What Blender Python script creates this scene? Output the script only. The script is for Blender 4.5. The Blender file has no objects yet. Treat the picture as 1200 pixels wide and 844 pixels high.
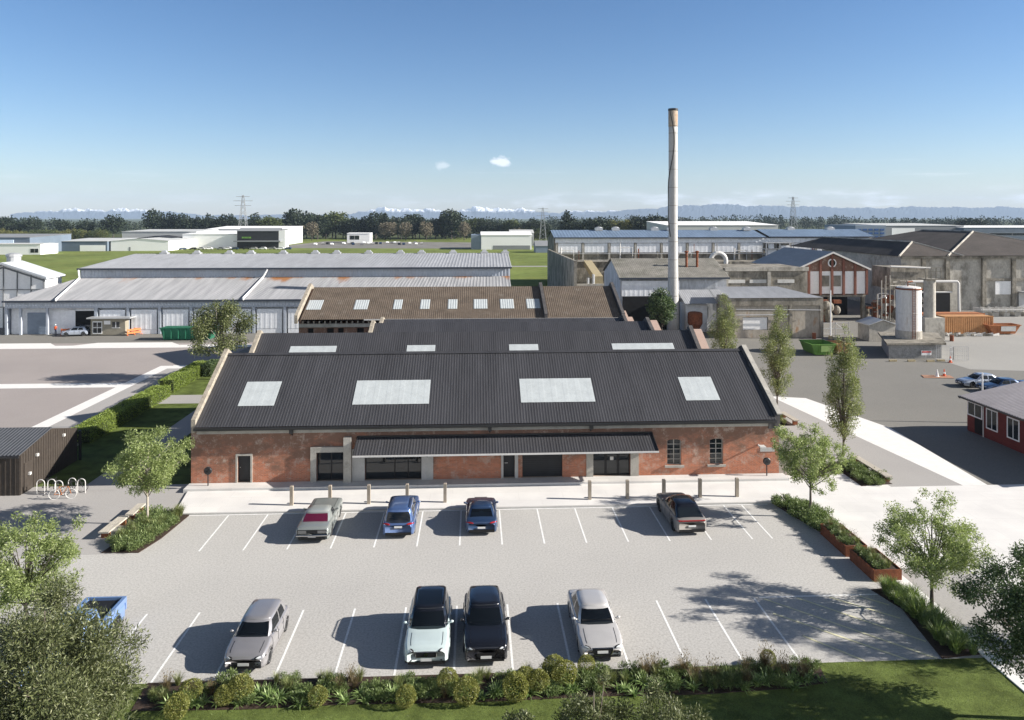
import bpy, math, random
import numpy as np
from mathutils import Vector, Matrix
R = math.radians
sc = bpy.context.scene
COL = sc.collection

# ------------------------------------------------------------------ camera
cam = bpy.data.cameras.new('camera')
co = bpy.data.objects.new('camera', cam); COL.objects.link(co)
co.location = (0, 0, 19.0)
co.rotation_euler = (R(90), 0, -math.atan(44 / 870))      # level camera, lens shifted down
cam.sensor_width = 36; cam.lens = 36 * 870 / 1200
cam.shift_y = -(422 - 255) / 1200
cam.clip_start = 0.5; cam.clip_end = 40000
sc.camera = co

# ------------------------------------------------------------------ light
SUN_DIR = Vector((-1, 0.12, -0.45)).normalized()          # the way the light travels
EL = math.asin(-SUN_DIR.z); AZ = math.atan2(-SUN_DIR.x, -SUN_DIR.y)
sl = bpy.data.lights.new('sun', 'SUN'); sl.energy = 5.0; sl.angle = R(0.5); sl.color = (1.0, 0.94, 0.86)
so = bpy.data.objects.new('sun', sl); COL.objects.link(so)
so.rotation_euler = SUN_DIR.to_track_quat('-Z', 'Y').to_euler(); so.location = (60, -20, 60)
sc.view_settings.view_transform = 'Standard'; sc.view_settings.look = 'None'
sc.view_settings.gamma = 1; sc.view_settings.use_curve_mapping = False
sc.view_settings.exposure = 1.09
sc.cycles.max_bounces = 5; sc.cycles.diffuse_bounces = 3; sc.cycles.glossy_bounces = 3
sc.cycles.transparent_max_bounces = 6; sc.cycles.volume_bounces = 0
sc.cycles.caustics_reflective = False; sc.cycles.caustics_refractive = False

W = bpy.data.worlds.new('World'); sc.world = W; W.use_nodes = True
def world():
    nt = W.node_tree; N = nt.nodes; L = nt.links
    bg = N['Background']; bg.inputs['Strength'].default_value = 0.064
    sky = N.new('ShaderNodeTexSky'); sky.sky_type = 'NISHITA'; sky.sun_disc = False
    sky.sun_elevation = EL; sky.sun_rotation = AZ
    sky.air_density = 1.0; sky.dust_density = 0.25; sky.ozone_density = 3.0; sky.altitude = 20
    tc = N.new('ShaderNodeTexCoord')
    def math_(op, a, b=None, c=None):
        n = N.new('ShaderNodeMath'); n.operation = op
        for i, v in enumerate((a, b, c)):
            if v is None: continue
            if isinstance(v, (int, float)): n.inputs[i].default_value = v
            else: L.new(v, n.inputs[i])
        return n.outputs[0]
    def mapr(v, a, b, c=0., d=1.):
        n = N.new('ShaderNodeMapRange'); n.interpolation_type = 'SMOOTHSTEP'
        L.new(v, n.inputs[0])
        for i, k in enumerate((a, b, c, d)): n.inputs[i + 1].default_value = k
        return n.outputs[0]
    sep = N.new('ShaderNodeSeparateXYZ'); L.new(tc.outputs['Generated'], sep.inputs[0])
    def noise(scale, sx, detail=6, rough=.6):
        mp = N.new('ShaderNodeMapping'); mp.inputs['Scale'].default_value = sx
        L.new(tc.outputs['Generated'], mp.inputs[0])
        n = N.new('ShaderNodeTexNoise'); n.inputs['Scale'].default_value = scale
        n.inputs['Detail'].default_value = detail; n.inputs['Roughness'].default_value = rough
        L.new(mp.outputs[0], n.inputs['Vector']); return n.outputs['Fac']
    z = sep.outputs[2]; x = sep.outputs[0]
    # low bank of cumulus above the mountains, thicker to the right
    bank = noise(16, (1, 1, 5))
    band = math_('MULTIPLY', mapr(z, .010, .016), mapr(z, .022, .040, 1, 0))
    side = mapr(x, -.25, .35, .25, 1)
    c1 = math_('MULTIPLY', math_('MULTIPLY', mapr(bank, .46, .74), band), side)
    # thin flat streaks higher up
    st = noise(5, (1, 1, 22), 4)
    c2 = math_('MULTIPLY', math_('MULTIPLY', mapr(st, .60, .78), math_('MULTIPLY', mapr(z, .03, .045), mapr(z, .06, .08, 1, 0))), .35)
    # two small puffs
    def puff(px, py, rad, amp):
        u = (px - 600) / 870; v = (255 - py) / 870; t = math.atan(44 / 870)
        d = Vector((math.sin(t) + u * math.cos(t), math.cos(t) - u * math.sin(t), v)).normalized()
        s = N.new('ShaderNodeVectorMath'); s.operation = 'SUBTRACT'
        L.new(tc.outputs['Generated'], s.inputs[0]); s.inputs[1].default_value = d
        sc_ = N.new('ShaderNodeVectorMath'); sc_.operation = 'MULTIPLY'; sc_.inputs[1].default_value = (1, 1, 2.0)
        L.new(s.outputs[0], sc_.inputs[0])
        ln = N.new('ShaderNodeVectorMath'); ln.operation = 'LENGTH'; L.new(sc_.outputs[0], ln.inputs[0])
        r = math_('ADD', math_('DIVIDE', ln.outputs['Value'], rad), math_('MULTIPLY', math_('SUBTRACT', noise(90, (1, 1, 1.4)), .5), 2.2))
        return math_('MULTIPLY', mapr(r, .35, 1.05, 1, 0), amp)
    c3 = math_('MAXIMUM', puff(588, 190, .017, .8), puff(517, 194, .013, .4))
    # unseen broken cloud, added behind the viewer to brighten the front walls
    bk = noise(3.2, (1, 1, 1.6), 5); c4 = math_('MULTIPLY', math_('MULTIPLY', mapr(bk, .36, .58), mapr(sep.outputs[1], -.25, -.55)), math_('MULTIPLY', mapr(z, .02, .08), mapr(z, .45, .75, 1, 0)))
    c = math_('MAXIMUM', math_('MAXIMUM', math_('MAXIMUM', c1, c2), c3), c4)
    mix = N.new('ShaderNodeMixRGB'); L.new(c, mix.inputs[0]); 
    hs = N.new('ShaderNodeHueSaturation'); hs.inputs['Saturation'].default_value = 1.2
    L.new(sky.outputs[0], hs.inputs['Color'])
    dk = N.new('ShaderNodeMixRGB'); dk.blend_type = 'MULTIPLY'; dk.inputs[0].default_value = 1; tn = N.new('ShaderNodeMixRGB'); tn.blend_type = 'MULTIPLY'; tn.inputs[0].default_value = 1; tn.inputs[2].default_value = (.985, .955, 1.05, 1); zen = math_('MULTIPLY', mapr(z, .30, .60, 1, .36), mapr(z, .03, .32, 1, .92))     # added darkening of the sky above the frame, weakens the ground fill
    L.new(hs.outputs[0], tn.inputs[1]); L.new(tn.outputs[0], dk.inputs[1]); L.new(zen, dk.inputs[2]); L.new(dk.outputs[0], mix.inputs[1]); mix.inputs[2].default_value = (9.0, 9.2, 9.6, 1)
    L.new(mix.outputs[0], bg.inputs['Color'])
world()

# ------------------------------------------------------------------ helpers
def tag(o, label=None, cat=None, group=None, kind=None):
    if label: o['label'] = label
    if cat: o['category'] = cat
    if group: o['group'] = group
    if kind: o['kind'] = kind
    return o

def empty(name, loc, label=None, cat=None, group=None, rz=0):
    o = bpy.data.objects.new(name, None); COL.objects.link(o)
    o.location = loc; o.rotation_euler = (0, 0, rz); o.empty_display_size = .3
    return tag(o, label, cat, group)

class MB:
    def __init__(s): s.v = []; s.f = []; s.m = []
    def face(s, pts, m=0):
        i = len(s.v); s.v += [tuple(p) for p in pts]; s.f.append(tuple(range(i, i + len(pts)))); s.m.append(m)
    def box(s, x0, x1, y0, y1, z0, z1, m=0):
        i = len(s.v)
        s.v += [(x0,y0,z0),(x1,y0,z0),(x1,y1,z0),(x0,y1,z0),(x0,y0,z1),(x1,y0,z1),(x1,y1,z1),(x0,y1,z1)]
        for f in ((3,2,1,0),(4,5,6,7),(0,1,5,4),(1,2,6,5),(2,3,7,6),(3,0,4,7)):
            s.f.append(tuple(i + k for k in f)); s.m.append(m)
        return s
    def hexa(s, bot, top, m=0):                      # two loops of equal length, closed
        i = len(s.v); n = len(bot); s.v += [tuple(p) for p in bot] + [tuple(p) for p in top]
        s.f.append(tuple(i + k for k in reversed(range(n)))); s.m.append(m)
        s.f.append(tuple(i + n + k for k in range(n))); s.m.append(m)
        for k in range(n):
            j = (k + 1) % n; s.f.append((i + k, i + j, i + n + j, i + n + k)); s.m.append(m)
        return s
    def prism_x(s, yz, x0, x1, m=0):                 # polygon in the y-z plane (counter-clockwise seen from +x)
        return s.hexa([(x0, y, z) for y, z in yz], [(x1, y, z) for y, z in yz], m)
    def prism_y(s, xz, y0, y1, m=0):
        return s.hexa([(x, y1, z) for x, z in xz], [(x, y0, z) for x, z in xz], m)
    def prism_z(s, xy, z0, z1, m=0):
        return s.hexa([(x, y, z0) for x, y in xy], [(x, y, z1) for x, y in xy], m)
    def cyl(s, a, b, r0, r1=None, n=8, m=0, cap=True):
        if r1 is None: r1 = r0
        a = Vector(a); b = Vector(b); d = (b - a).normalized()
        u = d.orthogonal().normalized(); w = d.cross(u)
        i = len(s.v)
        for p, r in ((a, r0), (b, r1)):
            for k in range(n):
                t = 2 * math.pi * k / n; s.v.append(tuple(p + u * (r * math.cos(t)) + w * (r * math.sin(t))))
        for k in range(n):
            j = (k + 1) % n; s.f.append((i + k, i + j, i + n + j, i + n + k)); s.m.append(m)
        if cap:
            s.f.append(tuple(i + k for k in reversed(range(n)))); s.m.append(m)
            s.f.append(tuple(i + n + k for k in range(n))); s.m.append(m)
        return s
    def tube(s, pts, r, n=6, m=0):
        pts = [Vector(p) for p in pts]; rs = r if isinstance(r, (list, tuple)) else [r] * len(pts)
        i0 = len(s.v); ref = None
        for q, p in enumerate(pts):
            d = (pts[min(q + 1, len(pts) - 1)] - pts[max(q - 1, 0)]).normalized()
            u = (d.orthogonal() if ref is None else ref - d * ref.dot(d)).normalized(); ref = u; w = d.cross(u)
            for k in range(n):
                t = 2 * math.pi * k / n; s.v.append(tuple(p + u * (rs[q] * math.cos(t)) + w * (rs[q] * math.sin(t))))
        for q in range(len(pts) - 1):
            for k in range(n):
                j = (k + 1) % n; a = i0 + q * n
                s.f.append((a + k, a + j, a + n + j, a + n + k)); s.m.append(m)
        s.f.append(tuple(i0 + k for k in reversed(range(n)))); s.m.append(m)
        e = i0 + (len(pts) - 1) * n; s.f.append(tuple(e + k for k in range(n))); s.m.append(m)
        return s
    def lathe(s, prof, c=(0, 0, 0), axis='z', n=20, m=0):      # prof: (radius, height)
        i0 = len(s.v); c = Vector(c)
        for r, h in prof:
            for k in range(n):
                t = 2 * math.pi * k / n; a, b = r * math.cos(t), r * math.sin(t)
                p = (a, b, h) if axis == 'z' else (h, a, b) if axis == 'x' else (b, h, a)
                s.v.append(tuple(c + Vector(p)))
        for q in range(len(prof) - 1):
            for k in range(n):
                j = (k + 1) % n; a = i0 + q * n
                s.f.append((a + k, a + j, a + n + j, a + n + k)); s.m.append(m)
        s.f.append(tuple(i0 + k for k in reversed(range(n)))); s.m.append(m)
        e = i0 + (len(prof) - 1) * n; s.f.append(tuple(e + k for k in range(n))); s.m.append(m)
        return s
    def ell(s, c, r, n=12, k=7, m=0, rot=None):
        i0 = len(s.v); c = Vector(c)
        for a in range(k + 1):
            ph = math.pi * a / k
            for b in range(n):
                t = 2 * math.pi * b / n
                p = Vector((r[0] * math.sin(ph) * math.cos(t), r[1] * math.sin(ph) * math.sin(t), r[2] * math.cos(ph)))
                if rot: p = rot @ p
                s.v.append(tuple(c + p))
        for a in range(k):
            for b in range(n):
                j = (b + 1) % n; q = i0 + a * n
                s.f.append((q + b, q + n + b, q + n + j, q + j)); s.m.append(m)
        return s
    def corr(s, a, b, c, d, pitch=.2, amp=.022, m=0, wave='trap'):
        """ribbed sheet: a->b across the ribs along the lower edge, d->c along the upper edge"""
        a, b, c, d = map(Vector, (a, b, c, d))
        nrm = (b - a).cross(d - a).normalized(); L = (b - a).length; n = max(1, int(L / pitch))
        prof = ((0, 0), (.5, 0), (.6, 1), (.9, 1)) if wave == 'trap' else ((0, 0), (.25, .8), (.5, 1), (.75, .8))
        i0 = len(s.v); cnt = 0
        for k in range(n):
            for t, h in prof:
                u = (k + t) / n
                s.v.append(tuple(a.lerp(b, u) + nrm * h * amp)); s.v.append(tuple(d.lerp(c, u) + nrm * h * amp)); cnt += 1
        s.v.append(tuple(b)); s.v.append(tuple(c)); cnt += 1
        for k in range(cnt - 1):
            q = i0 + 2 * k; s.f.append((q, q + 2, q + 3, q + 1)); s.m.append(m)
        return s
    def wall_y(s, x0, x1, z0, z1, y, holes=(), depth=.3, m=0, mr=None, back=True):
        """wall facing -y at plane y with rectangular holes (x0,x1,z0,z1) and their reveals"""
        mr = m if mr is None else mr
        xs = sorted({x0, x1, *[h[0] for h in holes], *[h[1] for h in holes]}); zs = sorted({z0, z1, *[h[2] for h in holes], *[h[3] for h in holes]})
        xs = [x for x in xs if x0 <= x <= x1]; zs = [z for z in zs if z0 <= z <= z1]
        for i in range(len(xs) - 1):
            for j in range(len(zs) - 1):
                cx = (xs[i] + xs[i + 1]) / 2; cz = (zs[j] + zs[j + 1]) / 2
                if any(h[0] < cx < h[1] and h[2] < cz < h[3] for h in holes): continue
                s.face([(xs[i], y, zs[j]), (xs[i + 1], y, zs[j]), (xs[i + 1], y, zs[j + 1]), (xs[i], y, zs[j + 1])], m)
        for a, b, c, d in holes:
            e = y + depth
            s.face([(a, y, c), (a, y, d), (a, e, d), (a, e, c)], mr); s.face([(b, y, c), (b, e, c), (b, e, d), (b, y, d)], mr)
            s.face([(a, y, d), (b, y, d), (b, e, d), (a, e, d)], mr); s.face([(a, y, c), (a, e, c), (b, e, c), (b, y, c)], mr)
        return s
    def build(s, name, mats, parent=None, smooth=False, world=True):
        me = bpy.data.meshes.new(name)
        v = s.v
        if parent is not None and world:
            l = parent.matrix_basis.translation if parent.parent is None else (parent.parent.matrix_basis.translation if parent.parent.parent is None else parent.parent.parent.matrix_basis.translation)
            v = [(a - l[0], b - l[1], c - l[2]) for a, b, c in v]
        me.from_pydata(v, [], s.f)
        if not isinstance(mats, (list, tuple)): mats = [mats]
        for k in mats: me.materials.append(k)
        if len(mats) > 1: me.polygons.foreach_set('material_index', s.m)
        if smooth: me.polygons.foreach_set('use_smooth', [True] * len(s.f))
        o = bpy.data.objects.new(name, me); COL.objects.link(o)
        if parent is not None: o.parent = parent
        return o

def sheet(name, pts, z, m, kind='structure'):
    b = MB(); b.face([(x, y, z) for x, y in pts]); return tag(b.build(name, m), kind=kind)

def copy_tree(o, parent=None):
    c = o.copy(); COL.objects.link(c)
    if parent is not None: c.parent = parent
    for ch in list(KIDS.get(o.name, [])) or list(o.children): copy_tree(ch, c)
    return c
KIDS = {}

# ------------------------------------------------------------------ materials
MC = {}
def mat(name, col, rough=.8, metal=0., var=.15, scale=1.5, fine=0., fscale=40, bump=0., bscale=30, spec=.3, stain=None, stretch=(1, 1, 1), coat=0.):
    """procedural surface: two noises vary the base colour, optional stains and bump"""
    if name in MC: return MC[name]
    m = bpy.data.materials.new(name); m.use_nodes = True; nt = m.node_tree; N = nt.nodes; L = nt.links
    P = N['Principled BSDF']; P.inputs['Roughness'].default_value = rough; P.inputs['Metallic'].default_value = metal
    P.inputs['Specular IOR Level'].default_value = spec; P.inputs['Coat Weight'].default_value = coat; P.inputs['Coat Roughness'].default_value = .06
    tc = N.new('ShaderNodeTexCoord'); mp = N.new('ShaderNodeMapping'); mp.inputs['Scale'].default_value = stretch
    L.new(tc.outputs['Object'], mp.inputs[0]); vec = mp.outputs[0]
    def noise(sc_, det=6, rg=.6):
        n = N.new('ShaderNodeTexNoise'); n.inputs['Scale'].default_value = sc_; n.inputs['Detail'].default_value = det
        n.inputs['Roughness'].default_value = rg; L.new(vec, n.inputs['Vector']); return n.outputs['Fac']
    c = tuple(col[:3])
    def ramp(fac, a, b, lo=.3, hi=.7):
        r = N.new('ShaderNodeValToRGB'); r.color_ramp.elements[0].position = lo; r.color_ramp.elements[1].position = hi
        r.color_ramp.elements[0].color = (*a, 1); r.color_ramp.elements[1].color = (*b, 1); L.new(fac, r.inputs[0]); return r.outputs[0]
    out = ramp(noise(scale), [k * (1 - var) for k in c], [min(1, k * (1 + var)) for k in c])
    if fine:
        g = ramp(noise(fscale, 3, .7), [1 - fine] * 3, [1 + fine * .5] * 3)
        mx = N.new('ShaderNodeMixRGB'); mx.blend_type = 'MULTIPLY'; mx.inputs[0].default_value = 1
        L.new(out, mx.inputs[1]); L.new(g, mx.inputs[2]); out = mx.outputs[0]
    if stain:                                   # (colour, scale, lo, hi)
        f = ramp(noise(stain[1], 8, .65), (0, 0, 0), (1, 1, 1), stain[2], stain[3])
        mx = N.new('ShaderNodeMixRGB'); L.new(f, mx.inputs[0]); L.new(out, mx.inputs[1]); mx.inputs[2].default_value = (*stain[0], 1); out = mx.outputs[0]
    L.new(out, P.inputs['Base Color'])
    if bump:
        bp = N.new('ShaderNodeBump'); bp.inputs['Strength'].default_value = bump; bp.inputs['Distance'].default_value = .02
        L.new(noise(bscale, 4), bp.inputs['Height']); L.new(bp.outputs[0], P.inputs['Normal'])
    MC[name] = m; return m

def brick_mat(name, c1, c2, c3, mortar, pale=.5, worn=(.47, .39, .33)):
    m = bpy.data.materials.new(name); m.use_nodes = True; nt = m.node_tree; N = nt.nodes; L = nt.links
    P = N['Principled BSDF']; P.inputs['Roughness'].default_value = .9; P.inputs['Specular IOR Level'].default_value = .15
    tc = N.new('ShaderNodeTexCoord'); sx = N.new('ShaderNodeSeparateXYZ'); L.new(tc.outputs['Object'], sx.inputs[0])
    ad = N.new('ShaderNodeMath'); L.new(sx.outputs[0], ad.inputs[0]); L.new(sx.outputs[1], ad.inputs[1])
    cb = N.new('ShaderNodeCombineXYZ'); L.new(ad.outputs[0], cb.inputs[0]); L.new(sx.outputs[2], cb.inputs[1])
    b = N.new('ShaderNodeTexBrick'); L.new(cb.outputs[0], b.inputs['Vector'])
    b.inputs['Scale'].default_value = 1; b.inputs['Brick Width'].default_value = .235; b.inputs['Row Height'].default_value = .085
    b.inputs['Mortar Size'].default_value = .011; b.inputs['Bias'].default_value = -.1
    b.inputs['Color1'].default_value = (*c1, 1); b.inputs['Color2'].default_value = (*c2, 1); b.inputs['Mortar'].default_value = (*mortar, 1)
    def noise(s, det, off=0, rg=.6, st=(1, 1, 1)):
        mp = N.new('ShaderNodeMapping'); mp.inputs['Location'].default_value = (off, off, off); mp.inputs['Scale'].default_value = st
        L.new(tc.outputs['Object'], mp.inputs[0])
        n = N.new('ShaderNodeTexNoise'); n.inputs['Scale'].default_value = s; n.inputs['Detail'].default_value = det; n.inputs['Roughness'].default_value = rg
        L.new(mp.outputs[0], n.inputs['Vector']); return n.outputs['Fac']
    def mr(f, a, b_, hi=1):
        n = N.new('ShaderNodeMapRange'); L.new(f, n.inputs[0]); n.inputs[1].default_value = a; n.inputs[2].default_value = b_; n.inputs[4].default_value = hi; return n.outputs[0]
    def mixc(f, a, col):
        x = N.new('ShaderNodeMixRGB'); L.new(f, x.inputs[0]); L.new(a, x.inputs[1]); x.inputs[2].default_value = (*col, 1); return x.outputs[0]
    hi = N.new('ShaderNodeMath'); hi.operation = 'MULTIPLY_ADD'; L.new(sx.outputs[2], hi.inputs[0]); hi.inputs[1].default_value = .11; L.new(noise(.55, 6, 3, .7, (1, 1, 1.7)), hi.inputs[2])
    o = mixc(mr(hi.outputs[0], .61, .82, .9), b.outputs[0], c3)      # brown weathered areas
    o = mixc(mr(noise(1.1, 9, 9, .82), .52, .62, pale), o, worn)                             # old render and lime
    o = mixc(mr(noise(6, 6, 17, .8), .60, .68, .85), o, (.62, .56, .50))                      # pale flecks
    L.new(o, P.inputs['Base Color'])
    bp = N.new('ShaderNodeBump'); bp.inputs['Strength'].default_value = .5; bp.inputs['Distance'].default_value = .012
    iv = N.new('ShaderNodeMath'); iv.operation = 'SUBTRACT'; iv.inputs[0].default_value = 1; L.new(b.outputs['Fac'], iv.inputs[1])
    L.new(iv.outputs[0], bp.inputs['Height']); L.new(bp.outputs[0], P.inputs['Normal'])
    return m

def leaf_mat(name, ca, cb, trans=.3, rough=.5, cc=None):
    m = bpy.data.materials.new(name); m.use_nodes = True; nt = m.node_tree; N = nt.nodes; L = nt.links
    N.remove(N['Principled BSDF']); out = N['Material Output']
    g = N.new('ShaderNodeNewGeometry'); r = N.new('ShaderNodeValToRGB'); L.new(g.outputs['Random Per Island'], r.inputs[0])
    r.color_ramp.elements[0].color = (*ca, 1); r.color_ramp.elements[1].color = (*cb, 1)
    if cc: e = r.color_ramp.elements.new(.9); e.color = (*cb, 1); r.color_ramp.elements[2].color = (*cc, 1)
    P = N.new('ShaderNodeBsdfPrincipled'); P.inputs['Roughness'].default_value = rough; P.inputs['Specular IOR Level'].default_value = .35
    T = N.new('ShaderNodeBsdfTranslucent'); mx = N.new('ShaderNodeMixShader'); mx.inputs[0].default_value = trans
    hs = N.new('ShaderNodeHueSaturation'); hs.inputs['Saturation'].default_value = 1.1; hs.inputs['Value'].default_value = 1.5
    L.new(r.outputs[0], hs.inputs['Color']); L.new(r.outputs[0], P.inputs['Base Color']); L.new(hs.outputs[0], T.inputs[0])
    L.new(P.outputs[0], mx.inputs[1]); L.new(T.outputs[0], mx.inputs[2]); L.new(mx.outputs[0], out.inputs[0])
    return m

def glass_mat(name, col=(.012, .016, .02), rough=.04):
    m = bpy.data.materials.new(name); m.use_nodes = True; P = m.node_tree.nodes['Principled BSDF']
    P.inputs['Base Color'].default_value = (*col, 1); P.inputs['Roughness'].default_value = rough; P.inputs['Specular IOR Level'].default_value = .6
    P.inputs['IOR'].default_value = 1.5
    return m
def paint(name, col, metal=.35, rough=.32):
    m = bpy.data.materials.new(name); m.use_nodes = True; N = m.node_tree.nodes; L = m.node_tree.links; P = N['Principled BSDF']
    n = N.new('ShaderNodeTexNoise'); n.inputs['Scale'].default_value = 2.5; tc = N.new('ShaderNodeTexCoord'); L.new(tc.outputs['Object'], n.inputs['Vector'])
    r = N.new('ShaderNodeValToRGB'); r.color_ramp.elements[0].color = (*[k * .93 for k in col], 1); r.color_ramp.elements[1].color = (*[min(1, k * 1.07) for k in col], 1)
    L.new(n.outputs['Fac'], r.inputs[0]); L.new(r.outputs[0], P.inputs['Base Color'])
    P.inputs['Metallic'].default_value = metal; P.inputs['Roughness'].default_value = rough; P.inputs['Coat Weight'].default_value = 1; P.inputs['Coat Roughness'].default_value = .04
    return m

# ground surfaces
def chipseal(name, ca, cb, big=.06, speck=.2):
    m = bpy.data.materials.new(name); m.use_nodes = True; nt = m.node_tree; N = nt.nodes; L = nt.links; P = N['Principled BSDF']
    P.inputs['Roughness'].default_value = .9; P.inputs['Specular IOR Level'].default_value = .2
    tc = N.new('ShaderNodeTexCoord')
    def noise(s, d, rg=.6):
        n = N.new('ShaderNodeTexNoise'); n.inputs['Scale'].default_value = s; n.inputs['Detail'].default_value = d; n.inputs['Roughness'].default_value = rg
        L.new(tc.outputs['Object'], n.inputs['Vector']); return n.outputs['Fac']
    r = N.new('ShaderNodeValToRGB'); L.new(noise(10, 3, .75), r.inputs[0]); r.color_ramp.elements[0].position = .30; r.color_ramp.elements[1].position = .58
    r.color_ramp.elements[0].color = (*ca, 1); r.color_ramp.elements[1].color = (*cb, 1)
    r2 = N.new('ShaderNodeValToRGB'); L.new(noise(big, 6), r2.inputs[0]); r2.color_ramp.elements[0].position = .3; r2.color_ramp.elements[1].position = .7
    r2.color_ramp.elements[0].color = (.88, .88, .88, 1); r2.color_ramp.elements[1].color = (1.06, 1.06, 1.05, 1)
    mx = N.new('ShaderNodeMixRGB'); mx.blend_type = 'MULTIPLY'; mx.inputs[0].default_value = 1; L.new(r.outputs[0], mx.inputs[1]); L.new(r2.outputs[0], mx.inputs[2])
    L.new(mx.outputs[0], P.inputs['Base Color'])
    bp = N.new('ShaderNodeBump'); bp.inputs['Strength'].default_value = speck; bp.inputs['Distance'].default_value = .01; L.new(noise(22, 2), bp.inputs['Height']); L.new(bp.outputs[0], P.inputs['Normal'])
    return m
def paving(name, col, bw, bh, dark=.8, var=.05):
    m = bpy.data.materials.new(name); m.use_nodes = True; nt = m.node_tree; N = nt.nodes; L = nt.links; P = N['Principled BSDF']
    P.inputs['Roughness'].default_value = .85; P.inputs['Specular IOR Level'].default_value = .2
    tc = N.new('ShaderNodeTexCoord'); b = N.new('ShaderNodeTexBrick'); L.new(tc.outputs['Object'], b.inputs['Vector']); b.inputs['Scale'].default_value = 1
    b.inputs['Brick Width'].default_value = bw; b.inputs['Row Height'].default_value = bh; b.inputs['Mortar Size'].default_value = .012
    b.inputs['Color1'].default_value = (*[k * (1 - var) for k in col], 1); b.inputs['Color2'].default_value = (*[k * (1 + var) for k in col], 1); b.inputs['Mortar'].default_value = (*[k * dark for k in col], 1)
    n = N.new('ShaderNodeTexNoise'); n.inputs['Scale'].default_value = .5; n.inputs['Detail'].default_value = 8; L.new(tc.outputs['Object'], n.inputs['Vector'])
    r = N.new('ShaderNodeValToRGB'); L.new(n.outputs['Fac'], r.inputs[0]); r.color_ramp.elements[0].position = .3; r.color_ramp.elements[1].position = .7
    r.color_ramp.elements[0].color = (.9, .9, .9, 1); r.color_ramp.elements[1].color = (1.04, 1.04, 1.03, 1)
    mx = N.new('ShaderNodeMixRGB'); mx.blend_type = 'MULTIPLY'; mx.inputs[0].default_value = 1; L.new(b.outputs[0], mx.inputs[1]); L.new(r.outputs[0], mx.inputs[2]); L.new(mx.outputs[0], P.inputs['Base Color'])
    return m

# ================================================================== the setting
M = {}
M['chip'] = chipseal('car_park_chipseal', (.335, .325, .308), (.51, .497, .475))
M['asphalt'] = chipseal('yard_asphalt', (.175, .168, .152), (.23, .222, .204), big=.045)
M['asphalt_pale'] = chipseal('worn_yard_concrete', (.275, .267, .25), (.345, .337, .318), big=.05)
M['path'] = chipseal('exposed_aggregate_path', (.33, .315, .305), (.40, .385, .37), speck=.15)
M['plum'] = chipseal('plum_paving', (.29, .258, .245), (.36, .325, .31), speck=.2)
M['plaza'] = paving('pale_plaza_paving', (.70, .685, .665), 3.0, 1.5, .86, .02)
M['plank'] = paving('pale_footpath_paving', (.62, .605, .585), 1.6, .4, .88, .05)
M['band'] = mat('white_concrete_band', (.74, .725, .70), var=.05)
M['line'] = mat('road_paint', (.82, .82, .80), var=.06, fine=.2, fscale=9, rough=.7)
M['yline'] = mat('yellow_road_paint', (.72, .69, .46), var=.08, fine=.15, fscale=9, rough=.7)
M['kerb'] = mat('kerb_concrete', (.50, .49, .47), var=.08, fine=.2)
M['soil'] = mat('bark_mulch', (.060, .040, .030), var=.4, scale=9, fine=.5, fscale=40, bump=.8, bscale=30)
M['lawn'] = mat('mown_lawn', (.115, .150, .040), var=.45, scale=.8, fine=.45, fscale=22, bump=1.0, bscale=45, rough=.9, spec=.1, stain=((.13, .16, .04), 2.2, .55, .75))
M['plain'] = mat('far_farmland', (.085, .10, .045), var=.35, scale=.008, rough=1, spec=.05, fine=.3, fscale=.05)
M['field'] = mat('pasture', (.165, .205, .060), var=.28, scale=.03, rough=1, spec=.05, fine=.3, fscale=.25, stain=((.21, .22, .07), .05, .5, .8))
M['gravel'] = mat('gravel_lot', (.20, .19, .17), var=.2, scale=.1)

b = MB(); b.face([(-14000, -400, 0), (14000, -400, 0), (14000, 14000, 0), (-14000, 14000, 0)]); g = b.build('ground', M['plain']); g.location.z = -.05; tag(g, kind='structure')
sheet('field', [(-330, 175), (70, 168), (75, 420), (-330, 700)], -.040, M['field'])
sheet('field', [(-330, 704), (-330, 428), (90, 425), (110, 700)], -.035, M['field'])
sheet('gravel_lot', [(-130, 470), (35, 450), (30, 560), (-120, 600)], -.028, M['gravel'])
sheet('gravel_track', [(-20, 287), (75, 284), (75, 290), (-20, 293)], -.030, M['asphalt_pale'])
sheet('industrial_yard', [(-150, 40), (210, 40), (210, 300), (60, 300), (24, 170), (-150, 168)], -.024, M['asphalt'])
sheet('worn_concrete_yard', [(62, 90), (130, 76), (150, 146), (84, 142), (62, 108)], -.016, M['asphalt_pale'])
sheet('plum_paving', [(-110, 53), (-35, 53), (-33, 115), (-110, 116)], -.012, M['plum'])
sheet('path', [(-48, 43), (-19.6, 43), (-19.6, 54), (-38.6, 54), (-48, 54)], .004, M['path'])
sheet('path', [(-38.7, 54), (-33, 54), (-33, 97), (-38.7, 97)], -.004, M['path'])
sheet('path', [(-33.2, 77.4), (-20, 77.4), (-20, 81.1), (-33.2, 81.1)], .010, M['path'])
sheet('path', [(-27.5, 53), (-25.0, 53), (-25.0, 77.4), (-27.5, 77.4)], .012, M['path'])
sheet('white_band', [(-40.1, 54), (-38.6, 54), (-38.6, 97.2), (-40.1, 97.2)], .006, M['band'])
sheet('white_band', [(-110, 85.2), (-40.1, 85.2), (-40.1, 87.5), (-110, 87.5)], .002, M['band'])
sheet('white_band', [(-38.6, 95.4), (-20, 95.4), (-20, 97.5), (-38.6, 97.5)], .008, M['band'])
sheet('white_band', [(-110, 110.8), (-20, 110.8), (-20, 113.2), (-44, 113.2), (-46, 115.6), (-57, 115.6), (-59.5, 113.2), (-62, 113.2), (-64, 115.6), (-72, 115.6), (-74, 113.2), (-110, 113.2)], .002, M['band'])
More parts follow.
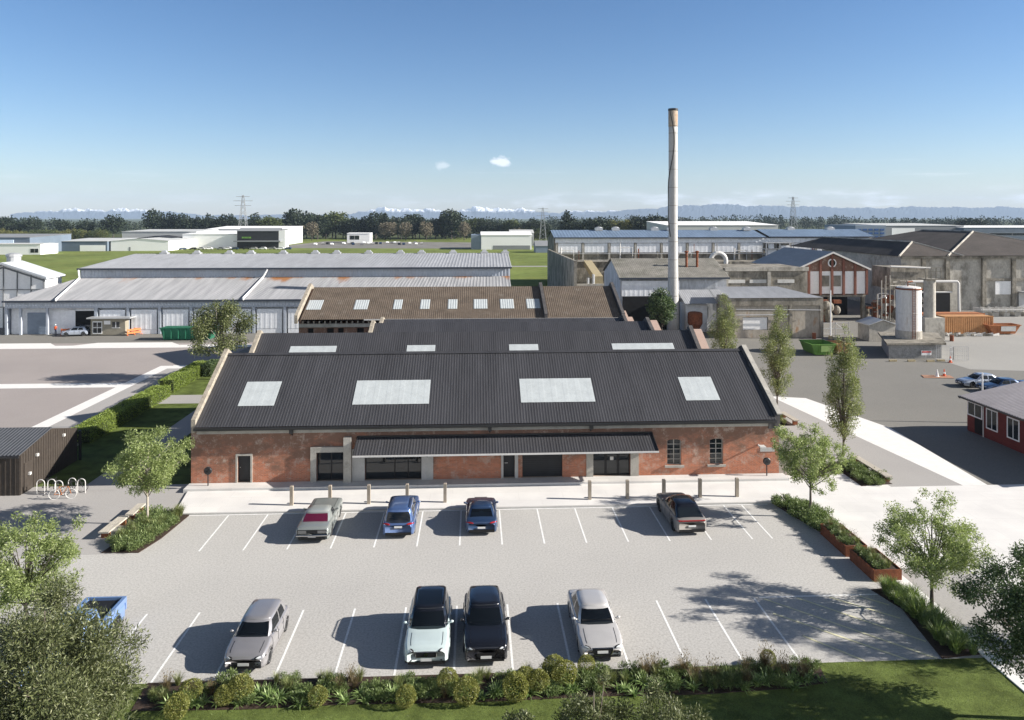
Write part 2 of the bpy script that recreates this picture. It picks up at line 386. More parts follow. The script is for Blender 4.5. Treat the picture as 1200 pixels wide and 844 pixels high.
sheet('car_park', [(-44, 24), (24, 24), (24, 48.42), (-19.1, 48.42), (-19.6, 43), (-44, 43)], 0, M['chip'])
sheet('lawn', [(-33, 53.2), (-27.5, 53.2), (-27.5, 77.4), (-33, 77.4)], .003, M['lawn'])
sheet('lawn', [(-25.0, 53.2), (-20, 53.2), (-20, 77.4), (-25.0, 77.4)], .003, M['lawn'])
sheet('lawn', [(-33, 81.1), (-20, 81.1), (-20, 95.3), (-33, 95.3)], .003, M['lawn'])
sheet('lawn', [(-46, 14), (26, 14), (26, 30.95), (-46, 30.95)], .018, M['lawn'])

# raised pavement along the hall and the pale plaza to the right of it
def slab(name, pts, z0, z1, m, kind='structure'):
    b = MB(); b.prism_z(pts, z0, z1); return tag(b.build(name, m), kind=kind)
slab('pavement', [(-19.15, 48.5), (19.75, 48.5), (20.6, 46), (21.2, 43), (21.2, 41), (21.0, 38.9), (26.52, 38.9), (26.52, 20), (60, 20), (60, 50.7), (29.2, 50.7), (29.2, 53.35), (-19.95, 53.35)], -.02, .10, M['plaza'])
slab('kerb', [(-19.10, 48.36), (19.70, 48.36), (19.75, 48.497), (-19.15, 48.497)], -.02, .102, M['kerb'])
slab('footpath', [(-20.05, 52.25), (22.6, 52.25), (22.6, 53.38), (-20.05, 53.38)], -.01, .26, M['plank'])
slab('path', [(29.2, 50.703), (34.4, 50.703), (31.2, 77), (27, 77), (27, 53.4), (29.2, 53.4)], -.02, .104, M['path'])
slab('white_band', [(34.403, 50.703), (36.2, 50.703), (37.3, 64.8), (34.6, 76), (31.203, 77)], -.02, .108, M['band'])
slab('access_road', [(36.203, 50.703), (60, 50.703), (60, 62), (37.4, 64.3)], -.02, .03, M['asphalt'])
slab('path', [(22.62, 20), (26.5, 20), (26.5, 38.88), (22.62, 38.88)], -.02, .06, M['path'])
slab('white_band', [(21.95, 20), (22.615, 20), (22.615, 38.89), (21.95, 38.89)], -.02, .064, M['band'])

# painted bay markings
def stripe(a, c, w, z=.005, m=None):
    a = Vector((*a, 0)); c = Vector((*c, 0)); d = (c - a).normalized(); n = Vector((-d.y, d.x, 0)) * w / 2
    b = MB(); b.face([tuple(p + Vector((0, 0, z))) for p in (a - n, c - n, c + n, a + n)])
    o = b.build('bay_marking', m or M['line']); return tag(o, kind='structure')
PITCH = 2.467
for k in range(14):
    if k < 13: stripe((-15.66 + PITCH * k, 31.0 if k < 12 else 30.8), (-15.66 + PITCH * k, 36.42), .1)
    stripe((-15.66 + PITCH * k, 43.09), (-15.66 + PITCH * k, 48.2), .1)
stripe((17.62, 43.09), (17.62, 48.2), .1)
stripe((-19.0, 48.27), (19.4, 48.27), .11, .009)
stripe((14.2, 36.45), (20.3, 36.45), .13, .009)
for a, c in (((17.74, 36.3), (20.15, 34.2)), ((14.31, 34.95), (18.61, 30.96)), ((14.4, 36.3), (19.9, 31.0)), ((14.9, 33.0), (16.7, 31)), ((16.1, 36.3), (20.2, 32.28)), ((19.3, 36.3), (20.3, 35.4))):
    stripe(a, c, .11, .012, M['yline'])

# garden beds
def bed(pts, z=.03): return slab('garden_bed', pts, -.02, z, M['soil'])
bed([(-21.1, 43.15), (-19.0, 43.05), (-18.5, 44.9), (-18.15, 48.3), (-19.25, 49.1), (-20.6, 48.5), (-20.7, 45.3)], .045)
bed([(19.75, 48.35), (20.35, 45.8), (20.9, 43.6), (21.9, 43.9), (22.1, 48.3)], .115)
bed([(20.2, 36.9), (21.2, 37.0), (21.9, 37.0), (21.93, 31.2), (20.1, 31.0), (20.7, 35.0)], .045)
bed([(-13.2, 29.25), (-9, 29.12), (-5, 29.22), (0, 29.1), (5, 29.2), (9, 29.12), (12.5, 29.3), (14.4, 29.6), (14.6, 30.85), (-13.3, 30.97)], .035)
bed([(27.2, 50.9), (29.6, 51.2), (29.1, 55.9), (27.2, 56)], .12)
bed([(27.0, 66), (29.1, 66), (28.9, 69.5), (27.0, 69.5)], .12)

# ================================================================== the brick halls
BR = brick_mat('red_brick', (.54, .18, .09), (.38, .13, .07), (.185, .115, .085), (.36, .29, .235), .7)
BRp = brick_mat('pale_pink_brick', (.50, .33, .27), (.44, .29, .24), (.42, .31, .26), (.50, .43, .38), .3)
M['conc'] = mat('weathered_concrete', (.42, .40, .36), var=.16, scale=1.2, fine=.25, fscale=20, bump=.3, stain=((.20, .19, .16), 1.6, .55, .8))
M['conc_new'] = mat('smooth_concrete', (.46, .455, .44), var=.1, scale=1.0, fine=.12, fscale=14)
M['coping'] = mat('lichened_coping', (.36, .32, .26), var=.3, scale=2.5, fine=.4, fscale=12)
M['iron'] = mat('charcoal_roof_steel', (.050, .050, .055), rough=.5, var=.16, scale=.9, spec=.5, fine=.16, fscale=4, stretch=(1, .12, .12))
M['gutter'] = mat('black_gutter_steel', (.022, .022, .024), rough=.4, var=.1, spec=.5)
M['skylight'] = mat('translucent_roof_sheet', (.46, .495, .505), rough=.5, var=.07, scale=1.2, spec=.4, fine=.08, fscale=5)
M['glass'] = glass_mat('dark_glass')
M['frame'] = mat('black_aluminium', (.018, .018, .02), rough=.45, var=.1)
M['door'] = mat('charcoal_door', (.026, .027, .03), rough=.5, var=.1)
M['steelw'] = mat('pale_steel', (.62, .61, .59), rough=.5, var=.06)
M['timber'] = mat('silvered_timber', (.36, .31, .25), var=.2, scale=4, stretch=(1, 1, .2), fine=.25, fscale=30)
M['rust'] = mat('rusted_steel', (.22, .075, .035), var=.35, scale=3, fine=.3, fscale=15, rough=.85)
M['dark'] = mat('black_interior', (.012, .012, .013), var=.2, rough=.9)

YF = 53.4; ZB = .26
hall = empty('brick_hall', (0, YF, 0), 'long single storey red brick hall with charcoal ribbed roof facing the car park', 'building')
holes = [(-16.72, -15.82, ZB, 2.15), (-11.2, -9.25, ZB, 2.35), (-7.8, -3.78, ZB, 2.2), (2.08, 2.9, ZB, 2.2), (3.45, 6.35, ZB, 2.2), (8.58, 11.3, ZB, 2.2), (14.0, 15.05, .98, 2.85), (17.15, 18.15, .98, 2.85)]
b = MB(); b.wall_y(-19.95, 22.3, 0, 4.05, YF, holes, .34)
for x0, x1, z0, z1 in holes[-2:]:                              # segmental heads of the two windows
    n = 6; c = (x0 + x1) / 2; h = .16
    for s in (-1, 1):
        pts = [(c + s * (x1 - x0) / 2, YF, z1), (c + s * (x1 - x0) / 2, YF, z1 - h)]
        arc = [(c + s * (x1 - x0) / 2 * math.cos(k / n * math.pi / 2), YF, z1 - h + h * math.sin(k / n * math.pi / 2)) for k in range(1, n + 1)]
        pts = pts + arc if s > 0 else [pts[0]] + arc[::-1] + [pts[1]]
        b.face(pts if s < 0 else pts)
# gable end walls and the rear wall
for x0, x1 in ((-19.95, -19.62), (21.97, 22.3)):
    b.prism_x([(YF + .002, 0), (66.6, 0), (66.6, 4.3), (60.2, 8.1), (YF + .002, 4.2)], x0 + (.003 if x0 < 0 else 0), x1 - (.003 if x0 > 0 else 0))
b.box(-19.6, 21.95, 66.3, 66.55, 0, 4.2)
b.build('wall', BR, hall)
b = MB(); b.box(-19.55, 22.0, YF - .05, YF - .004, 3.72, 4.0); b.build('concrete_band', M['conc'], hall)
ez, rz_ = 4.28, 8.12; ey, ry = 53.05, 60.3
r = MB(); r.corr((-19.6, ey, ez), (21.95, ey, ez), (21.95, ry, rz_), (-19.6, ry, rz_), .205, .011)
r.corr((21.95, 67.2, 4.2), (-19.6, 67.2, 4.2), (-19.6, ry, rz_), (21.95, ry, rz_), .205, .011)
roof = r.build('roof', M['iron'], hall)
r = MB(); r.hexa([(-19.6, ry - .28, rz_ - .09), (21.95, ry - .28, rz_ - .09), (21.95, ry, rz_ + .02), (-19.6, ry, rz_ + .02)], [(-19.6, ry - .28, rz_ - .06), (21.95, ry - .28, rz_ - .06), (21.95, ry, rz_ + .07), (-19.6, ry, rz_ + .07)])
r.build('ridge_cap', M['iron'], roof)
def on_roof(Y): return ez + (rz_ - ez) * (Y - ey) / (ry - ey)
from_sk = [(-17.2, -14.6), (-8.95, -3.35), (3.45, 9.0), (15.85, 18.45)]
# each skylight is a run of translucent ribbed sheets laid a little above the iron
slope = math.atan2(rz_ - ez, ry - ey)
for x0, x1 in from_sk:
    s = MB(); ya, yb = 54.9, 57.25; up = .035
    s.corr((x0, ya, on_roof(ya) + up), (x1, ya, on_roof(ya) + up), (x1, yb, on_roof(yb) + up), (x0, yb, on_roof(yb) + up), .82, .004)
    s.build('skylight', M['skylight'], roof)
b = MB(); b.box(-19.62, 21.97, ey - .17, ey - .02, ez - .19, ez - .03); b.box(-19.62, 21.97, ey - .02, YF - .055, ez - .26, ez - .2)
b.build('gutter', M['gutter'], hall)
for x in (-12.9, 1.1, 8.4):
    b = MB(); b.box(x - .13, x + .13, ey - .12, ey + .1, ez - .5, ez - .19); b.cyl((x, ey, ez - .5), (x, YF - .07, ez - .68), .05); b.build('downpipe', M['gutter'], hall)
def parapet(par, x0, x1, ya, za, yb, zb, yc, zc, h=.42, m=None, name='parapet'):
    p = MB(); p.prism_x([(ya, za - .5), (yb, zb - .5), (yc, zc - .5), (yc, zc + h), (yb, zb + h), (ya, za + h)], x0, x1); return p.build(name, m or M['coping'], par)
parapet(hall, -19.9, -19.6, 53.25, 4.35, 60.3, 8.12, 67, 4.5)
parapet(hall, 21.96, 22.34, 53.25, 4.15, 60.5, 7.95, 67, 4.4, m=mat('dark_parapet', (.085, .08, .08), var=.3, scale=1.5))
b = MB(); b.prism_x([(53.22, 4.58), (60.5, 8.38), (67, 4.84), (67, 4.9), (60.5, 8.46), (53.2, 4.66)], 22.10, 22.48); b.build('coping', M['conc'], hall)
b = MB(); b.box(21.5, 22.2, YF - .12, YF - .006, 3.55, 4.45); b.build('kneeler', mat('dark_parapet', ()), hall)
# concrete surrounds
def surround(x0, x1, z1, w, d=.16, z0=ZB, head=True):
    s = MB(); s.box(x0 - w, x0, YF - d, YF - .003, z0, z1); s.box(x1, x1 + w, YF - d, YF - .003, z0, z1)
    if head: s.box(x0 - w, x1 + w, YF - d, YF - .003, z1 + .002, z1 + w)
    return s.build('concrete_surround', M['conc'], hall)
surround(-16.72, -15.82, 2.15, .13, .06)
s = MB(); s.prism_y([(-11.6, ZB), (-11.2, ZB), (-11.2, 2.35), (-9.25, 2.35), (-9.25, 2.72), (-11.6, 2.72)], YF - .22, YF - .003); s.build('concrete_surround', M['conc'], hall); s = MB(); s.box(-9.25, -8.72, YF - .42, YF - .003, ZB, 3.42); s.build('concrete_surround', M['conc'], hall)
s = MB(); s.box(-8.7, -7.8, YF - .10, YF - .003, ZB, 2.5); s.box(-3.78, -2.95, YF - .10, YF - .003, ZB, 2.5); s.box(-7.8, -3.78, YF - .10, YF - .003, 2.203, 2.5); s.build('concrete_surround', M['conc_new'], hall)
for a_, c_ in ((1.92, 2.08), (2.9, 3.14)): s = MB(); s.box(a_, c_, YF - .08, YF - .003, ZB, 2.4); s.build('concrete_pier', M['conc_new'], hall)
for a_, c_ in ((8.08, 8.58), (11.3, 11.9)): s = MB(); s.box(a_, c_, YF - .12, YF - .003, ZB, 2.5); s.build('concrete_pier', M['conc'], hall)
def glazing(x0, x1, z1, bars, name='glazed_entrance', rails=(1.35,)):
    g_ = MB(); g_.box(x0, x1, YF + .26, YF + .28, ZB, z1); o = g_.build(name, M['glass'], hall)
    f_ = MB()
    for x in [x0 + .03] + list(bars) + [x1 - .03]: f_.box(x - .035, x + .035, YF + .20, YF + .258, ZB, z1)
    for z in [ZB + .04, z1 - .05]: f_.box(x0, x1, YF + .205, YF + .253, z - .04, z + .04)
    for z in rails: f_.box(x0, x1, YF + .21, YF + .25, z - .02, z + .02)
    f_.build('frame', M['frame'], o); return o
glazing(-11.2, -9.25, 2.35, [-10.2], rails=()); glazing(-7.8, -3.78, 2.2, [-5.7, -4.75], rails=())
e = glazing(8.58, 11.3, 2.2, [9.5, 9.58, 10.4, 10.5])
b = MB(); b.box(9.85, 10.1, YF + .19, YF + .199, 1.35, 1.6); b.build('paper_notice', M['steelw'], e)
for x0, x1, n in ((-16.72, -15.82, 0), (2.08, 2.9, 1)):
    d = MB(); d.box(x0, x1, YF + .22, YF + .27, ZB, 2.2); o = d.build('door', M['door'], hall)
    d = MB(); d.box(x0 + .1, x0 + .32 if n else x0 + .14, YF + .18, YF + .219, 1.25, 1.29); d.build('handle', M['steelw'], o)
d = MB(); d.box(3.45, 6.35, YF + .2, YF + .24, ZB, 2.2)
for k in range(14): d.box(3.45, 6.35, YF + .185, YF + .199, ZB + .02 + k * .138, ZB + .12 + k * .138)
d.build('roller_door', M['door'], hall)
for x0, x1, z0, z1 in holes[-2:]:
    w = MB(); w.box(x0, x1, YF + .2, YF + .22, z0, z1); o = w.build('window', M['glass'], hall)
    f_ = MB()
    for q in (0, .5, 1): x = x0 + .03 + (x1 - x0 - .06) * q; f_.box(x - .028, x + .028, YF + .14, YF + .198, z0, z1)
    for q in range(6): z = z0 + .03 + (z1 - z0 - .06) * q / 5; f_.box(x0, x1, YF + .145, YF + .193, z - .022, z + .022)
    f_.build('frame', M['conc'], o)
    f_ = MB(); f_.box(x0 - .18, x1 + .18, YF - .12, YF - .003, z0 - .16, z0 - .004); f_.build('sill', M['conc'], o)
# canopy over the entrances
CB, CF = 3.33, 2.62; cy0, cy1 = YF - .012, 51.45
c = MB(); c.corr((-8.3, cy1, CF), (12.85, cy1, CF), (12.85, cy0, CB), (-8.3, cy0, CB), .205, .013)
c.hexa([(-8.3, cy1 + .02, CF - .07), (12.85, cy1 + .02, CF - .07), (12.85, cy0, CB - .07), (-8.3, cy0, CB - .07)], [(-8.3, cy1 + .02, CF - .02), (12.85, cy1 + .02, CF - .02), (12.85, cy0, CB - .02), (-8.3, cy0, CB - .02)])
can = c.build('canopy', M['iron'], hall)
c = MB()
for x in (-8.36, 12.853): c.hexa([(x, cy1, CF - .12), (x + .055, cy1, CF - .12), (x + .055, cy0, CB - .12), (x, cy0, CB - .12)], [(x, cy1, CF + .1), (x + .055, cy1, CF + .1), (x + .055, cy0, CB + .1), (x, cy0, CB + .1)])
c.box(-8.3, 12.85, cy0 - .09, cy0 - .002, CB + .03, CB + .12)
c.build('barge_board', M['gutter'], can)
c = MB(); c.box(-8.36, 12.91, cy1 - .07, cy1 - .003, CF - .09, CF + .015); c.build('fascia', M['steelw'], can)
for x in (-8.05, -3.35, 12.4):
    c = MB(); c.box(x - .04, x + .04, 51.9, YF - .13, 2.35, 2.45); c.box(x - .04, x + .04, YF - .3, YF - .13, 1.95, 2.349); c.build('bracket', M['gutter'], can)
# wall mounted floodlight arm at the right end
c = MB(); c.box(20.72, 20.8, YF - .75, YF - .004, 2.3, 2.4); c.box(20.55, 20.97, YF - .95, YF - .5, 2.401, 2.5); c.build('lamp_arm', M['steelw'], hall)
c = MB(); c.box(20.9, 21.97, YF - .03, YF - .004, 1.85, 2.15); c.build('render_patch', M['conc_new'], hall)
# hose reels at both ends stand on posts of their own
for x, lab in ((-18.6, 'black hose reel on a post by the left end of the brick hall'), (21.2, 'black hose reel on a post by the right end of the brick hall')):
    t = empty('hose_reel', (x, YF - .5, ZB), lab, 'hose reel')
    c = MB(); c.cyl((x, YF - .5, ZB), (x, YF - .5, 1.15), .045); c.build('post', M['gutter'], t)
    c = MB(); c.lathe([(.0, -.09), (.24, -.09), (.27, -.06), (.27, .06), (.24, .09), (0, .09)], (x, YF - .5, 1.3), 'y', 20); c.build('reel', M['gutter'], t)
    c = MB(); c.lathe([(.0, -.13), (.09, -.13), (.09, -.091), (0, -.091)], (x, YF - .5, 1.3), 'y', 12); c.build('hub', M['frame'], t)

def rear_hall(lab, x0, x1, yf, ze, yr, zr, yb, sky=(), gap=0, pink=True):
    t = empty('brick_hall', ((x0 + x1) / 2, yf, 0), lab, 'building')
    w = MB(); w.box(x0, x1, yf + .3, yf + .6, 0, ze - .1); w.box(x0, x1, yb - .6, yb - .3, 0, ze - .1)
    for a in (x0 + .03, x1 - .33): w.prism_x([(yf + .61, 0), (yb - .61, 0), (yb - .61, ze), (yr, zr - .05), (yf + .61, ze)], a, a + .3)
    w.build('wall', BR, t)
    q = MB(); q.corr((x0, yf, ze), (x1, yf, ze), (x1, yr, zr), (x0, yr, zr), .205, .011); q.corr((x1, yb, ze), (x0, yb, ze), (x0, yr, zr), (x1, yr, zr), .205, .011)
    ro = q.build('roof', M['iron'], t)
    for a, c_ in sky:
        s = MB(); f0, f1 = .22, .50; P_ = lambda f: (yf + (yr - yf) * f, ze + (zr - ze) * f + .035)
        s.corr((a, *P_(f0)), (c_, *P_(f0)), (c_, *P_(f1)), (a, *P_(f1)), .82, .004); s.build('skylight', M['skylight'], ro)
    parapet(t, x0 - .36, x0, yf, ze, yr, zr, yb, ze, .3)
    parapet(t, x1, x1 + .36, yf, ze, yr, zr, yb, ze, .45, m=mat('dark_parapet', ()))
    if pink:
        p = MB(); p.prism_x([(yf, 0), (yb, 0), (yb, ze + .1), (yr, zr + .1), (yf, ze + .1)], x1 + .365, x1 + 1.25); p.build('buttress_wall', BRp, t)
    return t
rear_hall('second brick hall, charcoal roof rising just behind the front hall', -19.9, 20.6, 67.25, 6.2, 70.6, 8.15, 74, [(-16.8, -12.6), (-6.2, -3.6), (3.2, 5.9), (12.8, 18.6)])
rear_hall('third brick hall, its low charcoal roof showing above the second one', -10.7, 18.7, 76, 6.0, 80.5, 7.65, 84.5)
rear_hall('narrow charcoal roofed brick hall at the back beside the old brown roof', -10.7, 17.7, 85, 5.8, 88.5, 6.95, 92)

# old hall with brown corrugated roof
M['brown_iron'] = mat('brown_asbestos_roof', (.125, .098, .075), var=.22, scale=.6, fine=.25, fscale=6, stain=((.20, .175, .145), .8, .55, .85))
M['old_white'] = mat('aged_white_paint', (.62, .61, .58), var=.1, scale=1.2, fine=.15, fscale=10, stain=((.36, .33, .28), 1.1, .6, .85))
old = empty('old_hall', (-2, 95.5, 0), 'old brick hall with brown corrugated roof and a row of white skylights', 'building')
b = MB(); oh = []
for k in range(7):
    x = -21.2 + k * 1.9 + (.5 if k % 2 else 0); oh.append((x, x + (.75 if k % 2 == 0 else .9), 2.6, 4.9))
oh += [(-8.3, -6.9, 1.5, 5.0)]
b.wall_y(-22.3, 19.2, 0, 5.5, 95.6, oh, .4)
for a in (-22.3, 9.2, 18.9): b.prism_x([(95.61, 0), (110.6, 0), (110.6, 6), (103.2, 9.2), (95.61, 5.9)], a, a + .3)
b.box(-22, 18.9, 110.3, 110.6, 0, 5.9); b.build('wall', BR, old)
b = MB()
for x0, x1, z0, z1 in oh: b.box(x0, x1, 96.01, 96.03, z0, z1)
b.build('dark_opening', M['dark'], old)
b = MB(); b.box(-22.25, 19.2, 95.36, 95.59, 5.05, 5.5); b.build('concrete_beam', M['conc'], old)
b = MB()
for k in range(60): x = -21.8 + k * .69; b.box(x, x + .16, 95.2, 95.58, 5.55, 5.85)
b.build('rafter_ends', M['timber'], old)
q = MB(); q.corr((-22.0, 95.0, 6.08), (18.9, 95.0, 6.08), (18.9, 103.2, 9.4), (-22.0, 103.2, 9.4), .26, .026, wave='sin'); q.corr((18.9, 111.2, 6.08), (-22, 111.2, 6.08), (-22, 103.2, 9.4), (18.9, 103.2, 9.4), .26, .026, wave='sin')
oro = q.build('roof', M['brown_iron'], old)
b = MB(); b.box(-14.0, 18.9, 94.84, 94.97, 5.96, 6.1); b.build('gutter', M['steelw'], old)
for px0, px1 in ((363, 380), (417, 433), (462, 472), (493, 504), (525, 536), (555, 571), (586, 602), (617, 633)):
    x0 = (px0 - 556) / 870 * 98.5; x1 = (px1 - 556) / 870 * 98.5
    P_ = lambda y: (y, 6.08 + 3.32 * (y - 95) / 8.2 + .05)
    s = MB(); s.corr((x0, *P_(97.3)), (x1, *P_(97.3)), (x1, *P_(99.7)), (x0, *P_(99.7)), .26, .026, wave='sin'); s.build('skylight', M['skylight'], oro)
for a, mm in ((-22.7, M['coping']), (9.0, mat('dark_parapet', ())), (19.0, mat('dark_parapet', ()))):
    parapet(old, a, a + .4, 94.9, 6.1, 103.2, 9.4, 111, 6.1, .55, m=mm)
b = MB(); b.prism_x([(95, 0), (98, 0), (98, 6.6), (95, 5.6)], 19.42, 20.1); b.build('pier', BRp, old)
b = MB(); b.hexa([(-10.6, 95.0, 2.4), (-10.4, 95.0, 2.4), (-10.4, 95.1, 2.4), (-10.6, 95.1, 2.4)], [(-11.7, 95.0, 5.3), (-11.5, 95.0, 5.3), (-11.5, 95.1, 5.3), (-11.7, 95.1, 5.3)]); tag(b.build('timber_prop', M['timber']), 'slanting timber prop leaning on the old brown roofed hall', 'timber prop')

# chimney
ch = empty('chimney', (33.0, 122, 0), 'tall pale concrete factory chimney with rusty top and trailing cable', 'chimney')
M['chim'] = mat('pale_chimney_concrete', (.52, .515, .50), var=.14, scale=.5, fine=.2, fscale=6, stain=((.36, .35, .33), .5, .5, .8), stretch=(2, 2, .35))
def chim_r(z): return max(.73, .90 - .0145 * (z - 5)) if z > 5 else 1.04 - .028 * z
b = MB(); b.lathe([(chim_r(z), z) for z in [0, 2, 5] + list(range(7, 35, 2))] + [(.73, 34.2)], (33.0, 122, 0), n=28); b.build('shaft', M['chim'], ch, smooth=True)
b = MB(); b.lathe([(.765, 34.1), (.77, 34.3), (.78, 37.0), (.62, 37.0), (.62, 34.3)], (33.0, 122, 0), n=28)
b.build('rusty_collar', mat('rust_stained_concrete', (.46, .38, .30), var=.3, scale=1, fine=.3, fscale=5, stretch=(1, 1, .4), stain=((.32, .18, .09), 1.2, .5, .7)), ch, smooth=True)
b = MB(); b.lathe([(.785, 36.7), (.83, 36.8), (.83, 37.05), (.785, 37.1)], (33, 122, 0), n=28); b.build('top_ring', M['gutter'], ch)
b = MB()
pts = []
for k in range(60):
    u = k / 59; z = 36.8 - 21 * u; a = -1.2 + math.sin(u * 6.5) * 1.0 + .2; r_ = chim_r(z) + .06
    pts.append((33 + r_ * math.sin(a), 122 - r_ * math.cos(a), z))
b.tube(pts, .075, 5); b.build('cable', M['gutter'], ch)
b = MB()
for z in range(3, 34, 3): b.lathe([(chim_r(z) + .004, z - .05), (chim_r(z) + .02, z), (chim_r(z) + .004, z + .05)], (33, 122, 0), n=28)
b.build('joint_ring', mat('chimney_joint', (.27, .255, .235)), ch)

# ================================================================== yard buildings behind
M['zinc'] = mat('weathered_grey_roof_iron', (.335, .345, .365), rough=.6, var=.10, scale=.12, fine=.14, fscale=.9, stretch=(1, .25, 1), spec=.4)
M['rusty_zinc'] = mat('rust_streaked_roof_iron', (.255, .258, .268), rough=.65, var=.10, scale=.12, fine=.14, fscale=.9, stretch=(1, .22, 1), stain=((.30, .15, .06), .20, .57, .70))
def rust_roof():
    m = bpy.data.materials.new('rust_patched_roof_iron'); m.use_nodes = True; nt = m.node_tree; N = nt.nodes; L = nt.links; P = N['Principled BSDF']; P.inputs['Roughness'].default_value = .65
    tc = N.new('ShaderNodeTexCoord'); sp = N.new('ShaderNodeSeparateXYZ'); L.new(tc.outputs['Object'], sp.inputs[0])
    def noise(sx, s, d=6):
        mp = N.new('ShaderNodeMapping'); mp.inputs['Scale'].default_value = sx; L.new(tc.outputs['Object'], mp.inputs[0]); n = N.new('ShaderNodeTexNoise'); n.inputs['Scale'].default_value = s; n.inputs['Detail'].default_value = d; L.new(mp.outputs[0], n.inputs['Vector']); return n.outputs['Fac']
    def mr(v, a, b, c=0., d=1.):
        n = N.new('ShaderNodeMapRange'); L.new(v, n.inputs[0])
        for i, k in enumerate((a, b, c, d)): n.inputs[i + 1].default_value = k
        return n.outputs[0]
    r = N.new('ShaderNodeValToRGB'); L.new(noise((1, .1, .1), 1.3), r.inputs[0]); r.color_ramp.elements[0].color = (.27, .275, .285, 1); r.color_ramp.elements[1].color = (.40, .40, .41, 1); r.color_ramp.elements[0].position = .3; r.color_ramp.elements[1].position = .7
    ma = N.new('ShaderNodeMath'); ma.operation = 'ADD'; L.new(noise((1, .25, .25), .28, 7), ma.inputs[0]); L.new(mr(sp.outputs[1], 5.5, 12, -.22, .10), ma.inputs[1])
    mx = N.new('ShaderNodeMixRGB'); L.new(mr(ma.outputs[0], .545, .67), mx.inputs[0]); L.new(r.outputs[0], mx.inputs[1]); mx.inputs[2].default_value = (.30, .135, .05, 1); L.new(mx.outputs[0], P.inputs['Base Color']); return m
M['rusty_zinc'] = rust_roof()
M['zinc_wall'] = mat('ribbed_grey_blue_cladding', (.42, .46, .52), rough=.55, var=.08, scale=.3, fine=.1, fscale=1.5)
M['panel'] = mat('white_wall_panel', (.80, .82, .85), rough=.7, var=.07, scale=.5, fine=.1, fscale=2, stain=((.42, .41, .39), .5, .66, .9))
M['navy'] = mat('navy_steel', (.045, .055, .075), rough=.5, var=.1)
M['bluegrey'] = mat('blue_grey_steel', (.20, .245, .31), rough=.55, var=.1)
M['white'] = mat('white_wall', (.85, .85, .84), var=.05, scale=.6, fine=.08, fscale=3)
M['galv'] = mat('galvanised_steel', (.50, .51, .52), rough=.4, metal=.4, var=.1)
M['blueroof'] = mat('faded_blue_roof', (.17, .235, .33), rough=.55, var=.14, scale=.15, fine=.14, fscale=1.2, stretch=(1, .3, 1))
M['blackclad'] = mat('black_cladding', (.028, .029, .03), rough=.6, var=.15, scale=.5)
M['moss'] = mat('mossy_asbestos_roof', (.225, .215, .19), rough=.9, var=.26, scale=.35, fine=.35, fscale=4, stain=((.11, .11, .085), .5, .5, .75))
M['dirty'] = mat('stained_concrete', (.30, .275, .23), rough=.9, var=.32, scale=.35, fine=.35, fscale=3, bump=.3, stain=((.065, .058, .042), .4, .46, .68), stretch=(1, 1, .55))
M['tan'] = mat('tan_concrete', (.46, .435, .385), rough=.9, var=.16, scale=.4, fine=.25, fscale=3, stain=((.13, .115, .09), .45, .50, .74), stretch=(1, 1, .6))
M['darkroof'] = mat('dark_brown_roof', (.070, .060, .054), rough=.9, var=.25, scale=.2, fine=.25, fscale=2)
M['rustpanel'] = mat('rust_run_concrete', (.40, .36, .30), var=.2, scale=.5, fine=.25, fscale=3, stain=((.34, .17, .07), .55, .6, .74), stretch=(1, 1, .4))

# --- long grey shed
sh = empty('grey_shed', (-35, 124, 0), 'long grey shed with two tier rust streaked iron roof and white wall panels', 'shed')
xl, xr = -76.0, 6.4
b = MB()
q = MB(); q.corr((xl, 123.65, 5.55), (xr, 123.65, 5.55), (xr, 136, 8.25), (-70.3, 136, 8.25), .6, .028); q.build('lower_roof', M['rusty_zinc'], sh)
q = MB(); q.corr((-70.3, 135.5, 9.95), (xr + .4, 135.5, 9.95), (xr + .4, 149.6, 11.85), (-66.8, 149.6, 11.85), .6, .028)
q.corr((xr + .4, 163.6, 9.95), (-70.3, 163.6, 9.95), (-66.8, 149.6, 11.85), (xr + .4, 149.6, 11.85), .6, .028); uro = q.build('upper_roof', M['zinc'], sh)
q = MB(); q.corr((-70.0, 136.02, 8.2), (xr, 136.02, 8.2), (xr, 136.02, 9.9), (-70.0, 136.02, 9.9), .6, .06); q.build('clerestory_wall', M['zinc_wall'], sh)
q = MB(); q.corr((xl + .2, 123.9, 4.3), (xr, 123.9, 4.3), (xr, 123.9, 5.35), (xl + .2, 123.9, 5.35), .5, .06); q.build('eaves_cladding', M['zinc_wall'], sh)
b = MB(); b.box(xl, xr, 123.45, 123.63, 5.28, 5.58); b.box(-70.4, xr + .4, 135.25, 135.48, 9.68, 9.98); b.build('gutter', M['navy'], sh)
b = MB(); b.box(xr - .05, xr + .2, 124.1, 163, 0, 5.2); b.box(xr - .3, xr + .15, 136.1, 163, 5.2, 9.9); b.box(-75.9, -75.6, 124.1, 163, 0, 5.2); b.box(-70.2, -70.0, 136.1, 163, 5.2, 9.9); b.box(-75, 6, 162.8, 163.1, 0, 9.8)
b.build('end_wall', M['zinc_wall'], sh)
step = 5.04; x = -66.4
shh = [(-69.6 + .3, -67.6, 0, 4.0)]
b = MB()
b.box(-75.4, xr, 125.0, 125.2, 0, 4.4); b.build('rear_panel', M['panel'], sh)
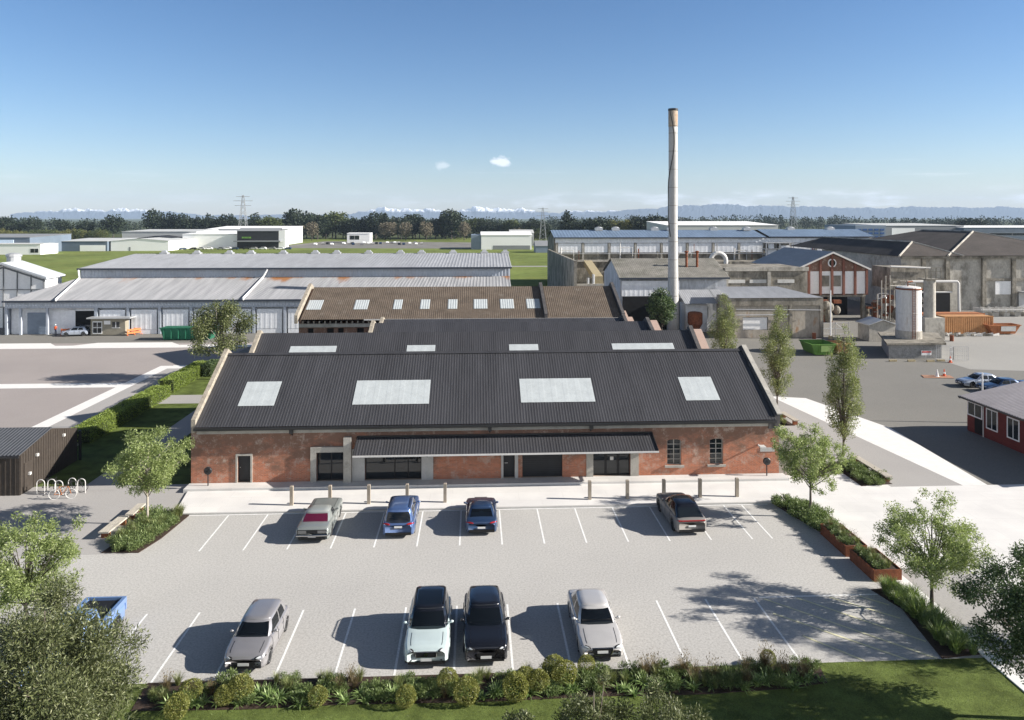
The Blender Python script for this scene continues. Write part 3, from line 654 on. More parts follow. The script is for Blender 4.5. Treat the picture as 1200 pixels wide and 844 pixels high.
for k in range(14):
    x0 = -60.9 + k * step
    if x0 + 4.05 > xr: break
    b = MB(); b.corr((x0, 124.0, .75), (x0 + 4.05, 124.0, .75), (x0 + 4.05, 124.0, 3.95), (x0, 124.0, 3.95), .8, .012); b.box(x0, x0 + 4.05, 124.02, 124.2, 0, .72); b.build('wall_panel', M['panel'], sh)
    b = MB(); b.box(x0 - .72, x0 - .3, 123.86, 124.3, 0, 4.29); b.build('column', M['zinc_wall'], sh)
b = MB(); b.box(-66.1, -65.0, 124.5, 124.7, 0.05, 3.9); b.box(-64.9, -61.9, 124.6, 124.8, 3.7, 4.2); b.build('sliding_door', M['panel'], sh)
b = MB(); b.box(-65.0, -62.0, 124.55, 124.75, .55, 3.75); b.build('dark_doorway', M['dark'], sh)
b = MB()
for k in range(14): b.box(-72.6, -69.7, 124.5 + .02 * (k % 2), 124.8, k * .25, k * .25 + .24)
b.build('roller_door', M['bluegrey'], sh)
for x in (-75.6, -73.4, -69.2, -61.6):
    b = MB(); b.box(x - .16, x + .16, 123.95, 124.3, 0, 4.3); b.build('column', M['zinc_wall'], sh)
for (a, c) in (((-61.2, 124.6, 4.1), (-57.5, 124.6, 1.4)), ((-57.2, 124.6, 4.0), (-61.4, 124.6, .6))):
    b = MB(); b.cyl(a, c, .09, n=5); b.build('brace', M['navy'], sh)
for x in (-67.3, -37.6):
    b = MB(); b.tube([(x, 123.2, 5.65), (x - .2, 123.3, 5.75), (x - 2.6 if x < -60 else x - .3, 135.2, 8.25), (x - 2.8 if x < -60 else x + .5, 135.3, 9.7)], .16, 6); b.build('downpipe', M['white'], sh)
for k in range(13):
    xx = -61 + k * 5.6 + (k % 3) * .7
    b = MB(); b.box(xx - .75, xx + .75, 148.9, 150.3, 11.75, 12.1); b.hexa([(xx - .55, 149.1, 12.1), (xx + .55, 149.1, 12.1), (xx + .55, 150.1, 12.1), (xx - .55, 150.1, 12.1)], [(xx - .35, 149.3, 12.5), (xx + .35, 149.3, 12.5), (xx + .35, 149.9, 12.5), (xx - .35, 149.9, 12.5)]); b.build('roof_vent', M['galv'], uro)

def shed(name, lab, cat, x0, x1, y0, y1, he, hr, wall, roof, axis='x', mono=None, over=.3, wins=(), doors=(), winmat=None, front=None, ribs=0):
    """gabled or mono-pitch building on an axis aligned plan, ridge along axis"""
    t = empty(name, ((x0 + x1) / 2, y0, 0), lab, cat)
    w = MB(); r = MB(); o = over; th = max(.12, (hr - he) * .02)
    if axis == 'x':
        if mono: w.prism_x([(y0, 0), (y1, 0), (y1, hr), (y0, he)], x0, x1); segs = [((y0 - o, he), (y1 + o, hr))]
        else:
            ym = (y0 + y1) / 2; w.prism_x([(y0, 0), (y1, 0), (y1, he), (ym, hr), (y0, he)], x0, x1); segs = [((y0 - o, he - o * (hr - he) / (ym - y0)), (ym, hr)), ((y1 + o, he - o * (hr - he) / (ym - y0)), (ym, hr))]
        for (ya, za), (yb, zb) in segs:
            u = .05
            if ribs and ya < yb: r.corr((x0 - o, ya, za + u + th), (x1 + o, ya, za + u + th), (x1 + o, yb, zb + u + th), (x0 - o, yb, zb + u + th), ribs, ribs * .12)
            r.hexa([(x0 - o, ya, za + u), (x1 + o, ya, za + u), (x1 + o, yb, zb + u), (x0 - o, yb, zb + u)], [(x0 - o, ya, za + u + th), (x1 + o, ya, za + u + th), (x1 + o, yb, zb + u + th), (x0 - o, yb, zb + u + th)])
    else:
        xm = (x0 + x1) / 2; w.prism_y([(x0, 0), (x1, 0), (x1, he), (xm, hr), (x0, he)], y0, y1)
        for xa, za, xb, zb in ((x0 - o, he - o * (hr - he) / (xm - x0), xm, hr), (x1 + o, he - o * (hr - he) / (xm - x0), xm, hr)):
            u = .05; r.hexa([(xa, y0 - o, za + u), (xb, y0 - o, zb + u), (xb, y1 + o, zb + u), (xa, y1 + o, za + u)], [(xa, y0 - o, za + u + th), (xb, y0 - o, zb + u + th), (xb, y1 + o, zb + u + th), (xa, y1 + o, za + u + th)])
    wo = w.build('wall', wall, t); ro = r.build('roof', roof, t)
    for k, (a, c, z0, z1) in enumerate(wins):
        m_ = MB(); m_.box(a, c, y0 - .06, y0 - .012, z0, z1); wi = m_.build('window', winmat or M['glass'], t)
        f_ = MB(); e_ = max(.05, (z1 - z0) * .05)
        f_.box(a - e_, c + e_, y0 - .075, y0 - .011, z0 - e_, z0 - .003); f_.box(a - e_, c + e_, y0 - .075, y0 - .011, z1 + .003, z1 + e_); f_.box(a - e_, a - .003, y0 - .075, y0 - .011, z0 - .003, z1 + .003); f_.box(c + .003, c + e_, y0 - .075, y0 - .011, z0 - .003, z1 + .003)
        f_.box((a + c) / 2 - e_ / 2, (a + c) / 2 + e_ / 2, y0 - .078, y0 - .061, z0, z1)
        f_.build('frame', M['steelw'], wi)
    for a, c, z1, dm in doors:
        m_ = MB(); m_.box(a, c, y0 - .07, y0 - .01, 0.02, z1); m_.build('door', dm, t)
    return t

# --- white gabled shed at the far left (skewed frame grid on its gable)
ws = empty('white_shed', (-80, 132, 0), 'white gabled shed with a dark steel grid on its end wall, at the left edge', 'shed')
P0 = (-92.0, 132.0); e0, e1, ap = 9.3, 9.3, 11.4
b = MB(); b.prism_y([(-88, 0), (-73.9, 0), (-73.9, 8.5), (-80.9, 10.85), (-88, 8.5)], 132, 137); b.build('wall', M['white'], ws)
b = MB()
for xa, za, xb, zb in ((-88.4, 8.45, -80.9, 10.95), (-73.4, 8.45, -80.9, 10.95)): b.hexa([(xa, 131.3, za), (xb, 131.3, zb), (xb, 137.3, zb), (xa, 137.3, za)], [(xa, 131.3, za + .35), (xb, 131.3, zb + .35), (xb, 137.3, zb + .35), (xa, 137.3, za + .35)])
b.build('roof', mat('pale_roof_iron', (.50, .53, .56), rough=.5, var=.08), ws)
b = MB()
for x in (-87.5, -84.2, -80.9, -78.6, -76.3, -74.2): b.box(x - .07, x + .07, 131.85, 131.99, 0, 10.6 - abs(x + 80.9) * .335)
for z in (3.6, 6.6): b.box(-88, -73.9, 131.83, 131.98, z - .07, z + .07)
for s in (-1, 1): b.hexa([(-80.9, 131.84, 10.3), (-80.9 + s * 7, 131.84, 7.95), (-80.9 + s * 7, 131.97, 7.95), (-80.9, 131.97, 10.3)], [(-80.9, 131.84, 10.55), (-80.9 + s * 7, 131.84, 8.2), (-80.9 + s * 7, 131.97, 8.2), (-80.9, 131.97, 10.55)])
b.build('steel_frame', mat('grey_steel', (.16, .17, .18), var=.1), ws)
b = MB(); b.cyl((-81.0, 135, 10.8), (-81.0, 135, 12.2), 1.1, n=14); b.ell((-81.0, 135, 12.3), (1.3, 1.3, .5)); b.build('roof_vent', M['galv'], ws)

# --- dark shed left foreground
ds = empty('dark_shed', (-36, 52.3, 0), 'dark brown clad shed with grey ribbed roof beside the bike racks', 'shed')
M['brownclad'] = mat('dark_brown_cladding', (.050, .041, .034), rough=.7, var=.18, scale=.8, fine=.25, fscale=6)
b = MB()
x0, x1, y0, y1, ym = -50, -31.0, 52.35, 59.7, 56.0
b.prism_x([(y0, 0), (y1, 0), (y1, 2.55), (ym, 3.55), (y0, 2.75)], x0, x1 - .04); b.build('wall', M['brownclad'], ds)
b = MB(); b.prism_x([(y0 + .03, .02), (y1 - .03, .02), (y1 - .03, 2.5), (ym, 3.5), (y0 + .03, 2.7)], x1 - .035, x1 - .015)
n = 24
for k in range(n): y = y0 + .04 + (y1 - y0 - .08) * k / n; b.box(x1 - .014, x1 + .012, y, y + .05, .02, min(2.75 + (y - y0) / (ym - y0) * .8 if y < ym else 3.55 - (y - ym) / (y1 - ym) * 1.0, 3.5) - .06)
for k in range(56): x = x0 + 19 * k / 56; b.box(x, x + .05, y0 - .025, y0 - .003, .02, 2.6)
b.build('cladding_battens', M['brownclad'], ds)
q = MB(); q.corr((x0, y0 - .3, 2.82), (x1 + .12, y0 - .3, 2.82), (x1 + .12, ym, 3.62), (x0, ym, 3.62), .25, .03); q.corr((x1 + .12, y1 + .2, 2.56), (x0, y1 + .2, 2.56), (x0, ym, 3.62), (x1 + .12, ym, 3.62), .25, .03)
q.build('roof', mat('slate_grey_roof_iron', (.075, .08, .088), rough=.5, var=.12, spec=.5), ds)
b = MB(); b.box(x0, x1 + .12, y0 - .42, y0 - .3, 2.66, 2.8); b.build('gutter', M['gutter'], ds)
for y, z in ((54.2, 2.2), (57.6, 2.6), (53.3, 1.2)):
    b = MB(); b.box(x1 + .014, x1 + .16, y - .1, y + .1, z - .09, z + .09); b.build('wall_lamp', M['steelw'], ds)
b = MB(); b.box(x1 + .013, x1 + .03, 52.8, 53.6, 0.02, 2.05); b.build('door', M['brownclad'], ds)
b = MB(); b.box(-30.95, -30.8, 59.75, 59.9, 0, 2.3); tag(b.build('post', M['gutter']), 'black post at the far corner of the dark brown shed', 'post')

# --- site hut
hut = empty('site_hut', (-59, 122.5, 0), 'small beige site hut with flat roof in front of the grey shed', 'hut')
M['beige'] = mat('beige_cladding', (.30, .275, .215), var=.12, scale=1, fine=.15, fscale=6)
b = MB(); b.box(-61.6, -56.2, 122.6, 125.0 - .3, .1, 2.75); b.build('wall', M['beige'], hut)
b = MB(); b.box(-62.0, -55.2, 122.0, 124.75, 2.753, 2.95); b.build('roof', M['galv'], hut)
b = MB(); b.box(-61.3, -59.8, 122.55, 122.59, .3, 2.3)
o = b.build('glazed_door', M['white'], hut); b = MB()
for a in (-61.2, -60.5):
    for z in (.45, 1.35): b.box(a, a + .6, 122.53, 122.548, z, z + .8)
b.build('pane', M['glass'], o)
b = MB(); b.box(-58.2, -57.1, 122.54, 122.59, 1.3, 2.2); o = b.build('window', M['glass'], hut); b = MB(); b.box(-58.3, -57.0, 122.55, 122.595, 1.2, 1.29); b.box(-57.7, -57.6, 122.53, 122.539, 1.3, 2.2); b.build('frame', M['white'], o)
b = MB(); b.box(-59.5, -58.5, 122.55, 122.59, 1.8, 2.4); b.build('notice_board', M['white'], hut)

# --- long factory with blue roof
lf = empty('long_factory', (68, 205, 0), 'long concrete factory with faded blue roof and white upper bays behind the chimney', 'building')
b = MB(); b.prism_x([(205.6, 0), (223.6, 0), (223.6, 13.2), (214.6, 14.9), (205.6, 13.2)], 22.3, 113); b.build('wall', M['dirty'], lf)
q = MB(); q.corr((22.0, 204.8, 13.45), (82.0, 204.8, 13.45), (82.0, 214.6, 15.35), (22.0, 214.6, 15.35), .9, .035); q.corr((82.9, 204.8, 13.6), (113.4, 204.8, 13.6), (113.4, 214.6, 15.55), (82.9, 214.6, 15.55), .9, .035)
q.corr((113.4, 224.6, 13.4), (22.0, 224.6, 13.4), (22.0, 214.6, 15.35), (113.4, 214.6, 15.35), .9, .035); lro = q.build('roof', M['blueroof'], lf)
b = MB(); b.box(22, 82, 204.6, 204.78, 13.2, 13.5); b.box(82.9, 113.4, 204.6, 204.78, 13.35, 13.65); b.build('gutter', M['navy'], lf)
q = MB(); q.corr((22.4, 205.3, 11.9), (113, 205.3, 11.9), (113, 205.3, 13.2), (22.4, 205.3, 13.2), .9, .06); q.build('upper_cladding', M['panel'], lf)
b = MB(); b.box(22.35, 113, 205.25, 205.55, 8.7, 9.2); b.box(22.1, 22.28, 205.7, 223.5, 0, 13.1); b.build('concrete_beam', M['dirty'], lf)
for k in range(13):
    x0 = 23.2 + k * 7.35
    if 81 < x0 + 3 < 86: continue
    b = MB(); b.corr((x0, 205.2, 9.25), (x0 + 6.5, 205.2, 9.25), (x0 + 6.5, 205.2, 11.8), (x0, 205.2, 11.8), 1.2, .012); b.build('wall_panel', M['panel'], lf)
    b = MB(); b.box(x0 - .65, x0 - .15, 205.05, 205.5, 0, 12.0); b.build('column', M['tan'], lf)
for x, y in ((36, 214), (41, 214.4), (52.5, 214.5), (57, 213.8), (70, 214.6), (79.5, 213.5), (93, 214.5), (105, 214.6)):
    b = MB(); b.box(x - 1.1, x + 1.1, y - .8, y + .8, 15.2, 16.0); b.ell((x, y, 16.0), (1.1, .8, .35), 10, 5); b.build('roof_vent', M['galv'], lro)
# plant on the factory roof terrace between the two sections
tw = empty('roof_plant', (84, 203, 0), 'grey steel roof plant and ducts standing between the two factory sections', 'plant tower')
b = MB()
for x in (80.4, 84.2, 88): 
    for y in (201, 203.5): b.box(x - .12, x + .12, y - .12, y + .12, 0, 12.0)
for z in (8.6, 10.3, 12): b.box(80.2, 88.2, 200.8, 203.7, z - .1, z + .1)
b.build('steel_frame', M['galv'], tw)
b = MB(); b.box(81, 83.4, 201.3, 203.2, 8.75, 10.1); b.box(84.8, 87.4, 201.4, 203.3, 8.75, 11.2); b.cyl((82.2, 202, 10.45), (82.2, 202, 11.9), .8, n=10); b.build('tank', M['panel'], tw)

# ruined annex with the two yellow beams
an = empty('roofless_annex', (32, 180, 0), 'roofless stained concrete annex with two yellowish concrete beams below the blue roofed factory', 'building')
b = MB(); b.box(20.2, 20.8, 150, 205, 0, 10.2); b.box(20.8, 47, 179.6, 180.0, 0, 8.2); b.box(20.8, 47, 150, 150.4, 0, 4.0); b.build('wall', M['dirty'], an)
b = MB(); b.box(20.8, 47, 179.2, 179.58, 8.25, 8.7); b.box(20.8, 47, 152, 152.5, 4.9, 5.3); b.build('concrete_beam', M['tan'], an)
M['yel'] = mat('yellowish_concrete', (.40, .335, .205), var=.15, scale=1, fine=.2, fscale=4)
for x in (26.5, 38.0):
    b = MB(); b.prism_x([(179.1, 7.4), (179.1, 8.6), (163, 6.0), (163, 0), (165.5, 0), (165.5, 4.9)][::-1], x, x + 1.9); b.build('sloping_beam', M['yel'], an)
b = MB()
for x, z in ((23.5, 6.5), (24.6, 7.2)): b.cyl((x, 152.8, 0), (x, 152.8, z), .3, n=8)
b.build('pipe', M['galv'], an)

# --- grey old building with mossy roof
go = empty('old_workshop', (34, 125, 0), 'old grey workshop with mossy roof and patchy metal walls behind the chimney', 'building')
b = MB(); b.prism_x([(125.4, 0), (141, 0), (141, 8.7), (133.2, 11.4), (125.4, 8.7)], 24.8, 43.2); b.build('wall', mat('patchy_grey_cladding', (.42, .44, .47), var=.2, scale=.8, fine=.3, fscale=2, stretch=(1, 1, .3), stain=((.15, .16, .17), .7, .58, .75)), go)
q = MB(); q.corr((24.5, 124.9, 8.75), (43.6, 124.9, 8.75), (43.6, 133.2, 11.6), (24.5, 133.2, 11.6), .35, .022, wave='sin'); q.corr((43.6, 141.5, 8.75), (24.5, 141.5, 8.75), (24.5, 133.2, 11.6), (43.6, 133.2, 11.6), .35, .022, wave='sin')
gro = q.build('roof', M['moss'], go)
b = MB(); b.box(24.5, 43.6, 124.7, 124.88, 8.5, 8.78); b.build('gutter', M['navy'], go)
b = MB(); b.corr((25.0, 125.2, 5.6), (35.0, 125.2, 5.6), (35.0, 125.2, 8.2), (25.0, 125.2, 8.2), .8, .012); b.build('white_panel', M['panel'], go)
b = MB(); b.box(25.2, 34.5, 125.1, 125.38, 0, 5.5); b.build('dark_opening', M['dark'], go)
for x, m_ in ((37.4, M['rust']), (39.3, M['rust'])):
    b = MB(); b.cyl((x, 129.4, 10), (x, 129.4, 12.9), .22, n=8); b.ell((x, 129.4, 12.95), (.4, .4, .2), 8, 4); b.build('flue', m_, gro)
# lean-to and stair on its right
lt = empty('lean_to', (39, 121, 0), 'grey metal lean-to with an outside steel stair against the old workshop', 'lean-to')
b = MB(); b.box(35.0, 38.6, 121.5, 125, 0, 4.6); b.box(40.7, 43.4, 121.2, 125, 3.2, 5.2); b.build('wall', M['panel'], lt)
q = MB(); q.corr((34.4, 119.8, 4.9), (39.9, 119.8, 4.9), (39.9, 125.0, 6.7), (34.4, 125.0, 6.7), .35, .016); q.corr((40.1, 119.8, 4.9), (43.9, 119.8, 4.9), (43.9, 125.0, 6.7), (40.1, 125.0, 6.7), .35, .016); q.build('roof', M['zinc'], lt)
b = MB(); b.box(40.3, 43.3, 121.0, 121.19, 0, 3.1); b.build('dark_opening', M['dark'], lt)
b = MB()
for k in range(9): b.box(37.9 + k * .3, 38.2 + k * .3, 119.6, 120.6, .3 + k * .33, .36 + k * .33)
for y in (119.6, 120.6): b.cyl((37.9, y, .3), (40.6, y, 3.3), .05, n=5); b.tube([(37.9, y, 1.4), (40.5, y, 4.3), (41.3, y, 4.3), (41.3, y, 0)], .04, 5)
b.build('steel_stair', M['galv'], lt)
b = MB(); b.lathe([(.3, 0), (1.1, 1.4), (1.2, 1.6), (1.2, 3.2), (.9, 3.4), (.2, 3.5)], (35.9, 119.3, .2), n=14); tag(b.build('hopper', M['rust']), 'rusty brown hopper standing at the foot of the chimney', 'hopper')
# --- low concrete building with light roof
lc = empty('concrete_store', (48, 115, 0), 'low stained concrete store with light iron roof and rust marks behind the poplars', 'building')
b = MB(); b.wall_y(40.2, 54.9, 0, 6.3, 115, [(42.2, 46.3, 1.2, 3.3)], .3, back=False); b.box(40.2, 54.9, 115.31, 121.6, 0, 6.2); b.build('wall', M['rustpanel'], lc)
q = MB(); q.corr((40.0, 114.6, 6.35), (55.1, 114.6, 6.35), (50.5, 121.6, 7.5), (40.0, 121.6, 7.5), .35, .016); q.build('roof', M['zinc'], lc)
b = MB(); b.box(40.0, 55.1, 114.75, 114.98, 5.1, 6.3); b.build('fascia', M['dirty'], lc)
for x in (40.3, 49.6, 54.6):
    b = MB(); b.box(x, x + .5, 114.72, 114.99, 0, 5.09); b.build('column', M['dirty'], lc)
b = MB(); b.box(42.3, 46.2, 115.15, 115.25, 1.3, 3.2); b.build('window', M['white'], lc)
b = MB(); b.tube([(41, 114.5, 3.7), (49.3, 114.5, 3.7)], .07, 5); b.tube([(41, 114.5, 4.6), (54.6, 114.5, 4.4)], .06, 5); b.build('pipe', M['galv'], lc)
uc = empty('concrete_block', (49, 128, 0), 'stained concrete upper storey with small white windows behind the low store', 'building')
b = MB(); b.box(44, 58.5, 128, 140, 0, 10.1); b.build('wall', M['dirty'], uc)
for x0 in (44.4, 48.2, 53.2):
    b = MB(); b.box(x0, x0 + 3, 127.9, 127.98, 7.5, 8.1); b.build('window', M['old_white'], uc)
b = MB(); b.box(43.8, 58.7, 127.7, 127.98, 9.6, 10.3); b.build('cornice', M['tan'], uc)
b = MB(); b.box(43.8, 44.3, 127.6, 127.97, 0, 9.5); b.box(51.3, 51.9, 127.6, 127.97, 0, 9.5); b.build('column', M['tan'], uc)

# --- brick gable building with round window
bg = empty('gabled_works', (66.4, 135, 0), 'works building with brick gable, round white window and white lower wall', 'building')
b = MB(); b.prism_y([(59.8, 9.0), (73.0, 9.0), (73.0, 9.45), (66.4, 12.3), (59.8, 9.45)][::1], 135, 156); b.box(59.8, 73.0, 135.5, 156, 4.6, 8.99); b.build('brick_wall', BR, bg)
b = MB(); b.box(59.8, 73.0, 135.0, 135.48, 4.8, 8.98); b.build('white_wall', M['white'], bg)
b = MB()
for k in range(7):
    x = 59.8 + 13.2 * k / 6; b.box(x - .2, x + .2, 134.7, 134.99, 4.6, 12.4 - abs(x - 66.4) * .43)
b.build('pilaster', mat('dark_brown_brick', (.20, .085, .06), var=.2, scale=2), bg)
b = MB()
for xa, za, xb, zb in ((59.2, 9.3, 66.4, 12.5), (73.6, 9.3, 66.4, 12.5)): b.hexa([(xa, 134.5, za), (xb, 134.5, zb), (xb, 156, zb), (xa, 156, za)], [(xa, 134.5, za + .15), (xb, 134.5, zb + .15), (xb, 156, zb + .15), (xa, 156, za + .15)])
bro = b.build('roof', M['zinc'], bg)
b = MB()
for s in (-1, 1): b.hexa([(66.4, 134.3, 12.35), (66.4 + s * 7.2, 134.3, 9.15), (66.4 + s * 7.2, 134.49, 9.15), (66.4, 134.49, 12.35)], [(66.4, 134.3, 12.68), (66.4 + s * 7.2, 134.3, 9.48), (66.4 + s * 7.2, 134.49, 9.48), (66.4, 134.49, 12.68)])
b.build('barge_board', M['steelw'], bro)
b = MB(); b.lathe([(.55, -.1), (.80, -.1), (.80, .1), (.55, .1)], (66.4, 134.85, 10.55), 'y', 24); o = b.build('round_window', M['white'], bg); b = MB(); b.cyl((66.4, 134.72, 10.55), (66.4, 134.8, 10.55), .6, n=20); b.build('pane', M['glass'], o)
for x in (64.3, 66.5):
    b = MB(); b.box(x + .2, x + 1.6, 134.9, 134.98, 6.2, 8.2); b.build('window', M['dirty'], bg)
b = MB()
for x in (60, 66.2, 72.6): b.box(x - .3, x + .3, 135.2, 135.8, 0, 4.59)
b.build('column', M['dirty'], bg); b = MB(); b.box(59.8, 73, 135.1, 136, 4.2, 4.59); b.build('concrete_beam', M['dirty'], bg)
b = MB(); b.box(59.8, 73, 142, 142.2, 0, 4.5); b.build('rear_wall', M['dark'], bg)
rng = random.Random(5)
pr = empty('process_pipework', (69, 132.5, 0), 'tangle of pale pipes, vessels and rusty plant under the gabled works', 'machinery')
b = MB()
for k in range(14):
    x = rng.uniform(73.2, 79); z = rng.uniform(1.5, 8); b.tube([(x, 134, z), (x + rng.uniform(1.5, 5), 134.2, z), (x + 5, 134.2, rng.uniform(0, 3))], rng.uniform(.07, .16), 6)
for k in range(8): b.cyl((74 + k * .8, 133, 0), (74 + k * .8, 133, rng.uniform(4, 8.6)), .09, n=6)
b.build('pipe', M['tan'], pr)
for k in range(7):
    b = MB(); x = 74 + 1.35 * k; z = 2.2 + (k * 1.7) % 5; y = 133.4 + .3 * (k % 3)
    b.box(x - .8, x + 1.2, y, y + 1.2, z, z + .12)
    for q in (-.7, 1.1): b.box(x + q - .05, x + q + .05, y, y + .1, z + .12, z + 1.1); b.box(x + q - .05, x + q + .05, y + .02, y + .12, 0, z)
    b.box(x - .8, x + 1.2, y, y + .06, z + 1.0, z + 1.1); b.build('gantry', M['galv'] if k % 2 else M['dirty'], pr)
for k in range(5):
    b = MB(); x = 73.6 + k * 1.7; b.lathe([(.55, 0), (.6, .2), (.6, 2 + (k * .9) % 2.2), (.35, 2.5 + (k * .9) % 2.2)], (x, 136.2, 0), n=14); b.build('tank', (M['dirty'], M['rust'], M['galv'])[k % 3], pr)
for k in range(7):
    b = MB(); x = rng.uniform(61, 78); y = rng.uniform(131.5, 134); b.ell((x, y, rng.uniform(.6, 3)), (rng.uniform(.5, 1.1),) * 2 + (rng.uniform(.6, 1.4),), 10, 6); b.build('vessel', M['dirty'], pr)
for k in range(9):
    b = MB(); x = rng.uniform(61, 79); z = rng.uniform(.4, 4); b.box(x, x + rng.uniform(.5, 1.5), 133, 133.8, z, z + rng.uniform(.3, 1.2)); b.build('rusty_casing', M['rust'], pr)

# --- big concrete building with dark hipped roofs
dh = empty('hip_roof_warehouse', (112, 147, 0), 'large concrete warehouse with dark hipped roofs at the right edge', 'building')
b = MB(); b.box(87.0, 130, 147.4, 182, 0, 11.0); b.build('wall', M['tan'], dh)
def hip(x0, x1, yf, yb, ze, zp, name='roof'):
    w = (x1 - x0) / 2; xm = (x0 + x1) / 2; r = MB()
    A, B, C, D = (x0, yf, ze), (x1, yf, ze), (x1, yb, ze), (x0, yb, ze); E_, F_ = (xm, yf + w, zp), (xm, yb - w, zp)
    r.face([A, B, E_]); r.face([B, C, F_, E_]); r.face([C, D, F_]); r.face([D, A, E_, F_]); r.face([D, C, B, A])
    o = r.build(name, M['darkroof'], dh)
    h = MB(); h.tube([A, E_], .22, 6); h.tube([B, E_], .2, 6); h.tube([E_, F_], .22, 6); h.build('hip_capping', M['tan'], o)
hip(96.4, 130.4, 146.6, 200, 11.2, 15.8); hip(86.2, 99.8, 146.7, 200, 11.15, 13.8)
b = MB()
for x in (91.6, 96.6, 104.3, 110.6, 117, 124): b.box(x - .4, x + .4, 146.9, 147.38, 0, 10.6)
b.box(86.9, 130, 146.85, 147.39, 10.62, 11.1); b.build('column', M['dirty'], dh)
b = MB(); b.box(104.8, 110.2, 147.1, 147.38, 6.0, 6.5); b.box(92, 96.2, 147.1, 147.38, 6.1, 6.6); b.box(111, 116.6, 147.1, 147.38, 6, 6.5); b.build('concrete_beam', M['dirty'], dh)
b = MB(); b.box(106.8, 110.1, 147.2, 147.37, 3.2, 5.9); b.build('white_door', M['white'], dh)
b = MB(); b.box(111.4, 118, 144, 147.3, 3.6, 3.9); b.box(111.6, 117.8, 146.9, 147.3, 0, 3.5); b.build('loading_canopy', M['galv'], dh)
pl = empty('loading_porch', (86, 140, 0), 'dark steel loading porch with pale pipe frame in front of the hipped warehouse', 'porch')
b = MB(); b.box(80.6, 88.2, 140.2, 146.8, 5.2, 9.3); b.box(88.2, 93.6, 141, 146.8, 4.4, 6.2); b.build('cladding', M['dirty'], pl)
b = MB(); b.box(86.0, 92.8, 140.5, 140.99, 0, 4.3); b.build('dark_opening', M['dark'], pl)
b = MB(); b.tube([(84.5, 139.6, 6.6), (93.6, 139.6, 6.6), (93.9, 139.6, 6.2), (94, 139.6, 0)], .25, 8); b.tube([(80.4, 139.8, 9.5), (88.4, 139.8, 9.2)], .18, 6); b.tube([(86, 139.7, 4.5), (92.6, 139.7, 4.5)], .16, 6); b.build('pipe_frame', M['steelw'], pl)
wl = empty('timber_rack', (101, 138, 0), 'pale timber lattice racks lying on rubble beside the warehouse', 'rack')
b = MB()
for k in range(7): b.box(97 + k * 1.5, 97.15 + k * 1.5, 137, 140, .9, 1.6)
b.box(96.5, 107, 136.9, 137.1, 1.3, 1.45); b.box(96.5, 107, 138.6, 138.8, .8, .95); b.build('rail', M['old_white'], wl)
b = MB()
for k in range(5): b.box(97 + k * 2.2, 98.2 + k * 2.2, 137.4, 139.4, 0, .75)
b.build('block', M['conc'], wl)

# --- silo group
pn = empty('concrete_plinth', (60.5, 100, 0), 'square grey block plinth with dark overhanging slab carrying the white silo', 'plinth')
b = MB(); b.prism_z([(55.8, 97.4), (63.0, 97.2), (67.4, 105.5), (59.9, 106.5)], 0, 1.85); b.build('block_wall', mat('grey_blockwork', (.30, .30, .295), var=.2, scale=1.5, fine=.3, fscale=5, bump=.4), pn)
b = MB(); b.prism_z([(55.3, 97.0), (63.4, 96.8), (68.1, 106), (59.6, 107)], 1.853, 2.1); b.build('slab', M['dirty'], pn)
si = empty('silo', (61.0, 101.5, 2.1), 'tall white cylindrical silo with rust ring standing on the grey plinth', 'silo')
b = MB(); b.lathe([(1.62, 3.2), (1.62, 5.6), (1.66, 5.65), (1.62, 5.7), (1.62, 9.0), (1.5, 9.25), (0, 9.45)], (61, 101.5, 0), n=32); b.build('shell', mat('rust_spotted_white_paint', (.66, .65, .63), var=.12, scale=1, fine=.15, fscale=5, stretch=(1, 1, .3), stain=((.34, .25, .18), 1.3, .62, .8)), si, smooth=False)
b = MB(); b.lathe([(1.70, 2.1), (1.70, 3.19), (1.63, 3.2)], (61, 101.5, 0), n=32); b.build('base_ring', M['tan'], si)
b = MB(); b.lathe([(1.66, 8.9), (1.74, 9.0), (1.66, 9.12)], (61, 101.5, 0), n=32); b.tube([(60.6, 101, 9.4), (60.6, 101, 10.0), (61.6, 101.6, 10.0)], .09, 6)
for k in range(30): b.box(60.55, 60.95, 99.74, 99.78, 2.3 + k * .23, 2.34 + k * .23)
b.box(60.52, 60.56, 99.72, 99.79, 2.2, 9.2); b.box(60.94, 60.98, 99.72, 99.79, 2.2, 9.2); b.build('ladder', M['rust'], si)
s2 = empty('flue_stack', (71.5, 113, 0), 'slim pale grey stack with a railed platform and concrete base by the orange container', 'stack')
b = MB(); b.lathe([(.85, 3.4), (.85, 9.3)], (71.3, 113, 0), n=20); b.build('shaft', M['tan'], s2)
b = MB(); b.box(69.8, 73.0, 111.8, 114.4, 0, 3.39); b.build('base', M['tan'], s2)
b = MB(); b.box(70.0, 72.6, 111.9, 114.1, 9.3, 9.42)
for x in (70.05, 70.9, 71.7, 72.5): b.box(x - .05, x + .05, 111.92, 112.02, 9.42, 11.2)
for z in (10.0, 10.6, 11.15): b.box(70, 72.6, 111.93, 112.0, z, z + .07)
b.build('platform', M['dirty'], s2)
wh = shed('kiosk', 'small grey gabled kiosk tucked behind the tall white silo', 'kiosk', 60.5, 64.6, 111, 114.4, 2.5, 3.2, M['tan'], M['galv'], 'y')
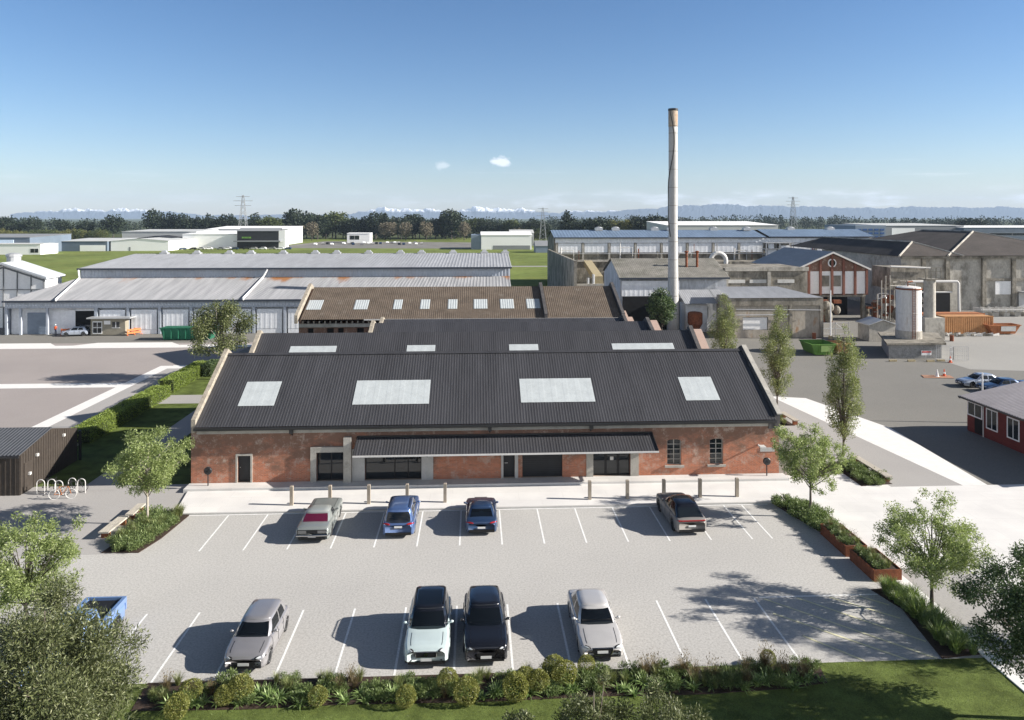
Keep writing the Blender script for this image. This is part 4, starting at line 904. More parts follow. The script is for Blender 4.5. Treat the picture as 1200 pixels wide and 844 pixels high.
def container(lab, x0, x1, y0, y1, h, m_, z=0):
    t = empty('shipping_container', ((x0 + x1) / 2, y0, z), lab, 'container')
    b = MB(); b.corr((x0, y0, z + .15), (x1, y0, z + .15), (x1, y0, z + h - .15), (x0, y0, z + h - .15), .35, -.07); b.box(x0 + .05, x1 - .05, y0 + .1, y1, z + .1, z + h - .06); b.build('shell', m_, t)
    f_ = MB()
    for x in (x0 - .02, x1 - .13): f_.box(x, x + .15, y0 - .04, y0 + .09, z, z + h)
    f_.box(x0, x1, y0 - .03, y0 + .09, z + .01, z + .16); f_.box(x0, x1, y0 - .03, y0 + .09, z + h - .16, z + h - .01); f_.build('frame', m_, t)
    f_ = MB(); f_.box(x0 - .03, x0 + .04, y0 + .15, y1 - .1, z + .15, z + h - .15); f_.build('door', m_, t); return t
M['orange'] = mat('orange_container_paint', (.40, .155, .065), var=.2, scale=.8, fine=.2, fscale=5)
M['orange2'] = mat('faded_orange_paint', (.52, .27, .12), var=.2, scale=.8, fine=.2, fscale=5, stain=((.30, .13, .07), 1, .6, .85))
container('long orange shipping container half hidden behind the faded one', 74.0, 86.3, 121.5, 124, 2.8, M['orange'])
container('faded orange ribbed shipping container beside the orange skip', 76.6, 84.8, 117.4, 119.9, 2.9, M['orange2'])
def skip(lab, x0, x1, y0, y1, h, m_, panel=True):
    t = empty('skip_bin', ((x0 + x1) / 2, y0, 0), lab, 'skip')
    b = MB(); e = (x1 - x0) * .16
    bot = [(x0 + e, y0 + .15, .12), (x1 - e, y0 + .15, .12), (x1 - e, y1 - .15, .12), (x0 + e, y1 - .15, .12)]; top = [(x0, y0, h), (x1, y0, h), (x1, y1, h), (x0, y1, h)]
    for k in range(4): j = (k + 1) % 4; b.face([bot[k], bot[j], top[j], top[k]]); b.face([tuple(Vector(v) + Vector(w)) for v, w in ((top[k], (0, 0, .002)), (top[j], (0, 0, .002)), (bot[j], (0, 0, .05)), (bot[k], (0, 0, .05)))])
    b.face(bot[::-1])
    for s in (.3, .5, .7): xx = x0 + (x1 - x0) * s; b.hexa([(xx - .06, y0 + .08, .12), (xx + .06, y0 + .08, .12), (xx + .06, y0 + .2, .12), (xx - .06, y0 + .2, .12)], [(xx - .06, y0 - .07, h), (xx + .06, y0 - .07, h), (xx + .06, y0 + .02, h), (xx - .06, y0 + .02, h)])
    b.build('body', m_, t)
    r = MB(); r.box(x0 - .07, x1 + .07, y0 - .08, y0 + .04, h - .06, h + .06); r.box(x0 - .07, x1 + .07, y1 - .04, y1 + .08, h - .06, h + .06); r.box(x0 - .07, x0 + .05, y0 + .05, y1 - .05, h - .06, h + .06); r.box(x1 - .05, x1 + .07, y0 + .05, y1 - .05, h - .06, h + .06); r.build('rim', m_, t)
    if panel: p = MB(); p.hexa([(x0 + (x1 - x0) * .38, y0 - .0, .55), (x1 - (x1 - x0) * .16, y0 - .0, .55), (x1 - (x1 - x0) * .16, y0 + .02, .55), (x0 + (x1 - x0) * .38, y0 + .02, .55)], [(x0 + (x1 - x0) * .38, y0 - .09, h - .15), (x1 - (x1 - x0) * .16, y0 - .09, h - .15), (x1 - (x1 - x0) * .16, y0 - .07, h - .15), (x0 + (x1 - x0) * .38, y0 - .07, h - .15)]); p.build('side_panel', panel if panel is not True else m_, t)
    return t
M['lime'] = mat('lime_green_paint', (.12, .25, .05), var=.15, scale=1, fine=.2, fscale=6); M['pale_lime'] = mat('pale_lime_panel', (.28, .42, .14), var=.1)
skip('orange skip with a pale side panel at the right of the containers', 83.2, 88.6, 116.2, 118.4, 1.5, M['orange'], M['old_white'])
skip('bright green skip standing in the yard left of the silo plinth', 46.2, 49.6, 99.6, 103.5, 1.55, M['lime'], M['pale_lime'])
skip('rusty orange skip beside the green skip in the yard', 50.0, 52.0, 100.2, 103, 1.5, M['orange2'], False)
jb = empty('rubble_pile', (80, 115, 0), 'low pile of broken timber and scrap in front of the faded container', 'rubble'); rng = random.Random(9)
for mm, nm in ((M['old_white'], 'plank'), (M['dirty'], 'scrap')):
    b = MB()
    for k in range(16):
        x = rng.uniform(75.5, 83); y = rng.uniform(114.6, 116.6); a = rng.uniform(-1, 1); l = rng.uniform(.4, 1.3)
        b.hexa([(x, y, .03), (x + l * math.cos(a), y + l * math.sin(a) * .4, .05), (x + l * math.cos(a), y + .2 + l * math.sin(a) * .4, .05), (x, y + .2, .03)], [(x, y, .3 * rng.random() + .15), (x + l * math.cos(a), y + l * math.sin(a) * .4, .45), (x + l * math.cos(a), y + .2 + l * math.sin(a) * .4, .45), (x, y + .2, .25)])
    b.build(nm, mm, jb)
def cone(x, y, lab, m_=None, grp='traffic cones in the yard'):
    t = empty('traffic_cone', (x, y, 0), lab, 'traffic cone', grp)
    b = MB(); b.box(x - .22, x + .22, y - .22, y + .22, 0, .05); b.lathe([(.17, .05), (.04, .85)], (x, y, 0), n=12); b.build('cone_body', m_ or mat('cone_orange', (.62, .12, .05), var=.08), t)
    b = MB(); b.lathe([(.128, .32), (.132, .32), (.098, .52), (.094, .52)], (x, y, 0), n=12); b.build('white_sleeve', M['white'], t)
cone(62.3, 94.3, 'orange traffic cone at the right end of the mesh fence by the plinth'); cone(55.2, 86.0, 'white topped traffic cone left of its neighbour in the open yard', M['white']); cone(56.2, 86.2, 'orange traffic cone right of the white one in the open yard')
b = MB(); b.prism_z([(53.2, 85.4), (56.6, 84.9), (57.1, 86.5), (53.8, 86.9)], 0, .03); tag(b.build('ground_mat', mat('reddish_mat', (.36, .20, .13), var=.2)), 'flat reddish mat under the two cones in the yard', 'mat')
fn = empty('mesh_fence', (62, 95.3, 0), 'temporary wire mesh fence panels in front of the silo plinth', 'fence')
b = MB()
pts = [(61.9, 96.6), (63.5, 95.4), (65.2, 95.0), (62.5, 94.6)]
for (xa, ya), (xb, yb) in zip(pts[:2] + [pts[1]], [pts[1], pts[2], pts[3]]):
    for k in range(9): u = k / 8; x = xa + (xb - xa) * u; y = ya + (yb - ya) * u; b.cyl((x, y, .1), (x, y, 1.9), .012 if 0 < k < 8 else .03, n=4)
    for z in (.12, .7, 1.3, 1.9): b.cyl((xa, ya, z), (xb, yb, z), .015, n=4)
b.build('panel', M['galv'], fn)
for k, (x, y) in enumerate(((55.2, 95.4), (57.6, 95.2), (60.0, 94.9), (61.6, 95.2))):
    b = MB(); b.box(x - .5, x + .5, y - .12, y + .12, 0, .22); tag(b.build('fence_foot', M['yel']), 'yellowish concrete fence foot lying in front of the silo plinth', 'fence foot', 'concrete feet by the plinth')
b = MB(); b.box(59.9, 61.3, 96.72, 96.78, .5, 1.1); o = tag(b.build('warning_sign', M['white']), 'white sign with red heading leaning on the silo plinth', 'sign'); b = MB(); b.box(59.95, 61.25, 96.70, 96.717, .86, 1.05); x = b.build('red_band', mat('sign_red', (.55, .05, .04)), None); x.parent = o
gt = empty('yard_gate', (58, 117, 0), 'grey steel yard gate with mesh below the gabled works', 'gate')
b = MB()
for x in (56.0, 58.2, 60.4): b.cyl((x, 117, 0), (x, 117, 2.1), .06, n=6)
for z in (.2, 1.1, 2.0): b.cyl((56, 117, z), (60.4, 117, z), .04, n=5)
b.cyl((56, 117, .2), (58.2, 117, 2), .03, n=5); b.cyl((58.2, 117, 2), (60.4, 117, .2), .03, n=5); b.build('frame', M['galv'], gt)
def pole(name, lab, x, y, h, r, m_, foot=None):
    t = empty(name, (x, y, 0), lab, 'pole'); b = MB(); b.cyl((x, y, 0), (x, y, h), r, r * .7, 8); b.build('mast', m_, t)
    b = MB(); b.cyl((x, y, 0), (x, y, .5), r * 3, r * 2.4, 10); b.build('foot', foot or M['conc'], t)
pole('flag_pole', 'slim white pole with yellow foot at the corner of the concrete store', 55.6, 113.4, 7.6, .12, M['white'], M['yel'])
pole('lamp_pole', 'short white pole beside the red building and the parked cars', 47.0, 66.5, 4.6, .09, M['white'])

# --- more plant and clutter round the works
t = empty('exhaust_duct', (47.6, 142, 0), 'pale arched exhaust duct bending over behind the old workshop', 'duct')
b = MB(); b.tube([(45.8, 142, 9.0), (45.8, 142, 10.4)] + [(47.3 - 1.5 * math.cos(a), 142, 10.6 + 1.5 * math.sin(a)) for a in [k * math.pi / 10 for k in range(11)]] + [(48.8, 142, 8.6)], .42, 10); b.build('bend', M['steelw'], t)
b = MB(); b.cyl((49.6, 141.8, 0), (49.6, 141.8, 10.4), .16, n=6); b.build('support', M['beige'], t)
t = empty('roof_pipework', (60, 200, 0), 'row of thin pipes, rails and vent stacks along the stained ledge of the long factory', 'pipework'); rng = random.Random(44)
for k in range(16):
    b = MB(); x = 24 + k * 5.4 + rng.uniform(-1, 1); h = rng.uniform(1.2, 3.6); b.cyl((x, 203.6, 7.2), (x, 203.6, 8.2 + h), rng.uniform(.07, .2), n=6)
    if k % 3 == 0: b.tube([(x, 203.6, 8.2 + h * .7), (x + 3.5, 203.6, 8.2 + h * .7), (x + 3.5, 203.6, 7.2)], .1, 5)
    b.build('vent_pipe', (M['steelw'], M['rust'], M['dirty'])[k % 3], t)
b = MB(); b.tube([(22, 203.3, 9.0), (112, 203.3, 8.9)], .1, 5); b.build('rail', M['galv'], t)
b = MB(); b.box(47, 80, 196, 204.5, 0, 7.2); b.build('ledge', M['dirty'], t)
t = empty('lower_annex', (53, 158, 0), 'low stained concrete annex with parapet between the long factory and the works', 'building')
b = MB(); b.box(46.5, 58, 158, 178, 0, 7.4); b.build('wall', M['dirty'], t); b = MB(); b.box(46.3, 58.2, 157.8, 158.3, 7.41, 8.1); b.box(46.3, 58.2, 177.7, 178.2, 7.41, 8.1); b.build('parapet', M['tan'], t)
b = MB(); b.box(47.4, 50, 157.9, 157.98, 4.6, 6.4); b.build('dark_opening', M['dark'], t)
for k, (x, y, n, lab) in enumerate(((66.5, 113.5, 6, 'tall stack of weathered pallets behind the concrete plinth'), (57.6, 112.0, 3, 'low stack of weathered pallets beside the yard gate'), (92.0, 132.5, 5, 'stack of weathered pallets in front of the loading porch'), (88.6, 131, 2, 'pair of weathered pallets left of the taller stack at the porch'))):
    t = empty('pallet_stack', (x, y, 0), lab, 'pallets')
    for q in range(n):
        b = MB(); z = q * .15
        for e in range(5): b.box(x - .6 + e * .25, x - .42 + e * .25, y - .5, y + .5, z + .11, z + .135)
        for e in (-.5, -.05, .4): b.box(x - .6, x + .6, y + e, y + e + .1, z, z + .109)
        b.build('pallet', M['timber'], t)
for k, (x, y, lab) in enumerate(((64.9, 109.5, 'blue oil drum by the small kiosk behind the silo'), (53.2, 113.9, 'rusty oil drum at the foot of the concrete store'), (73.3, 110.6, 'rusty oil drum at the foot of the slim stack'), (46.9, 113.9, 'grey oil drum below the white window of the concrete store'))):
    t = empty('oil_drum', (x, y, 0), lab, 'drum'); b = MB(); b.lathe([(.28, 0), (.29, .02), (.29, .28), (.305, .3), (.29, .32), (.29, .58), (.305, .6), (.29, .62), (.29, .88), (.27, .9)], (x, y, 0), n=16); b.build('shell', (M['bluegrey'], M['rust'], M['rust'], M['galv'])[k], t); b = MB(); b.cyl((x + .12, y, .9), (x + .12, y, .92), .05, n=8); b.build('bung', M['gutter'], t)
b = MB(); b.prism_z([(60.4, 131.2), (64.8, 131.4), (65.2, 133.5), (60.2, 133.6)], 0, 1.3); tag(b.build('scrap_heap', M['rust']), 'rusty scrap heap in the dark bay under the gabled works', 'scrap')

# --- red timber building right
rb = empty('red_timber_building', (50, 57, 0), 'low dark red weatherboard building with white framed windows at the right edge', 'building')
M['redw'] = mat('dark_red_weatherboard', (.155, .032, .027), var=.18, scale=1.2, fine=.25, fscale=8, stretch=(1, 1, 3))
RX0, RX1, RY0, RY1 = 44.0, 56.0, 49.8, 64.2
b = MB(); b.prism_y([(RX0, 0), (RX1, 0), (RX1, 3.1), ((RX0 + RX1) / 2, 4.2), (RX0, 3.1)], RY0, RY1); b.build('wall', M['redw'], rb)
b = MB()
for k in range(18): z = .15 + k * .165; b.hexa([(RX0 - .03, RY0, z), (RX0 - .003, RY0, z), (RX0 - .003, RY1, z), (RX0 - .03, RY1, z)], [(RX0 - .008, RY0, z + .15), (RX0 - .003, RY0, z + .15), (RX0 - .003, RY1, z + .15), (RX0 - .008, RY1, z + .15)])
b.build('weatherboards', M['redw'], rb)
q = MB(); q.corr((RX0 - .5, RY1 + .4, 3.0), (RX0 - .5, RY0 - .4, 3.0), (50, RY0 - .4, 4.35), (50, RY1 + .4, 4.35), .3, .04); q.corr((RX1 + .5, RY0 - .4, 3.0), (RX1 + .5, RY1 + .4, 3.0), (50, RY1 + .4, 4.35), (50, RY0 - .4, 4.35), .3, .04)
q.build('roof', mat('pinkish_grey_roof_iron', (.36, .335, .345), rough=.5, var=.12, scale=.3, fine=.1, fscale=3), rb)
b = MB(); b.box(RX0 - .62, RX0 - .5, RY0 - .4, RY1 + .4, 2.86, 3.0); b.box(RX0 - .5, 50, RY1 + .41, RY1 + .46, 2.75, 3.0); b.build('gutter', M['gutter'], rb)
for y0, y1, z0, z1 in ((62.3, 64.0, 1.55, 2.6), (60.4, 61.6, 1.0, 2.55), (57.9, 59.1, .95, 2.5), (55.5, 57.0, .9, 2.5), (53, 54.4, .9, 2.5)):
    w = MB(); w.box(RX0 - .05, RX0 - .032, y0, y1, z0, z1); o = w.build('window', M['glass'], rb)
    f_ = MB(); e = .1; f_.box(RX0 - .08, RX0 - .031, y0 - e, y1 + e, z1 + .002, z1 + e); f_.box(RX0 - .08, RX0 - .031, y0 - e, y1 + e, z0 - e, z0 - .002); f_.box(RX0 - .079, RX0 - .031, y0 - e, y0 - .002, z0, z1); f_.box(RX0 - .079, RX0 - .031, y1 + .002, y1 + e, z0, z1); f_.box(RX0 - .075, RX0 - .051, (y0 + y1) / 2 - .03, (y0 + y1) / 2 + .03, z0, z1)
    f_.build('frame', M['white'], o)
b = MB(); b.box(RX0 - .045, RX0 - .032, 62.1, 63.2, .1, 1.4); b.build('dark_doorway', M['dark'], rb)
b = MB(); b.cyl((RX0 - .1, 62.0, 0), (RX0 - .1, 62.0, 2.9), .05, n=6); b.build('downpipe', M['steelw'], rb)

# ================================================================== industrial estate far behind
M['palegrey'] = mat('pale_grey_cladding', (.50, .51, .50), var=.06, scale=.1); M['dimblue'] = mat('slate_blue_cladding', (.13, .165, .21), var=.1, scale=.2)
M['whitef'] = mat('bright_white_cladding', (.88, .88, .87), var=.04, scale=.1); M['midgrey'] = mat('grey_cladding', (.24, .25, .26), var=.1, scale=.1)
f1 = shed('warehouse', 'dark slate warehouse with a small pale blue sign at the far left edge', 'warehouse', -290, -232, 400, 440, 8.5, 9.5, M['dimblue'], M['midgrey'], mono=True)
b = MB(); b.box(-249, -240, 399.6, 399.9, 5.5, 7.4); b.build('sign_panel', mat('pale_blue_sign', (.55, .66, .78)), f1)
shed('warehouse', 'low white warehouse with grey annex in front of the slate one', 'warehouse', -252, -222, 392, 408, 5.2, 5.6, M['whitef'], M['palegrey'], wins=[(-227, -223, 1, 3)])
shed('warehouse', 'white gabled warehouse in the middle of the left field', 'warehouse', -206, -174, 432, 470, 5.6, 6.9, M['whitef'], M['palegrey'], axis='y', doors=[(-196, -195, 2.2, M['midgrey'])])
shed('warehouse', 'slate blue shed with white lower door joined to the left field warehouse', 'warehouse', -236, -207, 430, 468, 5.5, 6.3, M['dimblue'], M['palegrey'], mono=True, doors=[(-222, -208, 3.4, M['whitef'])])
shed('office_block', 'pale grey office block with glazed corner beside the big white warehouse', 'office', -222, -176, 480, 520, 10, 10.8, M['palegrey'], M['palegrey'], mono=True, wins=[(-220, -212, 2, 6), (-200, -186, 3, 5)])
shed('warehouse', 'largest white warehouse with stepped pale roofs on the left', 'warehouse', -180, -140, 468, 520, 8.6, 9.9, M['whitef'], M['whitef'], mono=True)
shed('warehouse', 'white roofed rear warehouse rising over the largest white one', 'warehouse', -186, -130, 525, 570, 10.8, 12.4, M['palegrey'], M['whitef'], mono=True)
shed('warehouse', 'dark gabled showroom standing against the largest white warehouse', 'showroom', -203, -182, 458, 478, 6.2, 7.8, M['navy'], M['blackclad'], axis='y', doors=[(-202, -183, 3.0, M['dimblue'])])
f2 = shed('warehouse', 'black clad warehouse with green lettering and white end', 'warehouse', -145, -120, 462, 470, 10.6, 12.3, M['blackclad'], M['midgrey'], axis='x', mono=True)
b = MB(); b.box(-119.9, -116, 462, 470, 0, 11); b.build('white_end', M['whitef'], f2)
b = MB(); 
for k in range(7): b.box(-142 + k * .8, -141.45 + k * .8, 461.5, 461.8, 6.2, 7.2)
b.build('green_lettering', mat('lime_sign', (.14, .30, .05)), f2); b = MB(); b.box(-146, -118, 458, 461.9, 4.2, 4.9); b.build('porch', M['midgrey'], f2)
shed('site_office', 'small white flat roofed office with dark windows beyond the middle field', 'office', -95, -78, 560, 572, 7, 7.3, M['whitef'], M['whitef'], mono=True, wins=[(-93, -86, 2.5, 5.5)])
shed('warehouse', 'white warehouse with blue grey side wall in the middle field', 'warehouse', 4, 34, 440, 470, 8.5, 10.2, M['whitef'], M['whitef'], doors=[(-1 + 12, 33, 2.4, M['midgrey'])])
b = MB(); b.box(-2, 3.9, 441, 469, 0, 8.6); tag(b.build('side_shed', M['bluegrey']), 'blue grey lean-to on the left end of the middle field warehouse', 'shed')
shed('warehouse', 'pale open fronted shed with dark doorway left of the lattice pylon', 'shed', 24, 40, 500, 520, 8.5, 10.5, M['palegrey'], M['palegrey'], doors=[(32, 39, 6, M['dark'])])
shed('cottage', 'blue grey gabled cottage at the left end of the long factory', 'cottage', 33, 46, 400, 412, 3.6, 6.2, M['bluegrey'], M['midgrey'])
shed('warehouse', 'wide warehouse with pale flat roof and blue racking side behind the hipped roof', 'warehouse', 345, 415, 610, 680, 12, 13.5, M['midgrey'], M['palegrey'], mono=True, doors=[(352, 372, 10, M['whitef'])])
b = MB(); b.box(318, 344, 605, 660, 0, 12.5); o = tag(b.build('pallet_rack_store', M['bluegrey']), 'blue racking store at the left end of the wide far warehouse', 'store'); b = MB()
for z in (2, 5, 8):
    for k in range(5): b.box(319 + k * 5, 322.5 + k * 5, 604.6, 604.95, z, z + 1.6)
x = b.build('rack_bay', mat('blue_rack', (.03, .09, .25))); x.parent = o
shed('warehouse', 'white roofed long warehouse at the far right edge', 'warehouse', 408, 560, 600, 660, 10.5, 11.5, M['dimblue'], M['whitef'], mono=True, wins=[(430, 470, 4, 6)])
shed('warehouse', 'long pale roofed warehouse just above the right half of the blue factory roof', 'warehouse', 110, 175, 420, 470, 14.5, 16.4, M['palegrey'], M['whitef'], mono=True)

# lattice pylons
def pylon(x, y, h, lab):
    t = empty('power_pylon', (x, y, 0), lab, 'pylon', 'lattice pylons on the plain'); b = MB(); w0 = h * .10; rr = h * .0045
    def c(k, z): w = w0 * (1 - z / h * .86); return (x + w * (1 if k in (0, 3) else -1), y + w * (1 if k < 2 else -1), z)
    for k in range(4): b.cyl(c(k, 0), c(k, h), rr * 1.6, rr, 4)
    n = 9
    for q in range(n):
        z0, z1 = h * q / n, h * (q + 1) / n
        for k in range(4): j = (k + 1) % 4; b.cyl(c(k, z0), c(j, z1), rr * .8, n=4)
    b.build('lattice_mast', mat('pylon_steel', (.30, .31, .32), var=.05), t)
    b = MB()
    for z, l in ((.78, .17), (.88, .20), (.97, .14)): b.cyl((x - h * l, y, h * z), (x + h * l, y, h * z), rr * 1.4, n=4)
    b.build('cross_arm', mat('pylon_steel', ()), t)
pylon(-176, 575, 36, 'lattice pylon left of the chimney beside the black warehouse')
pylon(48, 520, 26, 'lattice pylon between the field and the long blue factory')
pylon(385, 880, 44, 'tall thin lattice pylon on the right above the blue roofed factory')
pylon(197, 700, 19, 'short lattice pylon just right of the chimney behind the factory roof')

# mountains far away
def mountains(name, px0, px1, dist, prof, m_, depth, seed, rough=.16):
    rg = random.Random(seed); n = int((px1 - px0) / 2); rows = 9; b = MB()
    ph = [(rg.uniform(0, 6.28), f_, a) for f_, a in ((.05, .9), (.11, .7), (.23, .5), (.47, .34), (.9, .22))]
    V = []
    for r_ in range(rows):
        u = r_ / (rows - 1); 
        for k in range(n + 1):
            px = px0 + (px1 - px0) * k / n; base = prof(px)
            nz = sum(a * math.sin(px * f_ + p + u * 2.2 * (1 + f_)) for p, f_, a in ph)
            h = max(0, (base + nz * base * rough)) * math.sin(u * math.pi / 2) ** .8 * (1 + (rg.random() - .5) * .12 * (u > 0))
            Y = dist + depth * u; X = (px - 556) / 870 * Y
            V.append((X, Y, h - 3 * (u == 0)))
    for r_ in range(rows - 1):
        for k in range(n): a = r_ * (n + 1) + k; b.f.append((a, a + 1, a + n + 2, a + n + 1)); b.m.append(0)
    b.v = V
    return tag(b.build(name, m_, smooth=False), kind='structure')
def mtn_mat(name, snow_lo, snow_hi):
    m = bpy.data.materials.new(name); m.use_nodes = True; nt = m.node_tree; N = nt.nodes; L = nt.links; P = N['Principled BSDF']; P.inputs['Roughness'].default_value = 1; P.inputs['Specular IOR Level'].default_value = 0
    g = N.new('ShaderNodeNewGeometry'); s = N.new('ShaderNodeSeparateXYZ'); L.new(g.outputs['Position'], s.inputs[0])
    n = N.new('ShaderNodeTexNoise'); n.inputs['Scale'].default_value = .012; n.inputs['Detail'].default_value = 6; L.new(g.outputs['Position'], n.inputs['Vector'])
    ma = N.new('ShaderNodeMath'); ma.operation = 'MULTIPLY_ADD'; L.new(n.outputs['Fac'], ma.inputs[0]); ma.inputs[1].default_value = 80; L.new(s.outputs[2], ma.inputs[2])
    mr = N.new('ShaderNodeMapRange'); L.new(ma.outputs[0], mr.inputs[0]); mr.inputs[1].default_value = snow_lo; mr.inputs[2].default_value = snow_hi
    mx = N.new('ShaderNodeMixRGB'); L.new(mr.outputs[0], mx.inputs[0]); mx.inputs[1].default_value = (.05, .065, .09, 1); mx.inputs[2].default_value = (.74, .76, .80, 1); L.new(mx.outputs[0], P.inputs['Base Color']); return m  # rock is coloured bluish, with part of the distance haze in it
def gauss(px, c, w, h): return h * math.exp(-((px - c) / w) ** 2)
mountains('snowy_mountains', 30, 760, 12600, lambda p: 60 + gauss(p, 150, 55, 120) + gauss(p, 70, 40, 50) + gauss(p, 560, 90, 115) + gauss(p, 450, 50, 70) + gauss(p, 700, 60, 60), mtn_mat('snow_and_rock', 150, 185), 700, 4)
mountains('foothills', 640, 1400, 11400, lambda p: 40 + gauss(p, 1000, 160, 130) + gauss(p, 800, 90, 140) + gauss(p, 1200, 120, 120) + gauss(p, 900, 60, 50), mtn_mat('rock_and_scrub', 900, 950), 700, 8, .055)
hz = MB(); hz.box(-14100, 14100, -450, 14100, -1.2, 420)
def haze():
    m = bpy.data.materials.new('haze'); m.use_nodes = True; nt = m.node_tree; nt.nodes.remove(nt.nodes['Principled BSDF'])
    v = nt.nodes.new('ShaderNodeVolumePrincipled'); v.inputs['Color'].default_value = (.60, .77, 1, 1); v.inputs['Density'].default_value = 6.5e-5; v.inputs['Anisotropy'].default_value = 0
    nt.links.new(v.outputs[0], nt.nodes['Material Output'].inputs['Volume']); return m
tag(hz.build('haze', haze()), kind='stuff')

# ================================================================== vehicles
M['tyre'] = mat('tyre_rubber', (.018, .018, .019), rough=.85, var=.15, scale=6)
M['rim'] = mat('alloy_rim', (.42, .43, .44), rough=.3, metal=.8, var=.06); M['rimdark'] = mat('dark_alloy_rim', (.06, .06, .065), rough=.35, metal=.6, var=.06)
M['trim'] = mat('black_car_trim', (.014, .014, .015), rough=.55, var=.1)
M['lamp'] = glass_mat('headlamp_lens', (.55, .58, .60), .08); M['tail'] = glass_mat('tail_lamp_lens', (.30, .012, .012), .1)
M['plate'] = mat('number_plate', (.72, .72, .70), var=.04, rough=.5)
M['chrome'] = mat('bright_chrome', (.6, .6, .6), rough=.12, metal=1, var=.03)
def car_glass():
    m = glass_mat('car_glass', (.008, .011, .015), .03); nt = m.node_tree; N = nt.nodes; L = nt.links
    t = N.new('ShaderNodeBsdfTransparent'); t.inputs[0].default_value = (.55, .6, .62, 1); x = N.new('ShaderNodeMixShader'); x.inputs[0].default_value = .62
    L.new(t.outputs[0], x.inputs[1]); L.new(N['Principled BSDF'].outputs[0], x.inputs[2]); L.new(x.outputs[0], N['Material Output'].inputs['Surface']); return m
M['carglass'] = car_glass()
M['pinkreflection'] = glass_mat('magenta_reflection_glass', (.085, .010, .030), .06)  # the magenta reflection in the rear window is put into the glass colour
M['seat'] = mat('car_seat_cloth', (.05, .05, .05), var=.2)

def ip(t, pts):
    for (a, x), (b_, y) in zip(pts[:-1], pts[1:]):
        if t <= b_:
            u = 0 if b_ == a else max(0, min(1, (t - a) / (b_ - a))); u = u * u * (3 - 2 * u) if False else u
            return x + (y - x) * u
    return pts[-1][1]

